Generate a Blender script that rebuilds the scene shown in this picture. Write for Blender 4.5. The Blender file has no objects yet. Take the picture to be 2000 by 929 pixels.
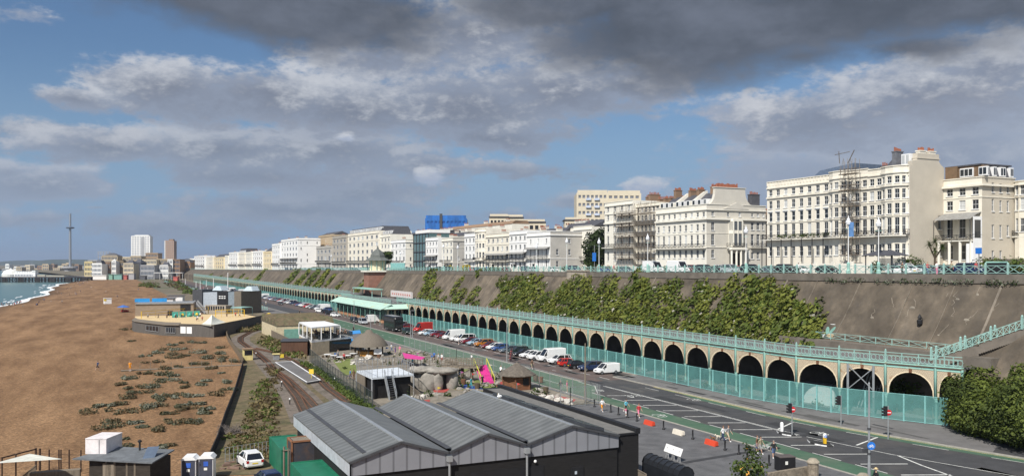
import bpy,bmesh,math,random
from mathutils import Vector,Matrix
R=math.radians
SC=bpy.context.scene
COL=SC.collection
rnd=random.Random(7)
FPX,HC=1650.0,19.0
TH=math.atan(775/FPX)
HY=513.0
SN,CS=math.sin(TH),math.cos(TH)
def G(px,py,z=0.0):
 d=(HC-z)*FPX/(py-HY);r=(px-1000)*d/FPX
 return(d*SN+r*CS,d*CS-r*SN)
def YX(px,X):
 k=(px-1000)/FPX;d=X/(SN+CS*k)
 return d*CS-k*d*SN
def XY(px,Y):
 k=(px-1000)/FPX;d=Y/(CS-SN*k)
 return d*SN+k*d*CS
def DEP(x,y):return x*SN+y*CS
def ZP(py,x,y):return HC-(py-HY)*DEP(x,y)/FPX
def AT(px,d):
 r=(px-1000)*d/FPX
 return(d*SN+r*CS,d*CS-r*SN)
def bend(Y):return-0.019*max(0.0,Y-300.0)
def topz(Y):return 17.9-0.0064*Y
class MB:
 def __init__(s):s.v=[];s.f=[];s.m=[]
 def add(s,vs,fs,m=0):
  b=len(s.v);s.v.extend([tuple(p)for p in vs])
  for f in fs:s.f.append(tuple(i+b for i in f));s.m.append(m)
 def quad(s,a,b,c,d,m=0):s.add([a,b,c,d],[(0,1,2,3)],m)
 def poly(s,pts,m=0):s.add(pts,[tuple(range(len(pts)))],m)
 def box(s,x0,x1,y0,y1,z0,z1,m=0,top=None):
  vs=[(x0,y0,z0),(x1,y0,z0),(x1,y1,z0),(x0,y1,z0),(x0,y0,z1),(x1,y0,z1),(x1,y1,z1),(x0,y1,z1)]
  s.add(vs,[(0,3,2,1),(0,1,5,4),(1,2,6,5),(2,3,7,6),(3,0,4,7)],m)
  s.add(vs[4:],[(0,1,2,3)],m if top is None else top)
 def obox(s,c,l,w,h,rz=0.0,m=0,tilt=None):
  ca,sa=math.cos(rz),math.sin(rz)
  P=[]
  for z in(0,h):
   for x,y in((-l/2,-w/2),(l/2,-w/2),(l/2,w/2),(-l/2,w/2)):
    P.append((c[0]+x*ca-y*sa,c[1]+x*sa+y*ca,c[2]+z))
  s.add(P,[(0,3,2,1),(4,5,6,7),(0,1,5,4),(1,2,6,5),(2,3,7,6),(3,0,4,7)],m)
 def bar(s,a,b,w,h=None,m=0):
  h=w if h is None else h
  a,b=Vector(a),Vector(b);t=(b-a)
  if t.length<1e-6:return
  t.normalize();up=Vector((0,0,1))if abs(t.z)<.95 else Vector((1,0,0))
  u=t.cross(up).normalized()*(w/2);v=u.cross(t).normalized()*(h/2)
  vs=[a-u-v,a+u-v,a+u+v,a-u+v,b-u-v,b+u-v,b+u+v,b-u+v]
  s.add(vs,[(0,3,2,1),(4,5,6,7),(0,1,5,4),(1,2,6,5),(2,3,7,6),(3,0,4,7)],m)
 def tube(s,a,b,r0,r1=None,n=7,m=0,cap=True):
  r1=r0 if r1 is None else r1
  a,b=Vector(a),Vector(b);t=(b-a).normalized()
  up=Vector((0,0,1))if abs(t.z)<.95 else Vector((1,0,0))
  u=t.cross(up).normalized();v=u.cross(t).normalized()
  vs=[]
  for p,r in((a,r0),(b,r1)):
   for i in range(n):
    q=2*math.pi*i/n
    vs.append(p+u*(r*math.cos(q))+v*(r*math.sin(q)))
  fs=[(i,(i+1)%n,n+(i+1)%n,n+i)for i in range(n)]
  if cap:fs+=[tuple(range(n-1,-1,-1)),tuple(range(n,2*n))]
  s.add(vs,fs,m)
 def lathe(s,c,prof,n=12,m=0,sx=1.0,sy=1.0):
  vs=[];k=len(prof)
  for i in range(n):
   q=2*math.pi*i/n
   for r,z in prof:vs.append((c[0]+sx*r*math.cos(q),c[1]+sy*r*math.sin(q),c[2]+z))
  fs=[]
  for i in range(n):
   j=(i+1)%n
   for a in range(k-1):fs.append((i*k+a,j*k+a,j*k+a+1,i*k+a+1))
  fs.append(tuple(i*k+k-1 for i in range(n)))
  s.add(vs,fs,m)
 def prism(s,pts,vec,m=0,mcap=None):
  n=len(pts);v=Vector(vec)
  vs=[Vector(p)for p in pts]+[Vector(p)+v for p in pts]
  s.add(vs,[(i,(i+1)%n,n+(i+1)%n,n+i)for i in range(n)],m)
  s.add(vs,[tuple(range(n-1,-1,-1)),tuple(range(n,2*n))],m if mcap is None else mcap)
 def blob(s,c,rx,ry,rz,n=10,k=6,m=0,jit=0.0,rg=None):
  rg=rg or rnd;vs=[(c[0],c[1],c[2]-rz)]
  for a in range(1,k):
   ph=-math.pi/2+math.pi*a/k
   for i in range(n):
    q=2*math.pi*i/n;j=1+rg.uniform(-jit,jit)
    vs.append((c[0]+rx*j*math.cos(ph)*math.cos(q),c[1]+ry*j*math.cos(ph)*math.sin(q),c[2]+rz*j*math.sin(ph)))
  vs.append((c[0],c[1],c[2]+rz));fs=[]
  for i in range(n):fs.append((0,1+(i+1)%n,1+i))
  for a in range(k-2):
   for i in range(n):
    p=1+a*n+i;q=1+a*n+(i+1)%n;fs.append((p,q,q+n,p+n))
  l=len(vs)-1;b=1+(k-2)*n
  for i in range(n):fs.append((b+i,b+(i+1)%n,l))
  s.add(vs,fs,m)
 def leaves(s,c,rad,n,size,rg=None,m=(0,1),shell=.55,flat=.5,zmin=None):
  rg=rg or rnd
  ph=[rg.uniform(0,6.28)for _ in range(4)]
  for _ in range(n):
   while True:
    p=Vector((rg.uniform(-1,1),rg.uniform(-1,1),rg.uniform(-1,1)))
    l=p.length
    if .05<l<1:break
   nrm=p/l;rr=shell+(1-shell)*rg.random()**.7
   bump=1+.22*math.sin(3.1*nrm.x+ph[0])*math.sin(3.7*nrm.y+ph[1])+.14*math.sin(7*nrm.z+ph[2])*math.sin(6*nrm.x+ph[3])
   q=Vector((c[0]+nrm.x*rr*bump*rad[0],c[1]+nrm.y*rr*bump*rad[1],c[2]+nrm.z*rr*bump*rad[2]))
   if zmin is not None and q.z<zmin:q.z=zmin+rg.uniform(0,.15)
   d=Vector((rg.gauss(0,1),rg.gauss(0,1),rg.gauss(0,1))).normalized()
   d=(d+nrm*1.0+Vector((0,0,flat))).normalized()
   t=d.cross(Vector((rg.uniform(-1,1),rg.uniform(-1,1),rg.uniform(-1,1))))
   if t.length<.01:continue
   t.normalize();b=d.cross(t);z=size*rg.uniform(.6,1.35)
   t*=z;b*=z*rg.uniform(.5,.9)
   mm=m[0]if(math.sin(q.x*1.3+ph[0])+math.sin(q.y*1.1+ph[1])+math.sin(q.z*1.7+ph[2])+rg.gauss(0,.8))>0 else m[1%len(m)]
   if len(m)>2 and rg.random()<.025:mm=m[2]
   s.add([q-t,q-b*.9+t*.1,q+t,q+b],[(0,1,2,3)],mm)
 def mesh(s,name,mats,smooth=False,org=(0,0,0)):
  me=bpy.data.meshes.new(name)
  o=org
  me.from_pydata([(p[0]-o[0],p[1]-o[1],p[2]-o[2])for p in s.v],[],s.f)
  for m in(mats if isinstance(mats,(list,tuple))else[mats]):me.materials.append(m)
  if any(s.m):me.polygons.foreach_set('material_index',s.m)
  if smooth:me.polygons.foreach_set('use_smooth',[True]*len(s.f))
  me.update()
  return me
def wloc(o):
 v=Vector((0,0,0))
 while o is not None:v+=o.location;o=o.parent
 return v
def obj(name,mb,mats,parent=None,smooth=False,col=None):
 org=wloc(parent)if parent is not None else(0,0,0)
 me=mb.mesh(name,mats,smooth,org)
 o=bpy.data.objects.new(name,me);COL.objects.link(o)
 if parent is not None:o.parent=parent
 if col:o.color=(*col,1)
 return o
def tag(o,label=None,cat=None,group=None,kind=None):
 if label:o['label']=label
 if cat:o['category']=cat
 if group:o['group']=group
 if kind:o['kind']=kind
 return o
def thing(name,label,cat,loc=(0,0,0),group=None):
 o=bpy.data.objects.new(name,None);COL.objects.link(o)
 o.empty_display_size=.2;o.location=loc
 return tag(o,label,cat,group)
def single(name,mb,mats,label,cat,group=None,smooth=False,kind=None,base=None):
 if base is None and mb.v:
  n=len(mb.v);base=(sum(p[0]for p in mb.v)/n,sum(p[1]for p in mb.v)/n,min(p[2]for p in mb.v))
 me=mb.mesh(name,mats,smooth,base)
 o=bpy.data.objects.new(name,me);COL.objects.link(o);o.location=base
 return tag(o,label,cat,group,kind)
KIDS={}
def dup(root,loc,rz=0.0,label=None,group=None,cols=None,scale=None):
 if root.name not in KIDS:
  KIDS[root.name]=[(c,list(c.children))for c in root.children]
 r=root.copy();COL.objects.link(r);r.location=loc;r.rotation_euler=(0,0,rz)
 if scale:r.scale=scale if isinstance(scale,(tuple,list))else(scale,)*3
 if label:r['label']=label
 if group:r['group']=group
 if cols and 'self' in cols:r.color=(*cols['self'],1)
 for c0,subs in KIDS[root.name]:
  c=c0.copy();COL.objects.link(c);c.parent=r
  st=c0.name.split('.')[0]
  if cols and st in cols:c.color=(*cols[st],1)
  for g in subs:
   d=g.copy();COL.objects.link(d);d.parent=c
   if cols and g.name.split('.')[0]in cols:d.color=(*cols[g.name.split('.')[0]],1)
 return r
def place(root,loc,rz=0.0,scale=None):
 root.location=loc;root.rotation_euler=(0,0,rz)
 if scale:root.scale=scale if isinstance(scale,(tuple,list))else(scale,)*3
 return root
def purge(root):
 for c in list(root.children):
  for g in list(c.children):bpy.data.objects.remove(g)
  bpy.data.objects.remove(c)
 bpy.data.objects.remove(root)
def _nt(name):
 m=bpy.data.materials.new(name);m.use_nodes=True
 nt=m.node_tree;b=nt.nodes['Principled BSDF']
 return m,nt,b
def mat(name,col,rough=.75,metal=0.,var=.18,scale=1.5,bump=0.,bscale=None,streak=None,col2=None,c2scale=.3,c2thr=.55,spec=.4,objcol=False,stretch=None,flatten=0.0):
 m,nt,b=_nt(name);N=nt.nodes.new;L=nt.links.new
 b.inputs['Roughness'].default_value=rough;b.inputs['Metallic'].default_value=metal
 b.inputs['Specular IOR Level'].default_value=spec
 geo=N('ShaderNodeNewGeometry')
 pos=geo.outputs['Position']
 if stretch:
  mp=N('ShaderNodeMapping');mp.inputs['Scale'].default_value=stretch
  L(pos,mp.inputs['Vector']);pos=mp.outputs[0]
 n=N('ShaderNodeTexNoise');n.inputs['Scale'].default_value=scale;n.inputs['Detail'].default_value=5;n.inputs['Roughness'].default_value=.62
 L(pos,n.inputs['Vector'])
 mr=N('ShaderNodeMapRange');mr.inputs[1].default_value=.3;mr.inputs[2].default_value=.7;mr.inputs[3].default_value=1-var;mr.inputs[4].default_value=1+var
 L(n.outputs['Fac'],mr.inputs[0])
 if objcol:
  oi=N('ShaderNodeObjectInfo');base=oi.outputs['Color']
 else:
  rgb=N('ShaderNodeRGB');rgb.outputs[0].default_value=(*col,1);base=rgb.outputs[0]
 if col2:
  n2=N('ShaderNodeTexNoise');n2.inputs['Scale'].default_value=c2scale;n2.inputs['Detail'].default_value=6;n2.inputs['Roughness'].default_value=.65
  L(pos,n2.inputs['Vector'])
  r2=N('ShaderNodeMapRange');r2.inputs[1].default_value=c2thr-.07;r2.inputs[2].default_value=c2thr+.09
  L(n2.outputs['Fac'],r2.inputs[0])
  mx=N('ShaderNodeMix');mx.data_type='RGBA';mx.inputs['B'].default_value=(*col2,1)
  L(r2.outputs[0],mx.inputs['Factor']);L(base,mx.inputs['A']);base=mx.outputs['Result']
 if streak:
  mp=N('ShaderNodeMapping');mp.inputs['Scale'].default_value=(streak[1],streak[1],streak[1]*.08)
  L(geo.outputs['Position'],mp.inputs['Vector'])
  n3=N('ShaderNodeTexNoise');n3.inputs['Scale'].default_value=1;n3.inputs['Detail'].default_value=4
  L(mp.outputs[0],n3.inputs['Vector'])
  r3=N('ShaderNodeMapRange');r3.inputs[1].default_value=.5;r3.inputs[2].default_value=.75;r3.inputs[4].default_value=streak[2]
  L(n3.outputs['Fac'],r3.inputs[0])
  mx3=N('ShaderNodeMix');mx3.data_type='RGBA';mx3.inputs['B'].default_value=(*streak[0],1)
  L(r3.outputs[0],mx3.inputs['Factor']);L(base,mx3.inputs['A']);base=mx3.outputs['Result']
 mul=N('ShaderNodeVectorMath');mul.operation='SCALE'
 L(base,mul.inputs[0]);L(mr.outputs[0],mul.inputs['Scale']);L(mul.outputs[0],b.inputs['Base Color'])
 if bump:
  nb=N('ShaderNodeTexNoise');nb.inputs['Scale'].default_value=bscale or scale*4;nb.inputs['Detail'].default_value=4
  L(pos,nb.inputs['Vector'])
  bp=N('ShaderNodeBump');bp.inputs['Strength'].default_value=bump;bp.inputs['Distance'].default_value=.1
  L(nb.outputs['Fac'],bp.inputs['Height']);L(bp.outputs[0],b.inputs['Normal'])
 return m
def mat_see(name,col,alpha,rough=.6,var=.15,scale=1.,spec=.3):
 m=mat(name,col,rough,var=var,scale=scale,spec=spec);nt=m.node_tree
 b=nt.nodes['Principled BSDF'];out=nt.nodes['Material Output']
 tr=nt.nodes.new('ShaderNodeBsdfTransparent');mx=nt.nodes.new('ShaderNodeMixShader');mx.inputs[0].default_value=alpha
 nt.links.new(tr.outputs[0],mx.inputs[1]);nt.links.new(b.outputs[0],mx.inputs[2]);nt.links.new(mx.outputs[0],out.inputs[0])
 return m
def mat_pattern(name,c1,c2,kind,scale,rot=(0,0,0),rough=.75,thr=.5,var=.15,metal=0.):
 m,nt,b=_nt(name);N=nt.nodes.new;L=nt.links.new
 b.inputs['Roughness'].default_value=rough;b.inputs['Metallic'].default_value=metal
 geo=N('ShaderNodeNewGeometry');mp=N('ShaderNodeMapping');mp.inputs['Rotation'].default_value=rot
 L(geo.outputs['Position'],mp.inputs['Vector'])
 if kind=='wave':
  w=N('ShaderNodeTexWave');w.inputs['Scale'].default_value=scale;w.bands_direction='X';w.inputs['Distortion'].default_value=0
  fac=w.outputs['Fac']
 elif kind=='brick':
  w=N('ShaderNodeTexBrick');w.inputs['Scale'].default_value=scale;w.inputs['Mortar Size'].default_value=.03
  w.inputs['Color1'].default_value=(.4,)*3+(1,);w.inputs['Color2'].default_value=(0,)*3+(1,);w.inputs['Mortar'].default_value=(1,)*3+(1,)
  fac=w.outputs['Color']
 else:
  w=N('ShaderNodeTexChecker');w.inputs['Scale'].default_value=scale;fac=w.outputs['Fac']
 L(mp.outputs[0],w.inputs['Vector'])
 r=N('ShaderNodeMapRange');r.inputs[1].default_value=max(0,thr-.3);r.inputs[2].default_value=min(1,thr+.3);L(fac,r.inputs[0])
 mx=N('ShaderNodeMix');mx.data_type='RGBA';mx.inputs['A'].default_value=(*c1,1);mx.inputs['B'].default_value=(*c2,1)
 L(r.outputs[0],mx.inputs['Factor'])
 n=N('ShaderNodeTexNoise');n.inputs['Scale'].default_value=.7;n.inputs['Detail'].default_value=6;L(geo.outputs['Position'],n.inputs['Vector'])
 mr=N('ShaderNodeMapRange');mr.inputs[1].default_value=.3;mr.inputs[2].default_value=.7;mr.inputs[3].default_value=1-var;mr.inputs[4].default_value=1+var
 L(n.outputs['Fac'],mr.inputs[0])
 mul=N('ShaderNodeVectorMath');mul.operation='SCALE'
 L(mx.outputs['Result'],mul.inputs[0]);L(mr.outputs[0],mul.inputs['Scale']);L(mul.outputs[0],b.inputs['Base Color'])
 return m
def mat_leaf(name,col,var=.35):
 m=mat(name,col,.65,var=var,scale=.9,spec=.25);nt=m.node_tree
 b=nt.nodes['Principled BSDF'];out=nt.nodes['Material Output']
 t=nt.nodes.new('ShaderNodeBsdfTranslucent');t.inputs[0].default_value=(col[0]*1.3,col[1]*1.4,col[2]*.8,1)
 mx=nt.nodes.new('ShaderNodeMixShader');mx.inputs[0].default_value=.25
 nt.links.new(b.outputs[0],mx.inputs[1]);nt.links.new(t.outputs[0],mx.inputs[2]);nt.links.new(mx.outputs[0],out.inputs[0])
 return m
def mat_glass(name,dark=(.02,.025,.03),light=(.5,.51,.5),p=.15,rough=.06):
 m,nt,b=_nt(name);N=nt.nodes.new;L=nt.links.new
 b.inputs['Roughness'].default_value=rough;b.inputs['Specular IOR Level'].default_value=.6
 oi=N('ShaderNodeObjectInfo');r=N('ShaderNodeMapRange');r.inputs[1].default_value=1-p;r.inputs[2].default_value=1-p*.6
 L(oi.outputs['Random'],r.inputs[0])
 mx=N('ShaderNodeMix');mx.data_type='RGBA';mx.inputs['A'].default_value=(*dark,1);mx.inputs['B'].default_value=(*light,1)
 L(r.outputs[0],mx.inputs['Factor']);L(mx.outputs['Result'],b.inputs['Base Color'])
 return m
PAINT=mat('car_paint',(.5,)*3,.25,var=.04,spec=.6,objcol=True)
CLOTH=mat('cloth',(.5,)*3,.9,var=.12,scale=6,objcol=True)
WHITE=mat('white_paint',(.8,.8,.79),.5,var=.05)
BLACK=mat('black_paint',(.015,.015,.017),.55,var=.2)
DKGREY=mat('dark_grey',(.06,.062,.068),.6)
GREY=mat('mid_grey',(.25,.255,.26),.6)
STEEL=mat('galvanised',(.42,.44,.45),.4,.5,var=.12)
GLASSD=mat('dark_glass',(.012,.014,.018),.05,var=.05,spec=.7)
WGLASS=mat_glass('window_glass')
TURQ=mat('turquoise_paint',(.30,.53,.46),.5,var=.15,col2=(.34,.26,.17),c2scale=1.2,c2thr=.63)
TURQ2=mat('pale_turquoise_iron',(.30,.48,.435),.5,var=.12)
CREAM=mat('cream_iron',(.72,.60,.42),.6,var=.12,col2=(.42,.25,.13),c2scale=.9,c2thr=.66)
RUST=mat('rust',(.16,.075,.04),.9,var=.3,scale=3)
ASPH=mat('asphalt',(.055,.055,.058),.85,var=.2,scale=.6,bump=.15,bscale=30,col2=(.075,.07,.068),c2scale=.12)
TIMBER=mat('weathered_timber',(.20,.165,.125),.85,var=.3,scale=2,stretch=(4,4,.5))
BRICK=mat_pattern('red_brick',(.25,.095,.06),(.28,.19,.15),'brick',3.5,(R(90),0,0))
ROOFSL=mat('roof_slate',(.075,.075,.085),.6,var=.3,scale=2)
TERRA=mat('terracotta_pots',(.30,.105,.06),.8,var=.25,scale=4)
SKIN=mat('skin',(.52,.33,.24),.6,var=.05)
LEAF1=mat_leaf('leaf_mid_green',(.072,.105,.022))
LEAF2=mat_leaf('leaf_dark_green',(.034,.055,.014))
LEAF3=mat_leaf('leaf_pale_flower',(.36,.34,.28))
LEAFY=mat_leaf('leaf_yellow_green',(.125,.13,.028))
LEAFG=mat_leaf('leaf_grey_green',(.20,.22,.165))
LEAFB=mat_leaf('leaf_brown_dry',(.13,.095,.05))
BARK=mat('bark',(.10,.075,.05),.9)
def struct(name,mb,mats,smooth=False):
 o=obj(name,mb,mats,None,smooth);o['kind']='structure';return o
YS=[-60,0,40,60,80,100,120,150,200,250,300,400,500,650,800,1000]
def strip(x0,x1,ya,yb,z,m=0,mb=None,zf=None):
 mb=mb or MB()
 ys=[ya]+[y for y in YS if ya<y<yb]+[yb]
 for a,b in zip(ys,ys[1:]):
  za=z+(zf(a)if zf else 0);zb=z+(zf(b)if zf else 0)
  mb.quad((x0+bend(a),a,za),(x1+bend(a),a,za),(x1+bend(b),b,zb),(x0+bend(b),b,zb),m)
 return mb
LANDM=mat('land_earth',(.16,.13,.09),.95,var=.3,scale=.05,col2=(.10,.11,.06),c2scale=.02)
b=MB();b.poly([(-30,-120,-4.5),(16000,-120,-4.5),(16000,16000,-4.5),(-6000,16000,-4.5),(*AT(-300,2600),-4.5),(*AT(0,2250),-4.5),(*AT(90,1500),-4.5),(-60,1100,-4.5)])
b2=MB();b2.poly([(14,-120,-.06),(16000,-120,-.06),(16000,16000,-.06),(-700,16000,-.06),(*AT(-300,3000),-.06),(*AT(0,2500),-.06),(*AT(90,1650),-.06),(*AT(170,1130),-.06),(14,900,-.06)])
b2.add(b.v,[tuple(range(len(b.v)))])
struct('ground',b2,LANDM)
def beachz(x,y):
 if x>-6:z=0.12-.02*max(0,10-x)
 else:z=-.2-3.4*((-6-x)/46.0)**1.15
 z+=.09*math.sin(x*.16+.7*math.sin(y*.02))*(1 if x<10 else 0)*max(0,min(1,(10-x)/12))+.10*math.sin(y*.05+x*.11)*max(0,min(1,(12-x)/10))
 return z
SHG=bpy.data.materials.new('shingle');SHG.use_nodes=True
_nt_=SHG.node_tree;_b=_nt_.nodes['Principled BSDF'];_b.inputs['Roughness'].default_value=.9;_b.inputs['Specular IOR Level'].default_value=.2
_N=_nt_.nodes.new;_L=_nt_.links.new
_g=_N('ShaderNodeNewGeometry')
_v=_N('ShaderNodeTexVoronoi');_v.inputs['Scale'].default_value=5.5;_L(_g.outputs['Position'],_v.inputs['Vector'])
_n1=_N('ShaderNodeTexNoise');_n1.inputs['Scale'].default_value=.09;_n1.inputs['Detail'].default_value=7;_n1.inputs['Roughness'].default_value=.68;_mp=_N('ShaderNodeMapping');_mp.inputs['Scale'].default_value=(1.6,.35,1);_mp.inputs['Rotation'].default_value=(0,0,R(6));_L(_g.outputs['Position'],_mp.inputs[0]);_L(_mp.outputs[0],_n1.inputs['Vector'])
_n2=_N('ShaderNodeTexNoise');_n2.inputs['Scale'].default_value=1.8;_n2.inputs['Detail'].default_value=6;_n2.inputs['Roughness'].default_value=.8;_L(_g.outputs['Position'],_n2.inputs['Vector'])
_cr=_N('ShaderNodeValToRGB');_cr.color_ramp.elements[0].color=(.158,.088,.043,1);_cr.color_ramp.elements[1].color=(.30,.18,.094,1)
_cr.color_ramp.elements[0].position=.36;_cr.color_ramp.elements[1].position=.66;_L(_n1.outputs['Fac'],_cr.inputs[0])
_m1=_N('ShaderNodeMapRange');_m1.inputs[1].default_value=.25;_m1.inputs[2].default_value=.75;_m1.inputs[3].default_value=.66;_m1.inputs[4].default_value=1.3;_L(_n2.outputs['Fac'],_m1.inputs[0])
_s1=_N('ShaderNodeSeparateColor');_L(_v.outputs['Color'],_s1.inputs[0])
_m2=_N('ShaderNodeMapRange');_m2.inputs[3].default_value=.6;_m2.inputs[4].default_value=1.35;_L(_s1.outputs[0],_m2.inputs[0])
_mm=_N('ShaderNodeMath');_mm.operation='MULTIPLY';_L(_m1.outputs[0],_mm.inputs[0]);_L(_m2.outputs[0],_mm.inputs[1])
_ml=_N('ShaderNodeVectorMath');_ml.operation='SCALE';_L(_cr.outputs[0],_ml.inputs[0]);_L(_mm.outputs[0],_ml.inputs['Scale'])
_sz=_N('ShaderNodeSeparateXYZ');_L(_g.outputs['Position'],_sz.inputs[0]);_wr=_N('ShaderNodeMapRange');_wr.inputs[1].default_value=-3.0;_wr.inputs[2].default_value=-2.1;_wr.inputs[3].default_value=.5;_wr.inputs[4].default_value=1.0;_L(_sz.outputs[2],_wr.inputs[0])
_ws=_N('ShaderNodeVectorMath');_ws.operation='SCALE';_L(_ml.outputs[0],_ws.inputs[0]);_L(_wr.outputs[0],_ws.inputs['Scale']);_L(_ws.outputs[0],_b.inputs['Base Color'])
_bp=_N('ShaderNodeBump');_bp.inputs['Strength'].default_value=.55;_bp.inputs['Distance'].default_value=.12;_L(_n2.outputs['Fac'],_bp.inputs['Height']);_L(_bp.outputs[0],_b.inputs['Normal'])
b=MB();xs=[-75,-60,-54,-50,-46,-42,-38,-34,-30,-26,-22,-18,-14,-10,-7,-4,-1,2,5,8,11,14,17,20,24,30]
def shore(y):return-1.5+6*math.sin(y*.012)*(1 if y>350 else y/350.)+2*math.sin(y*.05)+(9 if y>600 else 0)*min(1,(y-600)/300.)
ysb=[-60+12*i for i in range(25)]+[240+20*i for i in range(48)]
n=len(xs)
for y in ysb:
 sh=shore(y)if y>0 else 0
 for x in xs:
  w=max(0,min(1,(10-x)/40.))
  b.v.append((x+sh*w+bend(y)*.6,y,beachz(x,y)))
for j in range(len(ysb)-1):
 for i in range(n-1):
  b.f.append((j*n+i,j*n+i+1,(j+1)*n+i+1,(j+1)*n+i));b.m.append(0)
struct('beach',b,SHG,True)
SEA=bpy.data.materials.new('sea_water');SEA.use_nodes=True
nt=SEA.node_tree;pb=nt.nodes['Principled BSDF'];pb.inputs['Roughness'].default_value=.28;pb.inputs['Base Color'].default_value=(.095,.21,.185,1)
geo=nt.nodes.new('ShaderNodeNewGeometry');mp=nt.nodes.new('ShaderNodeMapping');mp.inputs['Scale'].default_value=(.25,.07,1);mp.inputs['Rotation'].default_value=(0,0,R(8))
nt.links.new(geo.outputs['Position'],mp.inputs[0])
nn=nt.nodes.new('ShaderNodeTexNoise');nn.inputs['Scale'].default_value=1.6;nn.inputs['Detail'].default_value=6;nt.links.new(mp.outputs[0],nn.inputs['Vector'])
bp=nt.nodes.new('ShaderNodeBump');bp.inputs['Strength'].default_value=.5;bp.inputs['Distance'].default_value=.6
nt.links.new(nn.outputs['Fac'],bp.inputs['Height']);nt.links.new(bp.outputs[0],pb.inputs['Normal'])
n3=nt.nodes.new('ShaderNodeTexNoise');n3.inputs['Scale'].default_value=.05;n3.inputs['Detail'].default_value=5;nt.links.new(mp.outputs[0],n3.inputs['Vector'])
rp=nt.nodes.new('ShaderNodeValToRGB');rp.color_ramp.elements[0].color=(.055,.125,.12,1);rp.color_ramp.elements[1].color=(.095,.175,.16,1)
rp.color_ramp.elements[0].position=.35;rp.color_ramp.elements[1].position=.7
nt.links.new(n3.outputs['Fac'],rp.inputs[0]);nt.links.new(rp.outputs[0],pb.inputs['Base Color'])
b=MB();b.poly([(-16000,-3000,-3.2),(-20,-3000,-3.2),(-20,1200,-3.2),(*AT(90,1640),-3.2),(*AT(0,2490),-3.2),(*AT(-300,3000),-3.2),(-900,16000,-3.2),(-16000,16000,-3.2)])
struct('sea',b,SEA)
FOAM=mat('sea_foam',(.82,.84,.84),.8,var=.1,scale=2)
b=MB();rg=random.Random(3)
def shx(y):
 lo,hi=-75.,0.
 sh=shore(y);bd=bend(y)*.6
 for _ in range(30):
  mid=(lo+hi)/2
  if beachz(mid,y)<-3.2:lo=mid
  else:hi=mid
 x=(lo+hi)/2
 return x+sh*max(0,min(1,(10-x)/40.))+bd
y=150.
rows=[]
while y<1040:
 x=shx(y);w=1.2+1.8*rg.random()+2.2*max(0,math.sin(y*.045+1.3*math.sin(y*.013)))
 rows.append((x,y,w));y+=2.2 if y<500 else 5
for(xa,ya,wa),(xb,yb,wb)in zip(rows,rows[1:]):
 prof=[(.5,-.02),(0,.13),(-.35,.3),(-.8,.12),(-1.0,-.04)]
 A=[(xa+p*wa+.4,ya,-3.17+q*min(1.2,wa*.5))for p,q in prof];B=[(xb+p*wb+.4,yb,-3.17+q*min(1.2,wb*.5))for p,q in prof]
 for i in range(4):b.quad(A[i],A[i+1],B[i+1],B[i])
for _ in range(34):
 yy=rg.uniform(380,1000);xx=shx(yy)-rg.uniform(2.5,14);l=rg.uniform(3,12);ww=rg.uniform(.3,1.0)
 b.blob((xx,yy,-3.19),ww,l,.06,7,4,jit=.3,rg=rg)
foam=struct('surf_foam',b,FOAM,True);foam['kind']='stuff';foam['label']='white foam of small waves breaking along the shingle'
PAVE=mat_pattern('block_paving',(.095,.095,.098),(.135,.134,.137),'brick',3.0,rough=.85,var=.25)
PAVE2=mat('grey_pavement',(.155,.148,.145),.9,var=.15,scale=.5,bump=.1,bscale=20,col2=(.125,.12,.118),c2scale=.2)
BROWN=mat('red_brown_asphalt',(.115,.085,.075),.9,var=.18,scale=.5,col2=(.085,.072,.068),c2scale=.12)
GREEN=mat('green_cycle_surface',(.062,.125,.078),.85,var=.15,scale=.5,col2=(.085,.125,.085),c2scale=.25)
KERB=mat('stone_kerb',(.33,.31,.27),.85,var=.2,scale=2)
struct('promenade_paving',strip(36,59.7,-60,116,.10),PAVE)
struct('promenade_pavement',strip(52,59.7,116,900,.104),PAVE2)
b=strip(59.7,76,-60,1000,.0)
for a,c in((20,36),(36,48),(48,60),(60,72),(72,82)):
 q_=lambda Y:75.0+max(0,82-Y)**1.55*.026
 b.quad((76,a,.001),(max(76.001,q_(a)),a,.001),(max(76.001,q_(c)),c,.001),(76,c,.001))
struct('road',b,ASPH)
struct('parking_surface',strip(67.6,80,117,1000,.004),BROWN)
b=strip(59.9,67.4,116,320,.008);strip(59.9,63.0,-60,106,.008,0,b)
b.poly([(59.9,106,.008),(63.0,106,.008),(67.0,112,.008),(67.4,116,.008),(59.9,116,.008)])
def fk(Y):
 return 75.0 if Y>82 else(75.0+(82-Y)**1.55*.026)
yy=[30,36,42,48,54,60,66,72,78,84,90,96,102,108]
for a,c in zip(yy,yy[1:]):
 wa=1.7 if a<102 else .9;wc=1.7 if c<102 else .2
 b.quad((fk(a)-wa,a,.008),(fk(a)-.1,a,.008),(fk(c)-.1,c,.008),(fk(c)-wc,c,.008))
struct('cycle_lane',b,GREEN)
b=MB()
yy2=[20]+yy+[114,120]
for a,c in zip(yy2,yy2[1:]):b.quad((fk(a),a,.12),(100,a,.12),(100,c,.12),(fk(c),c,.12))
b.quad((79.6,120,.12),(100,120,.12),(100,300,.12),(79.6,300,.12))
struct('pavement',b,PAVE2)
b=MB();b.poly([(fk(44)-.2,44,.128),(fk(56)+.35,56,.128),(fk(56)+5,58.5,.128),(96,57,.128),(96,30,.128),(fk(40),40,.128)])
struct('side_road',b,ASPH)
b=MB()
for a,c in zip(yy2,yy2[1:]):
 b.add([(fk(a)-.14,a,0),(fk(a)+.1,a,0),(fk(a)+.1,a,.135),(fk(a)-.14,a,.135),(fk(c)-.14,c,0),(fk(c)+.1,c,0),(fk(c)+.1,c,.135),(fk(c)-.14,c,.135)],[(0,4,7,3),(3,7,6,2)])
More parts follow.
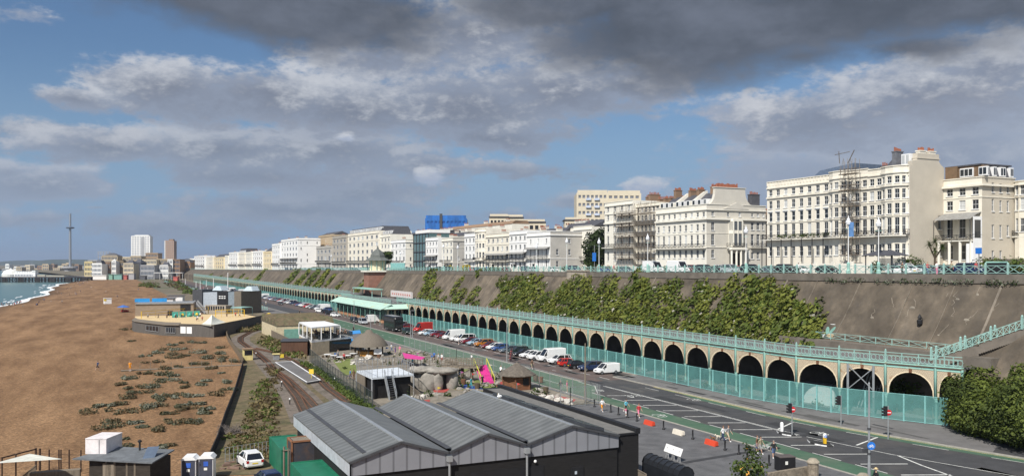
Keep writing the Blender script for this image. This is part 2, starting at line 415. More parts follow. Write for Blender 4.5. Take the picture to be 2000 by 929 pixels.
b.box(fk(114),79.7,119.9,120.15,0,.135)
for a,c in zip(YS,YS[1:]):
 if c>900:break
 P=[(59.55+bend(a),a),(59.85+bend(a),a),(59.85+bend(c),c),(59.55+bend(c),c)]
 b.prism([(p[0],p[1],-.02)for p in P],(0,0,.16))
struct('kerb',b,KERB)
b=MB()
for y0 in range(118,300,6):b.box(67.35,67.65,y0,y0+5.9,0,.09)
b.prism([(79.6,120,0),(79.85,120,0),(79.85,300,0),(79.6,300,0)],(0,0,.135))
struct('track_kerb',b,KERB)
LINE=mat('road_line_white',(.66,.66,.62),.7,var=.25,scale=1.5,col2=(.3,.3,.29),c2scale=1.1,c2thr=.64)
YEL=mat('road_line_yellow',(.62,.52,.22),.7,var=.2,scale=1.5)
b=MB();Z=.0125
def ln(x0,y0,x1,y1,w=.12,m=0,z=Z):
 a,c=Vector((x0,y0,z)),Vector((x1,y1,z));t=(c-a).normalized();u=Vector((-t.y,t.x,0))*(w/2)
 b.quad(a-u,a+u,c+u,c-u,m)
ln(68.15,71,68.15,112,.12);ln(68.45,71,68.45,112,.12)
for y0 in range(40,71,1):pass
ln(68.5,70,69.8,60,.12);ln(69.8,60,73.0,48,.12);ln(70.0,59.5,68.6,55.5,.2);ln(68.6,55.5,66.6,48,.2)
y=104.
while y>42:
 ln(63.8,y-.2,67.9,y-2.4+.35,.2);y-=4.55
y=107.
while y>36:ln(63.2,y,63.2,y-3.7,.14);y-=5.4
y=108.
while y>42:
 ln(fk(y)-1.85,y,fk(y-4)-1.85,y-3.6,.12);y-=7.6
for a,c in zip(yy,yy[1:]):
 ln(fk(a)-.42,a,fk(c)-.42,c,.1,1);
 if a>60:ln(fk(a)-.22,a,fk(c)-.22,c,.08,1)
y=118.
while y<310:ln(73.0,y,73.0,y+3.2,.14);ln(70.3,y+1,70.3,y+2.6,.12)if int(y/6)%3==0 else None;y+=6.2
for y0 in range(118,318,4):ln(67.9,y0,67.9,y0+3.9,.12)
ln(63.6,106,67.2,113,.12);ln(63.3,114,63.3,126,.1);ln(67.0,112,67.1,118,.12)
y=130.
while y<300:ln(63.6,y,63.6,y+2,.1);y+=6
ln(68.6,74.5,73.2,77.0,.22);ln(70.0,64.5,75.3,66.5,.22)
def cyc(x,y,s=1.0,dirn=1):
 for oy in(-.62*s,.62*s):
  pts=[(x+.42*s*math.cos(q)*1.5,y+oy+.42*s*math.sin(q))for q in[i*math.pi/6 for i in range(13)]]
  for p,q in zip(pts,pts[1:]):ln(p[0],p[1],q[0],q[1],.09*s)
 P=[(x,y-.62*s),(x+.75*s,y-.3*s),(x,y),(x+.75*s,y+.3*s),(x,y+.62*s)]
 for p,q in zip(P,P[1:]):ln(p[0],p[1],q[0],q[1],.1*s)
 ln(x+.75*s,y-.3*s,x+.75*s,y+.3*s,.09*s);ln(x+.75*s,y+.3*s,x+1.1*s,y+.4*s,.1*s)
for px,py in((1168,762),(1288,811),(1490,871),(1600,846),(1355,780),(1245,772)):
 x,y=G(px,py);cyc(x,y,1.0)
x,y=G(1220,771);ln(x,y,x,y-2.4,.15);ln(x,y-2.4,x-.5,y-1.4,.15);ln(x,y-2.4,x+.5,y-1.4,.15)
struct('road_markings',b,[LINE,YEL])
b=MB();DK=mat('dark_setts',(.045,.045,.048),.8)
for(p,q)in(((1168,822),(1245,814)),((1335,905),(1520,874))):
 a,c=Vector((*G(*p),.106)),Vector((*G(*q),.106));t=(c-a).normalized();u=Vector((-t.y,t.x,0))*.35
 b.quad(a-u,a+u,c+u,c-u)
struct('paving_bands',b,DK)
TOPM=mat('upper_promenade',(.17,.165,.155),.9,var=.15,scale=.4)
b=MB()
zt=lambda Y:topz(Y)
strip(98.3,111,-60,1400,0,0,b,zt);strip(111,124,-60,1400,-.12,1,b,zt);strip(124,150,-60,1400,.02,0,b,zt);strip(150,700,-60,1400,0,2,b,zt)
struct('clifftop_road',b,[TOPM,ASPH,LANDM])
HILL=mat('downland',(.045,.065,.05),.95,var=.35,scale=.004,col2=(.10,.10,.075),c2scale=.006,c2thr=.6)
b=MB();rg=random.Random(5)
prof=[(-420,512),(-200,508),(-60,512),(0,510.5),(30,508.5),(60,507.5),(78,508.5),(100,506.5),(130,506),(165,506.5),(200,507.5),(260,509),(420,509),(700,510),(1100,511.5),(1700,512),(2300,512)]
rows=[]
for px,py in prof:
 D=9000 if px<70 else 6500
 x,y=AT(px,D);z=HC+(HY-py)*D/FPX
 x1,y1=AT(px,D*.8);x2,y2=AT(px,D*1.25)
 rows.append([(x1,y1,-5),((x1+x)/2,(y1+y)/2,z*.6),(x,y,z),((x2+x)/2,(y2+y)/2,z*.7),(x2,y2,-5)])
for A,B in zip(rows,rows[1:]):
 for i in range(4):b.quad(A[i],A[i+1],B[i+1],B[i])
struct('hills',b,HILL,True)
b=MB();rg=random.Random(88)
for _ in range(26):
 x=rg.uniform(68.8,73.4);y=rg.uniform(44,180);l=rg.uniform(1.5,9);w=rg.uniform(.3,1.2);b.quad((x-w,y,.0072),(x+w,y+.2,.0072),(x+w*.9,y+l,.0072),(x-w,y+l*.95,.0072),rg.randrange(2))
for y in(64,78,92,110,131,152):b.quad((60.0,y,.0108),(60.4,y,.0108),(60.4,y+.6,.0108),(60.0,y+.6,.0108),0)
for _ in range(14):
 y=rg.uniform(56,118);x=fk(y)+rg.uniform(1,4.5);l=rg.uniform(2,9);w=rg.uniform(.15,.5);b.quad((x-w,y,.1245),(x+w,y,.1245),(x+w,y+l,.1245),(x-w,y+l,.1245),rg.randrange(2))
struct('road_repairs',b,[mat('fresh_tarmac',(.035,.035,.037),.85),mat('worn_tarmac',(.085,.082,.078),.9,var=.25)])
CONC=mat('cliff_concrete',(.165,.133,.098),.9,var=.3,scale=.35,bump=.3,bscale=3,streak=((.075,.064,.052),.5,.8),col2=(.092,.075,.056),c2scale=.10,c2thr=.47)
CONCD=mat('cliff_concrete_lip',(.15,.13,.108),.9,var=.25,scale=.6)
STONE=mat('pale_rock_face',(.20,.17,.135),.95,var=.35,scale=.7,bump=.6,bscale=2)
FZ=6.35
AX=82.0
cols=[]
px_cols=[1556.4,1494,1438,1385.5,1337.7,1293.8,1253,1215.5,1180.6,1148.3,1117.3,1089.4,1064.2,1039.4,1014.7,990,970.5,951.6,932.9,915,897.8,881.6,866,851.5,837,824,811,799,788,777,766]
y0_=85.5
cols=[(88.55,66.1),(87.5,68.8),(85.5,74.2),(83.7,79.8)]+[(AX,y0_+6.06*i)for i in range(30)]
cols.reverse()
far_cols=[(AX+bend(318+6.06*i),318+6.06*i)for i in range(96)]
far_cols.reverse()
SPR,CRN=3.05,5.85
LATT=bpy.data.materials.new('lattice_iron');LATT.use_nodes=True
def _lat():
 nt=LATT.node_tree;b=nt.nodes['Principled BSDF'];N=nt.nodes.new;L=nt.links.new
 b.inputs['Roughness'].default_value=.6
 g=N('ShaderNodeNewGeometry');s=N('ShaderNodeSeparateXYZ');L(g.outputs['Position'],s.inputs[0])
 def m(op,a,c):
  n=N('ShaderNodeMath');n.operation=op
  for i,v in enumerate((a,c)):
   if isinstance(v,(int,float)):n.inputs[i].default_value=v
   else:L(v,n.inputs[i])
  return n.outputs[0]
 u=m('ADD',s.outputs[1],s.outputs[2]);v=m('SUBTRACT',s.outputs[1],s.outputs[2])
 k=19.0
 p=m('MULTIPLY',m('SINE',m('MULTIPLY',u,k),0),m('SINE',m('MULTIPLY',v,k),0))
 t=m('GREATER_THAN',m('ABSOLUTE',p,0),.36)
 mx=N('ShaderNodeMix');mx.data_type='RGBA';mx.inputs['A'].default_value=(.74,.62,.44,1);mx.inputs['B'].default_value=(.16,.12,.085,1)
 L(t,mx.inputs['Factor'])
 n=N('ShaderNodeTexNoise');n.inputs['Scale'].default_value=1.1;L(g.outputs['Position'],n.inputs['Vector'])
 r=N('ShaderNodeMapRange');r.inputs[1].default_value=.62;r.inputs[2].default_value=.72;L(n.outputs['Fac'],r.inputs[0])
 m2=N('ShaderNodeMix');m2.data_type='RGBA';m2.inputs['B'].default_value=(.33,.19,.10,1);L(r.outputs[0],m2.inputs['Factor']);L(mx.outputs['Result'],m2.inputs['A'])
 L(m2.outputs['Result'],b.inputs['Base Color'])
_lat()
def arcade(cols,name,label,detail=True,ribs=True):
 cx=sum(c[0]for c in cols)/len(cols);cy_=cols[len(cols)//2][1]
 root=thing(name,label,'arcade',(cols[len(cols)//2][0],cy_,0))
 nseg=14 if detail else 8
 dk=MB();fa=MB();bw=MB();rl=MB();rib=MB()
 for(xa,ya),(xb,yb)in zip(cols,cols[1:]):
  dk.prism([(xa+.1,ya,FZ+.34),(xb+.1,yb,FZ+.34),(xb+8.4,yb,FZ+.34),(xa+8.4,ya,FZ+.34)],(0,0,.22))
  dk.prism([(xa+.1,ya,FZ+.02),(xb+.1,yb,FZ+.02),(xb+.45,yb,FZ+.02),(xa+.45,ya,FZ+.02)],(0,0,.3))
  for x0,x1,z0,z1,mm in((-.12,.1,FZ-.02,FZ+.30,0),(-.26,.1,FZ+.305,FZ+.42,1),(-.32,.1,FZ+.425,FZ+.56,0)):
   fa.prism([(xa+x0,ya,z0),(xb+x0,yb,z0),(xb+x1,yb,z0),(xa+x1,ya,z0)],(0,0,z1-z0),mm)
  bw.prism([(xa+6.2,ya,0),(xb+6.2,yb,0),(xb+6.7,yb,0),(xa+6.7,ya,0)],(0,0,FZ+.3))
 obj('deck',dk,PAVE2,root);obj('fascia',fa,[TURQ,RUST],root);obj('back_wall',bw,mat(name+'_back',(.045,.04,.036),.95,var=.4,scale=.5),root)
 for i,((xa,ya),(xb,yb))in enumerate(zip(cols,cols[1:])):
  if len(cols)>100 and i>=100:break
  m=MB();A=Vector((xa,ya,0));B=Vector((xb,yb,0));t=(B-A);Lg=t.length;t.normalize();nrm=Vector((-1,0,0));nrm=Vector((t.y,-t.x,0));nrm=nrm if nrm.x<0 else-nrm
  hw=Lg/2-.32
  arc=[]
  for k in range(nseg+1):
   q=math.pi*k/nseg;e=.82
   u=Lg/2-hw*math.cos(q);z=SPR+(CRN-SPR)*abs(math.sin(q))**e
   arc.append((u,z))
  arc=[(arc[0][0],SPR-.02)]+arc+[(arc[-1][0],SPR-.02)]
  for th0,th1 in((.02,-.14),):
   def PT(u,z,o):p=A+t*u+nrm*o;return(p.x,p.y,z)
   for(u0,z0),(u1,z1)in zip(arc,arc[1:]):
    if abs(u0-u1)<1e-6:
     continue
    m.quad(PT(u0,z0,.06),PT(u1,z1,.06),PT(u1,FZ-.03,.06),PT(u0,FZ-.03,.06),0)
    m.quad(PT(u0,z0,.06),PT(u1,z1,.06),PT(u1,z1,-.10),PT(u0,z0,-.10),1)
    if detail:
     m.quad(PT(u0,z0,.10),PT(u1,z1,.10),PT(u1+(u1-Lg/2)*.05,z1+.14,.10),PT(u0+(u0-Lg/2)*.05,z0+.14,.10),1)
     m.quad(PT(u0,z0,.10),PT(u1,z1,.10),PT(u1,z1,.05),PT(u0,z0,.05),1)
   for s_ in(0,1):
    ua,ub=(.12,arc[0][0])if s_==0 else(arc[-1][0],Lg-.12)
    m.quad(PT(ua,SPR,.06),PT(ub,SPR,.06),PT(ub,FZ-.03,.06),PT(ua,FZ-.03,.06),0)
    m.quad(PT(ua,SPR,.06),PT(ub,SPR,.06),PT(ub,SPR,-.1),PT(ua,SPR,-.1),1)
  if detail:
   p=A+t*(Lg/2)+nrm*.13
   m.obox((p.x,p.y,CRN+.0),.34,.1,.48,math.atan2(t.y,t.x),2)
  a=obj('arch',m,[LATT,CREAM,RUST],root)
 for i,(x,y)in enumerate(cols[:100]):
  m=MB()
  m.lathe((x,y,0),[(.24,0),(.24,.35),(.17,.5),(.14,1.2),(.14,2.55),(.19,2.62),(.15,2.7),(.26,2.95),(.3,3.05)],8,0)
  m.box(x-.26,x+.02,y-.13,y+.13,SPR+.001,FZ+.29,0)
  obj('column',m,TURQ,root,True)
 tr=MB();npost=0
 for(xa,ya),(xb,yb)in zip(cols,cols[1:]):
  A=Vector((xa-.1,ya,FZ+.56));B=Vector((xb-.1,yb,FZ+.56));L2=(B-A)
  for z in(1.18,.86,.12):tr.bar(A+Vector((0,0,z)),B+Vector((0,0,z)),.07 if z>1 else .05)
  for k in range(3):
   p=A+L2*(k/3.);h=1.42 if k==0 else 1.22
   if k==0 and npost<100:
    post=MB();post.bar(p,p+Vector((0,0,h)),.17);post.blob((p.x,p.y,p.z+h+.05),.1,.1,.12,6,4);obj('railing_post',post,TURQ2,root);npost+=1
   else:tr.bar(p,p+Vector((0,0,h)),.1)
   if ribs:
    q=A+L2*((k+1)/3.)
    for s_ in range(2):
     a0=p+(q-p)*(s_/2.);a1=p+(q-p)*((s_+1)/2.)
     c=(a0+a1)/2+Vector((0,0,.49));rr=.3
     pts=[c+Vector((0,0,math.sin(w)*.32))+(L2.normalized()*math.cos(w)*rr)for w in[j*math.pi/4 for j in range(9)]]
     for u,v in zip(pts,pts[1:]):tr.bar(u,v,.05)
     tr.bar(a0+Vector((0,0,.12)),c+L2.normalized()*-.22+Vector((0,0,-.2)),.045);tr.bar(a1+Vector((0,0,.12)),c+L2.normalized()*.22+Vector((0,0,-.2)),.045)
     tr.bar(a0+Vector((0,0,.86)),c+L2.normalized()*-.22+Vector((0,0,.2)),.045);tr.bar(a1+Vector((0,0,.86)),c+L2.normalized()*.22+Vector((0,0,.2)),.045)
 obj('railing',tr,TURQ2,root)
 return root
near_arc=arcade(cols,'arcade','long iron arcade of cream arches east of the green-roofed hall, nearest the camera')
far_arc=arcade(far_cols,'arcade','distant run of small cream arches west of the green-roofed hall',False,False)
b=MB()
for i in range(12):
 y=66+i*2.6;x=92.2-.02*i
 b.bar((x,y,8.1),(x,y,9.1),.09);b.bar((x,y,9.05),(x,y+2.6,9.05),.05);b.bar((x,y,8.3),(x,y+2.6,8.3),.06)
 b.bar((x,y,8.3),(x,y+2.6,9.05),.04);b.bar((x,y,9.05),(x,y+2.6,8.3),.04)
single('walkway_railing',b,TURQ2,'short pale turquoise railing on the upper walkway behind the east end of the arcade deck','railing')
b=MB();b.box(90.4,93.4,64,98,6.9,8.08,0)
single('walkway',b,CONCD,'low raised concrete walkway between the arcade deck and the bare cliff wall','walkway')
b=MB();rg=random.Random(11)
def wx(z,Y):return 90.3+(98-90.3)*max(0,min(1,(z-6.0)/(topz(Y)-6.0)))**.9
ysw=[-60,-30,0,20,40]+[50+6*i for i in range(60)]+[420+30*i for i in range(32)]
zs=[0,.25,.5,.75,1.0]
for a,c in zip(ysw,ysw[1:]):
 for q0,q1 in zip(zs,zs[1:]):
  def PW(Y,q):
   tz=topz(Y)-1.0;z=5.5+(tz-5.5)*q;return(wx(z,Y)+bend(Y),Y,z)
  b.quad(PW(a,q0),PW(c,q0),PW(c,q1),PW(a,q1),0)
 b.quad((90.3+bend(a),a,0),(90.3+bend(c),c,0),(90.3+bend(c),c,5.5),(90.3+bend(a),a,5.5),0)
 ta,tc_=topz(a),topz(c)
 b.add([(97.2+bend(a),a,ta-1.0),(97.2+bend(c),c,tc_-1.0),(97.2+bend(c),c,ta*0+tc_+.12),(97.2+bend(a),a,ta+.12),(98.4+bend(a),a,ta+.12),(98.4+bend(c),c,tc_+.12),(98.4+bend(c),c,tc_-.5),(98.4+bend(a),a,ta-.5)],[(0,1,2,3),(3,2,5,4),(4,5,6,7)],1)
for i in range(46):
 Y=30+i*7.3+rg.uniform(-1.5,1.5)
 tz=topz(Y)-1.05;za=6.8;w=rg.choice([.18,.25,.35])
 A=[(wx(z,Y)-.06,Y+(z-6)*.0,z)for z in(za,(za+tz)/2,tz)]
 for p,q in zip(A,A[1:]):b.bar(p,q,.05 if i%5 else .3,w*.6,2)
for Y in(268,262):
 A=[(wx(z,Y)-.1,Y+(16-z)*.35,z)for z in(7,11,16)]
 for p,q in zip(A,A[1:]):b.bar(p,q,.5,.3,2)
single('cliff_wall',b,[CONC,CONCD,STONE],'tall sloping grey-brown concrete retaining wall below the upper promenade','retaining wall',base=(95,150,0))
def railing_run(ya,yb,x,zf,step,name,label,lattice=True,posth=1.2,mats=TURQ2,cap=True,xf=None):
 root=thing(name,label,'railing',(x if xf is None else xf((ya+yb)/2),(ya+yb)/2,zf((ya+yb)/2)))
 pn=MB();n=int(round((yb-ya)/step));X=(lambda y:x+bend(y))if xf is None else xf
 for i in range(n):
  p=ya+(yb-ya)*i/n;q=ya+(yb-ya)*(i+1)/n;zp,zq=zf(p),zf(q);xp,xq=X(p),X(q)
  for h,w in((posth-.12,.075),(.16,.06)):pn.bar((xp,p,zp+h),(xq,q,zq+h),w)
  if lattice:
   m_=(p+q)/2;zm=(zp+zq)/2;xm=(xp+xq)/2
   for(s0,e0)in(((xp,p,zp),(xm,m_,zm)),((xm,m_,zm),(xq,q,zq))):
    pn.bar((s0[0],s0[1],s0[2]+.18),(e0[0],e0[1],e0[2]+posth-.15),.055);pn.bar((s0[0],s0[1],s0[2]+posth-.15),(e0[0],e0[1],e0[2]+.18),.055)
  if i<100:
   po=MB();w=.2 if lattice else .14
   po.box(xp-w/2,xp+w/2,p-w/2,p+w/2,zp,zp+posth+.05)
   if cap:po.lathe((xp,p,zp+posth+.05),[(.13,0),(.14,.06),(.06,.18)],6)
   obj('post',po,mats,root)
 obj('rail_panels',pn,mats,root)
 return root
railing_run(38,190,98.1,lambda y:topz(y)+.12,2.9,'promenade_railing','pale turquoise lattice railing along the clifftop above the greenest stretch of wall')
railing_run(190,480,98.1,lambda y:topz(y)+.12,2.95,'promenade_railing','pale turquoise clifftop railing further west, either side of the pagoda kiosk')
railing_run(480,1150,98.1,lambda y:topz(y)+.12,6.8,'promenade_railing','thin far end of the turquoise clifftop railing where the terraces are smallest',False)
railing_run(345,900,55.5,lambda y:.1,5.6,'beach_railing','turquoise railing between the beach railway and the far promenade',True,1.25)
NET=mat_see('hoarding_net',(.13,.33,.31),.55,.7,var=.18,scale=.5)
TEAL=mat('hoarding_post',(.24,.50,.48),.5)
def hoarding(pts,step,h,name,label,fz=0.0):
 root=thing(name,label,'fence',(pts[len(pts)//2][0],pts[len(pts)//2][1],fz))
 net=MB();k=0
 for(xa,ya),(xb,yb)in zip(pts,pts[1:]):
  A,B=Vector((xa,ya,fz)),Vector((xb,yb,fz));n=max(1,int(round((B-A).length/step)))
  for i in range(n):
   p=A+(B-A)*(i/n);q=A+(B-A)*((i+1)/n)
   net.quad(p+Vector((0,0,.06)),q+Vector((0,0,.06)),q+Vector((0,0,h)),p+Vector((0,0,h)),0)
   net.bar(p+Vector((0,0,h)),q+Vector((0,0,h)),.05,m=1);net.bar(p+Vector((0,0,.08)),q+Vector((0,0,.08)),.05,m=1)
   if k<100:
    po=MB();po.box(p.x-.07,p.x+.07,p.y-.07,p.y+.07,fz,fz+h+.04);obj('post',po,TEAL,root);k+=1
 obj('net_panels',net,[NET,TEAL],root)
 return root
hoarding([(80.2,252),(80.0,130),(79.6,94)],3.0,3.1,'hoarding_fence','see-through turquoise netting fence behind the long row of parked cars',.13)
hoarding([(79.6,94),(81.9,79.5),(84.3,73.6),(87.3,67.2),(88.8,68.6)],2.1,3.2,'hoarding_fence','taller turquoise netting fence turning the corner beside the evergreen bushes',.13)
hoarding([(80+bend(y),y)for y in(332,420,540,660,800)],7.0,3.0,'hoarding_fence','far stretch of turquoise netting fence beyond the green-roofed hall',.0)
b=MB();rg=random.Random(21)
for i in range(120):
 y=rg.uniform(80,240);x=rg.uniform(80.8,84.6)+(max(0,90-y)*.25)
 b.leaves((x,y,.3),(.9,.9,rg.uniform(.4,1.0)),16,.22,rg,(0,1,2),zmin=.12)
o=single('weeds',b,[LEAFG,LEAFB,LEAFY],'pale dry weeds growing behind the turquoise netting fence','weeds',kind='stuff')
b=MB()
P0,P1=Vector((91.0,66.5,7.0)),Vector((95.6,40.0,12.9))
P0=Vector((*G(1820,705,7.2),7.2));P1=Vector((*G(2010,640,11.6),11.6))
st=thing('cliff_staircase','concrete staircase with pale turquoise railings climbing the cliff wall at the far right','staircase',(P0.x,P0.y,0))
m=MB();n=44
for i in range(n):
 p=P0+(P1-P0)*(i/n);q=P0+(P1-P0)*((i+1)/n);z=p.z
 if 19<=i<=21:z=(P0+(P1-P0)*(19/n)).z
 m.prism([(p.x-.1,p.y,z-1.0),(q.x-.1,q.y,z-1.0),(q.x+2.0,q.y+.9,z-1.0),(p.x+2.0,p.y+.9,z-1.0)],(0,0,1.1))
obj('flight',m,CONCD,st)
rl=MB()
for off in(Vector((-.1,0,.1)),Vector((1.9,.9,.1))):
 rl=MB()
 nn=16
 for i in range(nn):
  p=P0+(P1-P0)*(i/nn)+off;q=P0+(P1-P0)*((i+1)/nn)+off
  for h in(1.05,.15):rl.bar(p+Vector((0,0,h)),q+Vector((0,0,h)),.07)
  rl.bar(p,p+Vector((0,0,1.1)),.08);rl.bar(p+Vector((0,0,.15)),q+Vector((0,0,1.05)),.05);rl.bar(p+Vector((0,0,1.05)),q+Vector((0,0,.15)),.05)
  if i%5==0:rl.bar(p,p+Vector((0,0,1.45)),.2);rl.blob((p.x,p.y,p.z+1.5),.14,.14,.15,6,4)
 obj('stair_railing',rl,TURQ2,st)
m=MB()
q0,q1=P0+Vector((.2,.1,-1.0)),P1+Vector((.2,.1,-1.0))
m.add([(q0.x,q0.y,0),(q1.x,q1.y,0),tuple(q1),tuple(q0),(q0.x+3,q0.y+1.5,0),(q1.x+3,q1.y+1.5,0),(q1.x+3,q1.y+1.5,q1.z),(q0.x+3,q0.y+1.5,q0.z)],[(0,1,2,3),(3,2,6,7),(4,7,6,5),(0,3,7,4)])
obj('stair_wall',m,CONC,st)
b=MB();rg=random.Random(31)
for i in range(14):
 p=P0+(P1-P0)*rg.uniform(.05,1.0)+Vector((1.6,.8,.6))
 b.leaves(p,(.9,.9,.6),26,.13,rg,(0,1))
single('bramble',b,[LEAFG,LEAFB],'grey-green brambles sprawling over the cliff staircase','bramble',kind='stuff')
GT=mat('graffiti_teal',(.16,.30,.25),.9);GO=mat('graffiti_ochre',(.45,.35,.22),.9);GW=mat('graffiti_white',(.6,.6,.58),.9)
def on_wall(px,py):
 k=(px-1000)/FPX;o=0.
 for _ in range(8):
  d=(99.44+o)/(SN+CS*k+.72*(py-HY)/FPX);x,y=AT(px,d);o=bend(y)
 z=HC-(py-HY)*d/FPX
 return Vector((wx(z,y)-.06,y,z))
def wall_patch(b,px,py,w,h,m,ang=0):
 p=on_wall(px,py);nz=10
 pts=[]
 for i in range(nz):
  q=2*math.pi*i/nz;u=w*math.cos(q)*math.cos(ang)-h*math.sin(q)*math.sin(ang);v=w*math.cos(q)*math.sin(ang)+h*math.sin(q)*math.cos(ang)
  z=p.z+v;pts.append((wx(z,p.y)-.05-.004*m,p.y-u,z))
 b.prism(pts,(-.02,0,0),m)
b=MB();wall_patch(b,1613,645,.3,.62,0,.6);wall_patch(b,1622,645,.28,.62,0,-.5);wall_patch(b,1618,655,.7,.25,1);wall_patch(b,1605,655,.16,.3,2);wall_patch(b,1624,633,.5,.05,2)
single('wall_graffiti',b,[GT,GO,GW],'teal and ochre leaf-shaped graffiti at the foot of the bare cliff wall','graffiti')
b=MB();rg=random.Random(63)
for _ in range(14):
 px=rg.uniform(1620,1990);py=rg.uniform(552,660);p=on_wall(px,py);z=p.z;y=p.y
 for k in range(rg.randrange(2,5)):
  z2=z+rg.uniform(-.7,.1);y2=y+rg.uniform(-.5,.5);b.bar((wx(z,y)-.02,y,z),(wx(z2,y2)-.02,y2,z2),rg.uniform(.02,.045),.03);z,y=z2,y2
 if rg.random()<.3:b.blob((wx(z,y)-.03,y,z),.05,rg.uniform(.15,.5),rg.uniform(.1,.25),8,5)
single('wall_repairs',b,mat('pale_mortar',(.29,.255,.205),.9,var=.3),'pale mortar repairs and lime streaks on the bare cliff wall','repairs',kind='stuff')
b=MB();p=on_wall(1802,622);b.bar((p.x-.1,p.y,p.z),(p.x-.7,p.y,p.z+.1),.08);b.lathe((p.x-.7,p.y,p.z-.9),[(.1,0),(.32,.25),(.36,.7),(.12,.95),(.3,1.0),(.05,1.5)],8);single('wall_lantern',b,BLACK,'black iron lantern bracketed on the bare cliff wall','lantern')
def tower_block(name,label,px0,px1,ytop,d,wall,ybase=530,rows=16,colsn=8,wincol=None,dep=14,slab=None,side=None,cat='tower block'):
 x0,y0=AT(px0,d);x1,y1=AT(px1,d)
 A=Vector((x0,y0,0));B=Vector((x1,y1,0));t=(B-A).normalized();n=Vector((t.y,-t.x,0));n=-n if n.dot(Vector((SN,CS,0)))>0 else n
 W_=(B-A).length;zt=HC+(HY-ytop)*d/FPX;zb=min(HC+(HY-ybase)*d/FPX,0 if d<1500 else 5)
 c=(A+B)/2;root=thing(name,label,cat,(c.x,c.y,zb))
 def PT(u,o,z):p=A+t*u+n*o;return(p.x,p.y,z)
 w=MB();w.prism([PT(0,-dep,zb),PT(W_,-dep,zb),PT(W_,-.4,zb),PT(0,-.4,zb)],(0,0,zt-zb))
 fh=(zt-zb)/rows
 for r in range(rows+1):
  z=zb+r*fh;h=fh*(.42 if slab is None else slab)
  w.prism([PT(-.02,-.41,z-h/2),PT(W_+.02,-.41,z-h/2),PT(W_+.02,0,z-h/2),PT(-.02,0,z-h/2)],(0,0,h))
 cw=W_/colsn
 for k in range(colsn+1):
  u=k*cw;q=cw*(.18 if 0<k<colsn else .22)
  w.prism([PT(u-q,-.41,zb),PT(u+q,-.41,zb),PT(u+q,.03,zb),PT(u-q,.03,zb)],(0,0,zt-zb))
 obj('wall',w,wall,root)
 g=MB();g.quad(PT(0,-.39,zb),PT(W_,-.39,zb),PT(W_,-.39,zt),PT(0,-.39,zt));obj('windows',g,wincol or GLASSD,root)
 return root,PT,W_,zt,zb
CRM=mat('town_cream',(.60,.52,.38),.8,var=.1,scale=.1);WHT=mat('town_white',(.74,.73,.70),.7,var=.06,scale=.1);BRN=mat('town_brown',(.26,.17,.11),.85,var=.15,scale=.1)
GRB=mat('town_grey',(.34,.34,.35),.8,var=.1,scale=.1);BEI=mat('town_beige',(.44,.36,.25),.85,var=.12,scale=.1);YLW=mat('town_yellow',(.62,.52,.28),.8,var=.1,scale=.1)
GLB=mat('blue_glass',(.10,.13,.18),.15);SLT=mat('town_slate',(.09,.09,.10),.7)
r,PT,W_,zt,zb=tower_block('tower_block','tall white slab tower block with horizontal balcony bands on the skyline',257,292,461,1500,WHT,525,20,7,mat('tower_glass',(.30,.32,.38),.3),slab=.5)
b=MB();b.prism([PT(5,-12,zt),PT(W_-2,-12,zt),PT(W_-2,-1,zt),PT(5,-1,zt)],(0,0,2.2));obj('roof_plant',b,WHT,r)
b=MB();b.prism([PT(W_*.54,-.1,zb+4),PT(W_*.72,-.1,zb+4),PT(W_*.72,.08,zb+4),PT(W_*.54,.08,zb+4)],(0,0,zt-zb-6));obj('stair_panel',b,GRB,r)
r,PT,W_,zt,zb=tower_block('tower_block','slim brown tower block with pale edges right of the white slab',322,339,470,1500,mat('tower_brown',(.36,.25,.19),.8),525,18,5,mat('tower_glass_b',(.30,.27,.26),.3),slab=.5)
b=MB();b.prism([PT(W_*.4,-9,zt),PT(W_*.9,-9,zt),PT(W_*.9,-2,zt),PT(W_*.4,-2,zt)],(0,0,3));obj('roof_plant',b,BRN,r)
b=MB();b.prism([PT(-.5,-14,zb),PT(.8,-14,zb),PT(.8,.2,zb),PT(-.5,.2,zb)],(0,0,zt-zb));obj('pale_edge',b,WHT,r)
TOWN=[(165.5,180,512,1020,YLW,'flat','yellow seafront hotel at the left edge of the town'),(180,198.5,515,990,WHT,'turret','white and cream seafront hotel with a dark turret roof'),(198.5,215,513,1005,BRN,'flat','brown seafront block beside the turreted hotel'),(218.5,226,510,1000,WHT,'cap','narrow white clock-tower building with a pale cap'),(226.5,241,511,1010,mat('town_olive',(.24,.19,.12),.8),'flat','dark brown glass-fronted block next to the white tower'),(241,260,515,985,CRM,'pyramid','cream hotel with a grey pyramid roof'),(260,275,513,1015,SLT,'pyramid','dark slate-roofed building right of the cream hotel'),(275,301,519,990,GRB,'flat','long grey aquarium-side building with pale bands'),(312,328,519,1000,WHT,'pyramid','small white houses below the brown tower'),(328,337,507.5,1010,WHT,'flat','white slab-ended block of flats'),(337,351,507.5,1012,BRN,'flat','brown brick half of the block of flats'),(351,371,512,1030,mat('town_brick',(.36,.22,.13),.9),'pyramid','orange brick building under the start of the white terrace'),(199,229,500,1180,BEI,'pyramid','beige building with a dark roof behind the seafront hotels'),(229,256,503,1200,CRM,'flat','low cream offices behind the dark brown block'),(255,275,501,1190,BEI,'flat','beige block in front of the white slab tower'),(285,308,495,1210,mat('town_tan',(.36,.26,.17),.85),'flat','tan block between the two skyline towers'),(275,305,508,1100,CRM,'flat','cream terrace above the aquarium building'),(306,330,507,1110,BEI,'flat','pale brown block at the foot of the brown tower'),(172,190,509,1100,GRB,'flat','grey roofs peeping over the yellow hotel'),(343,372,508.5,1160,BRN,'flat','brown roofline behind the block of flats'),]
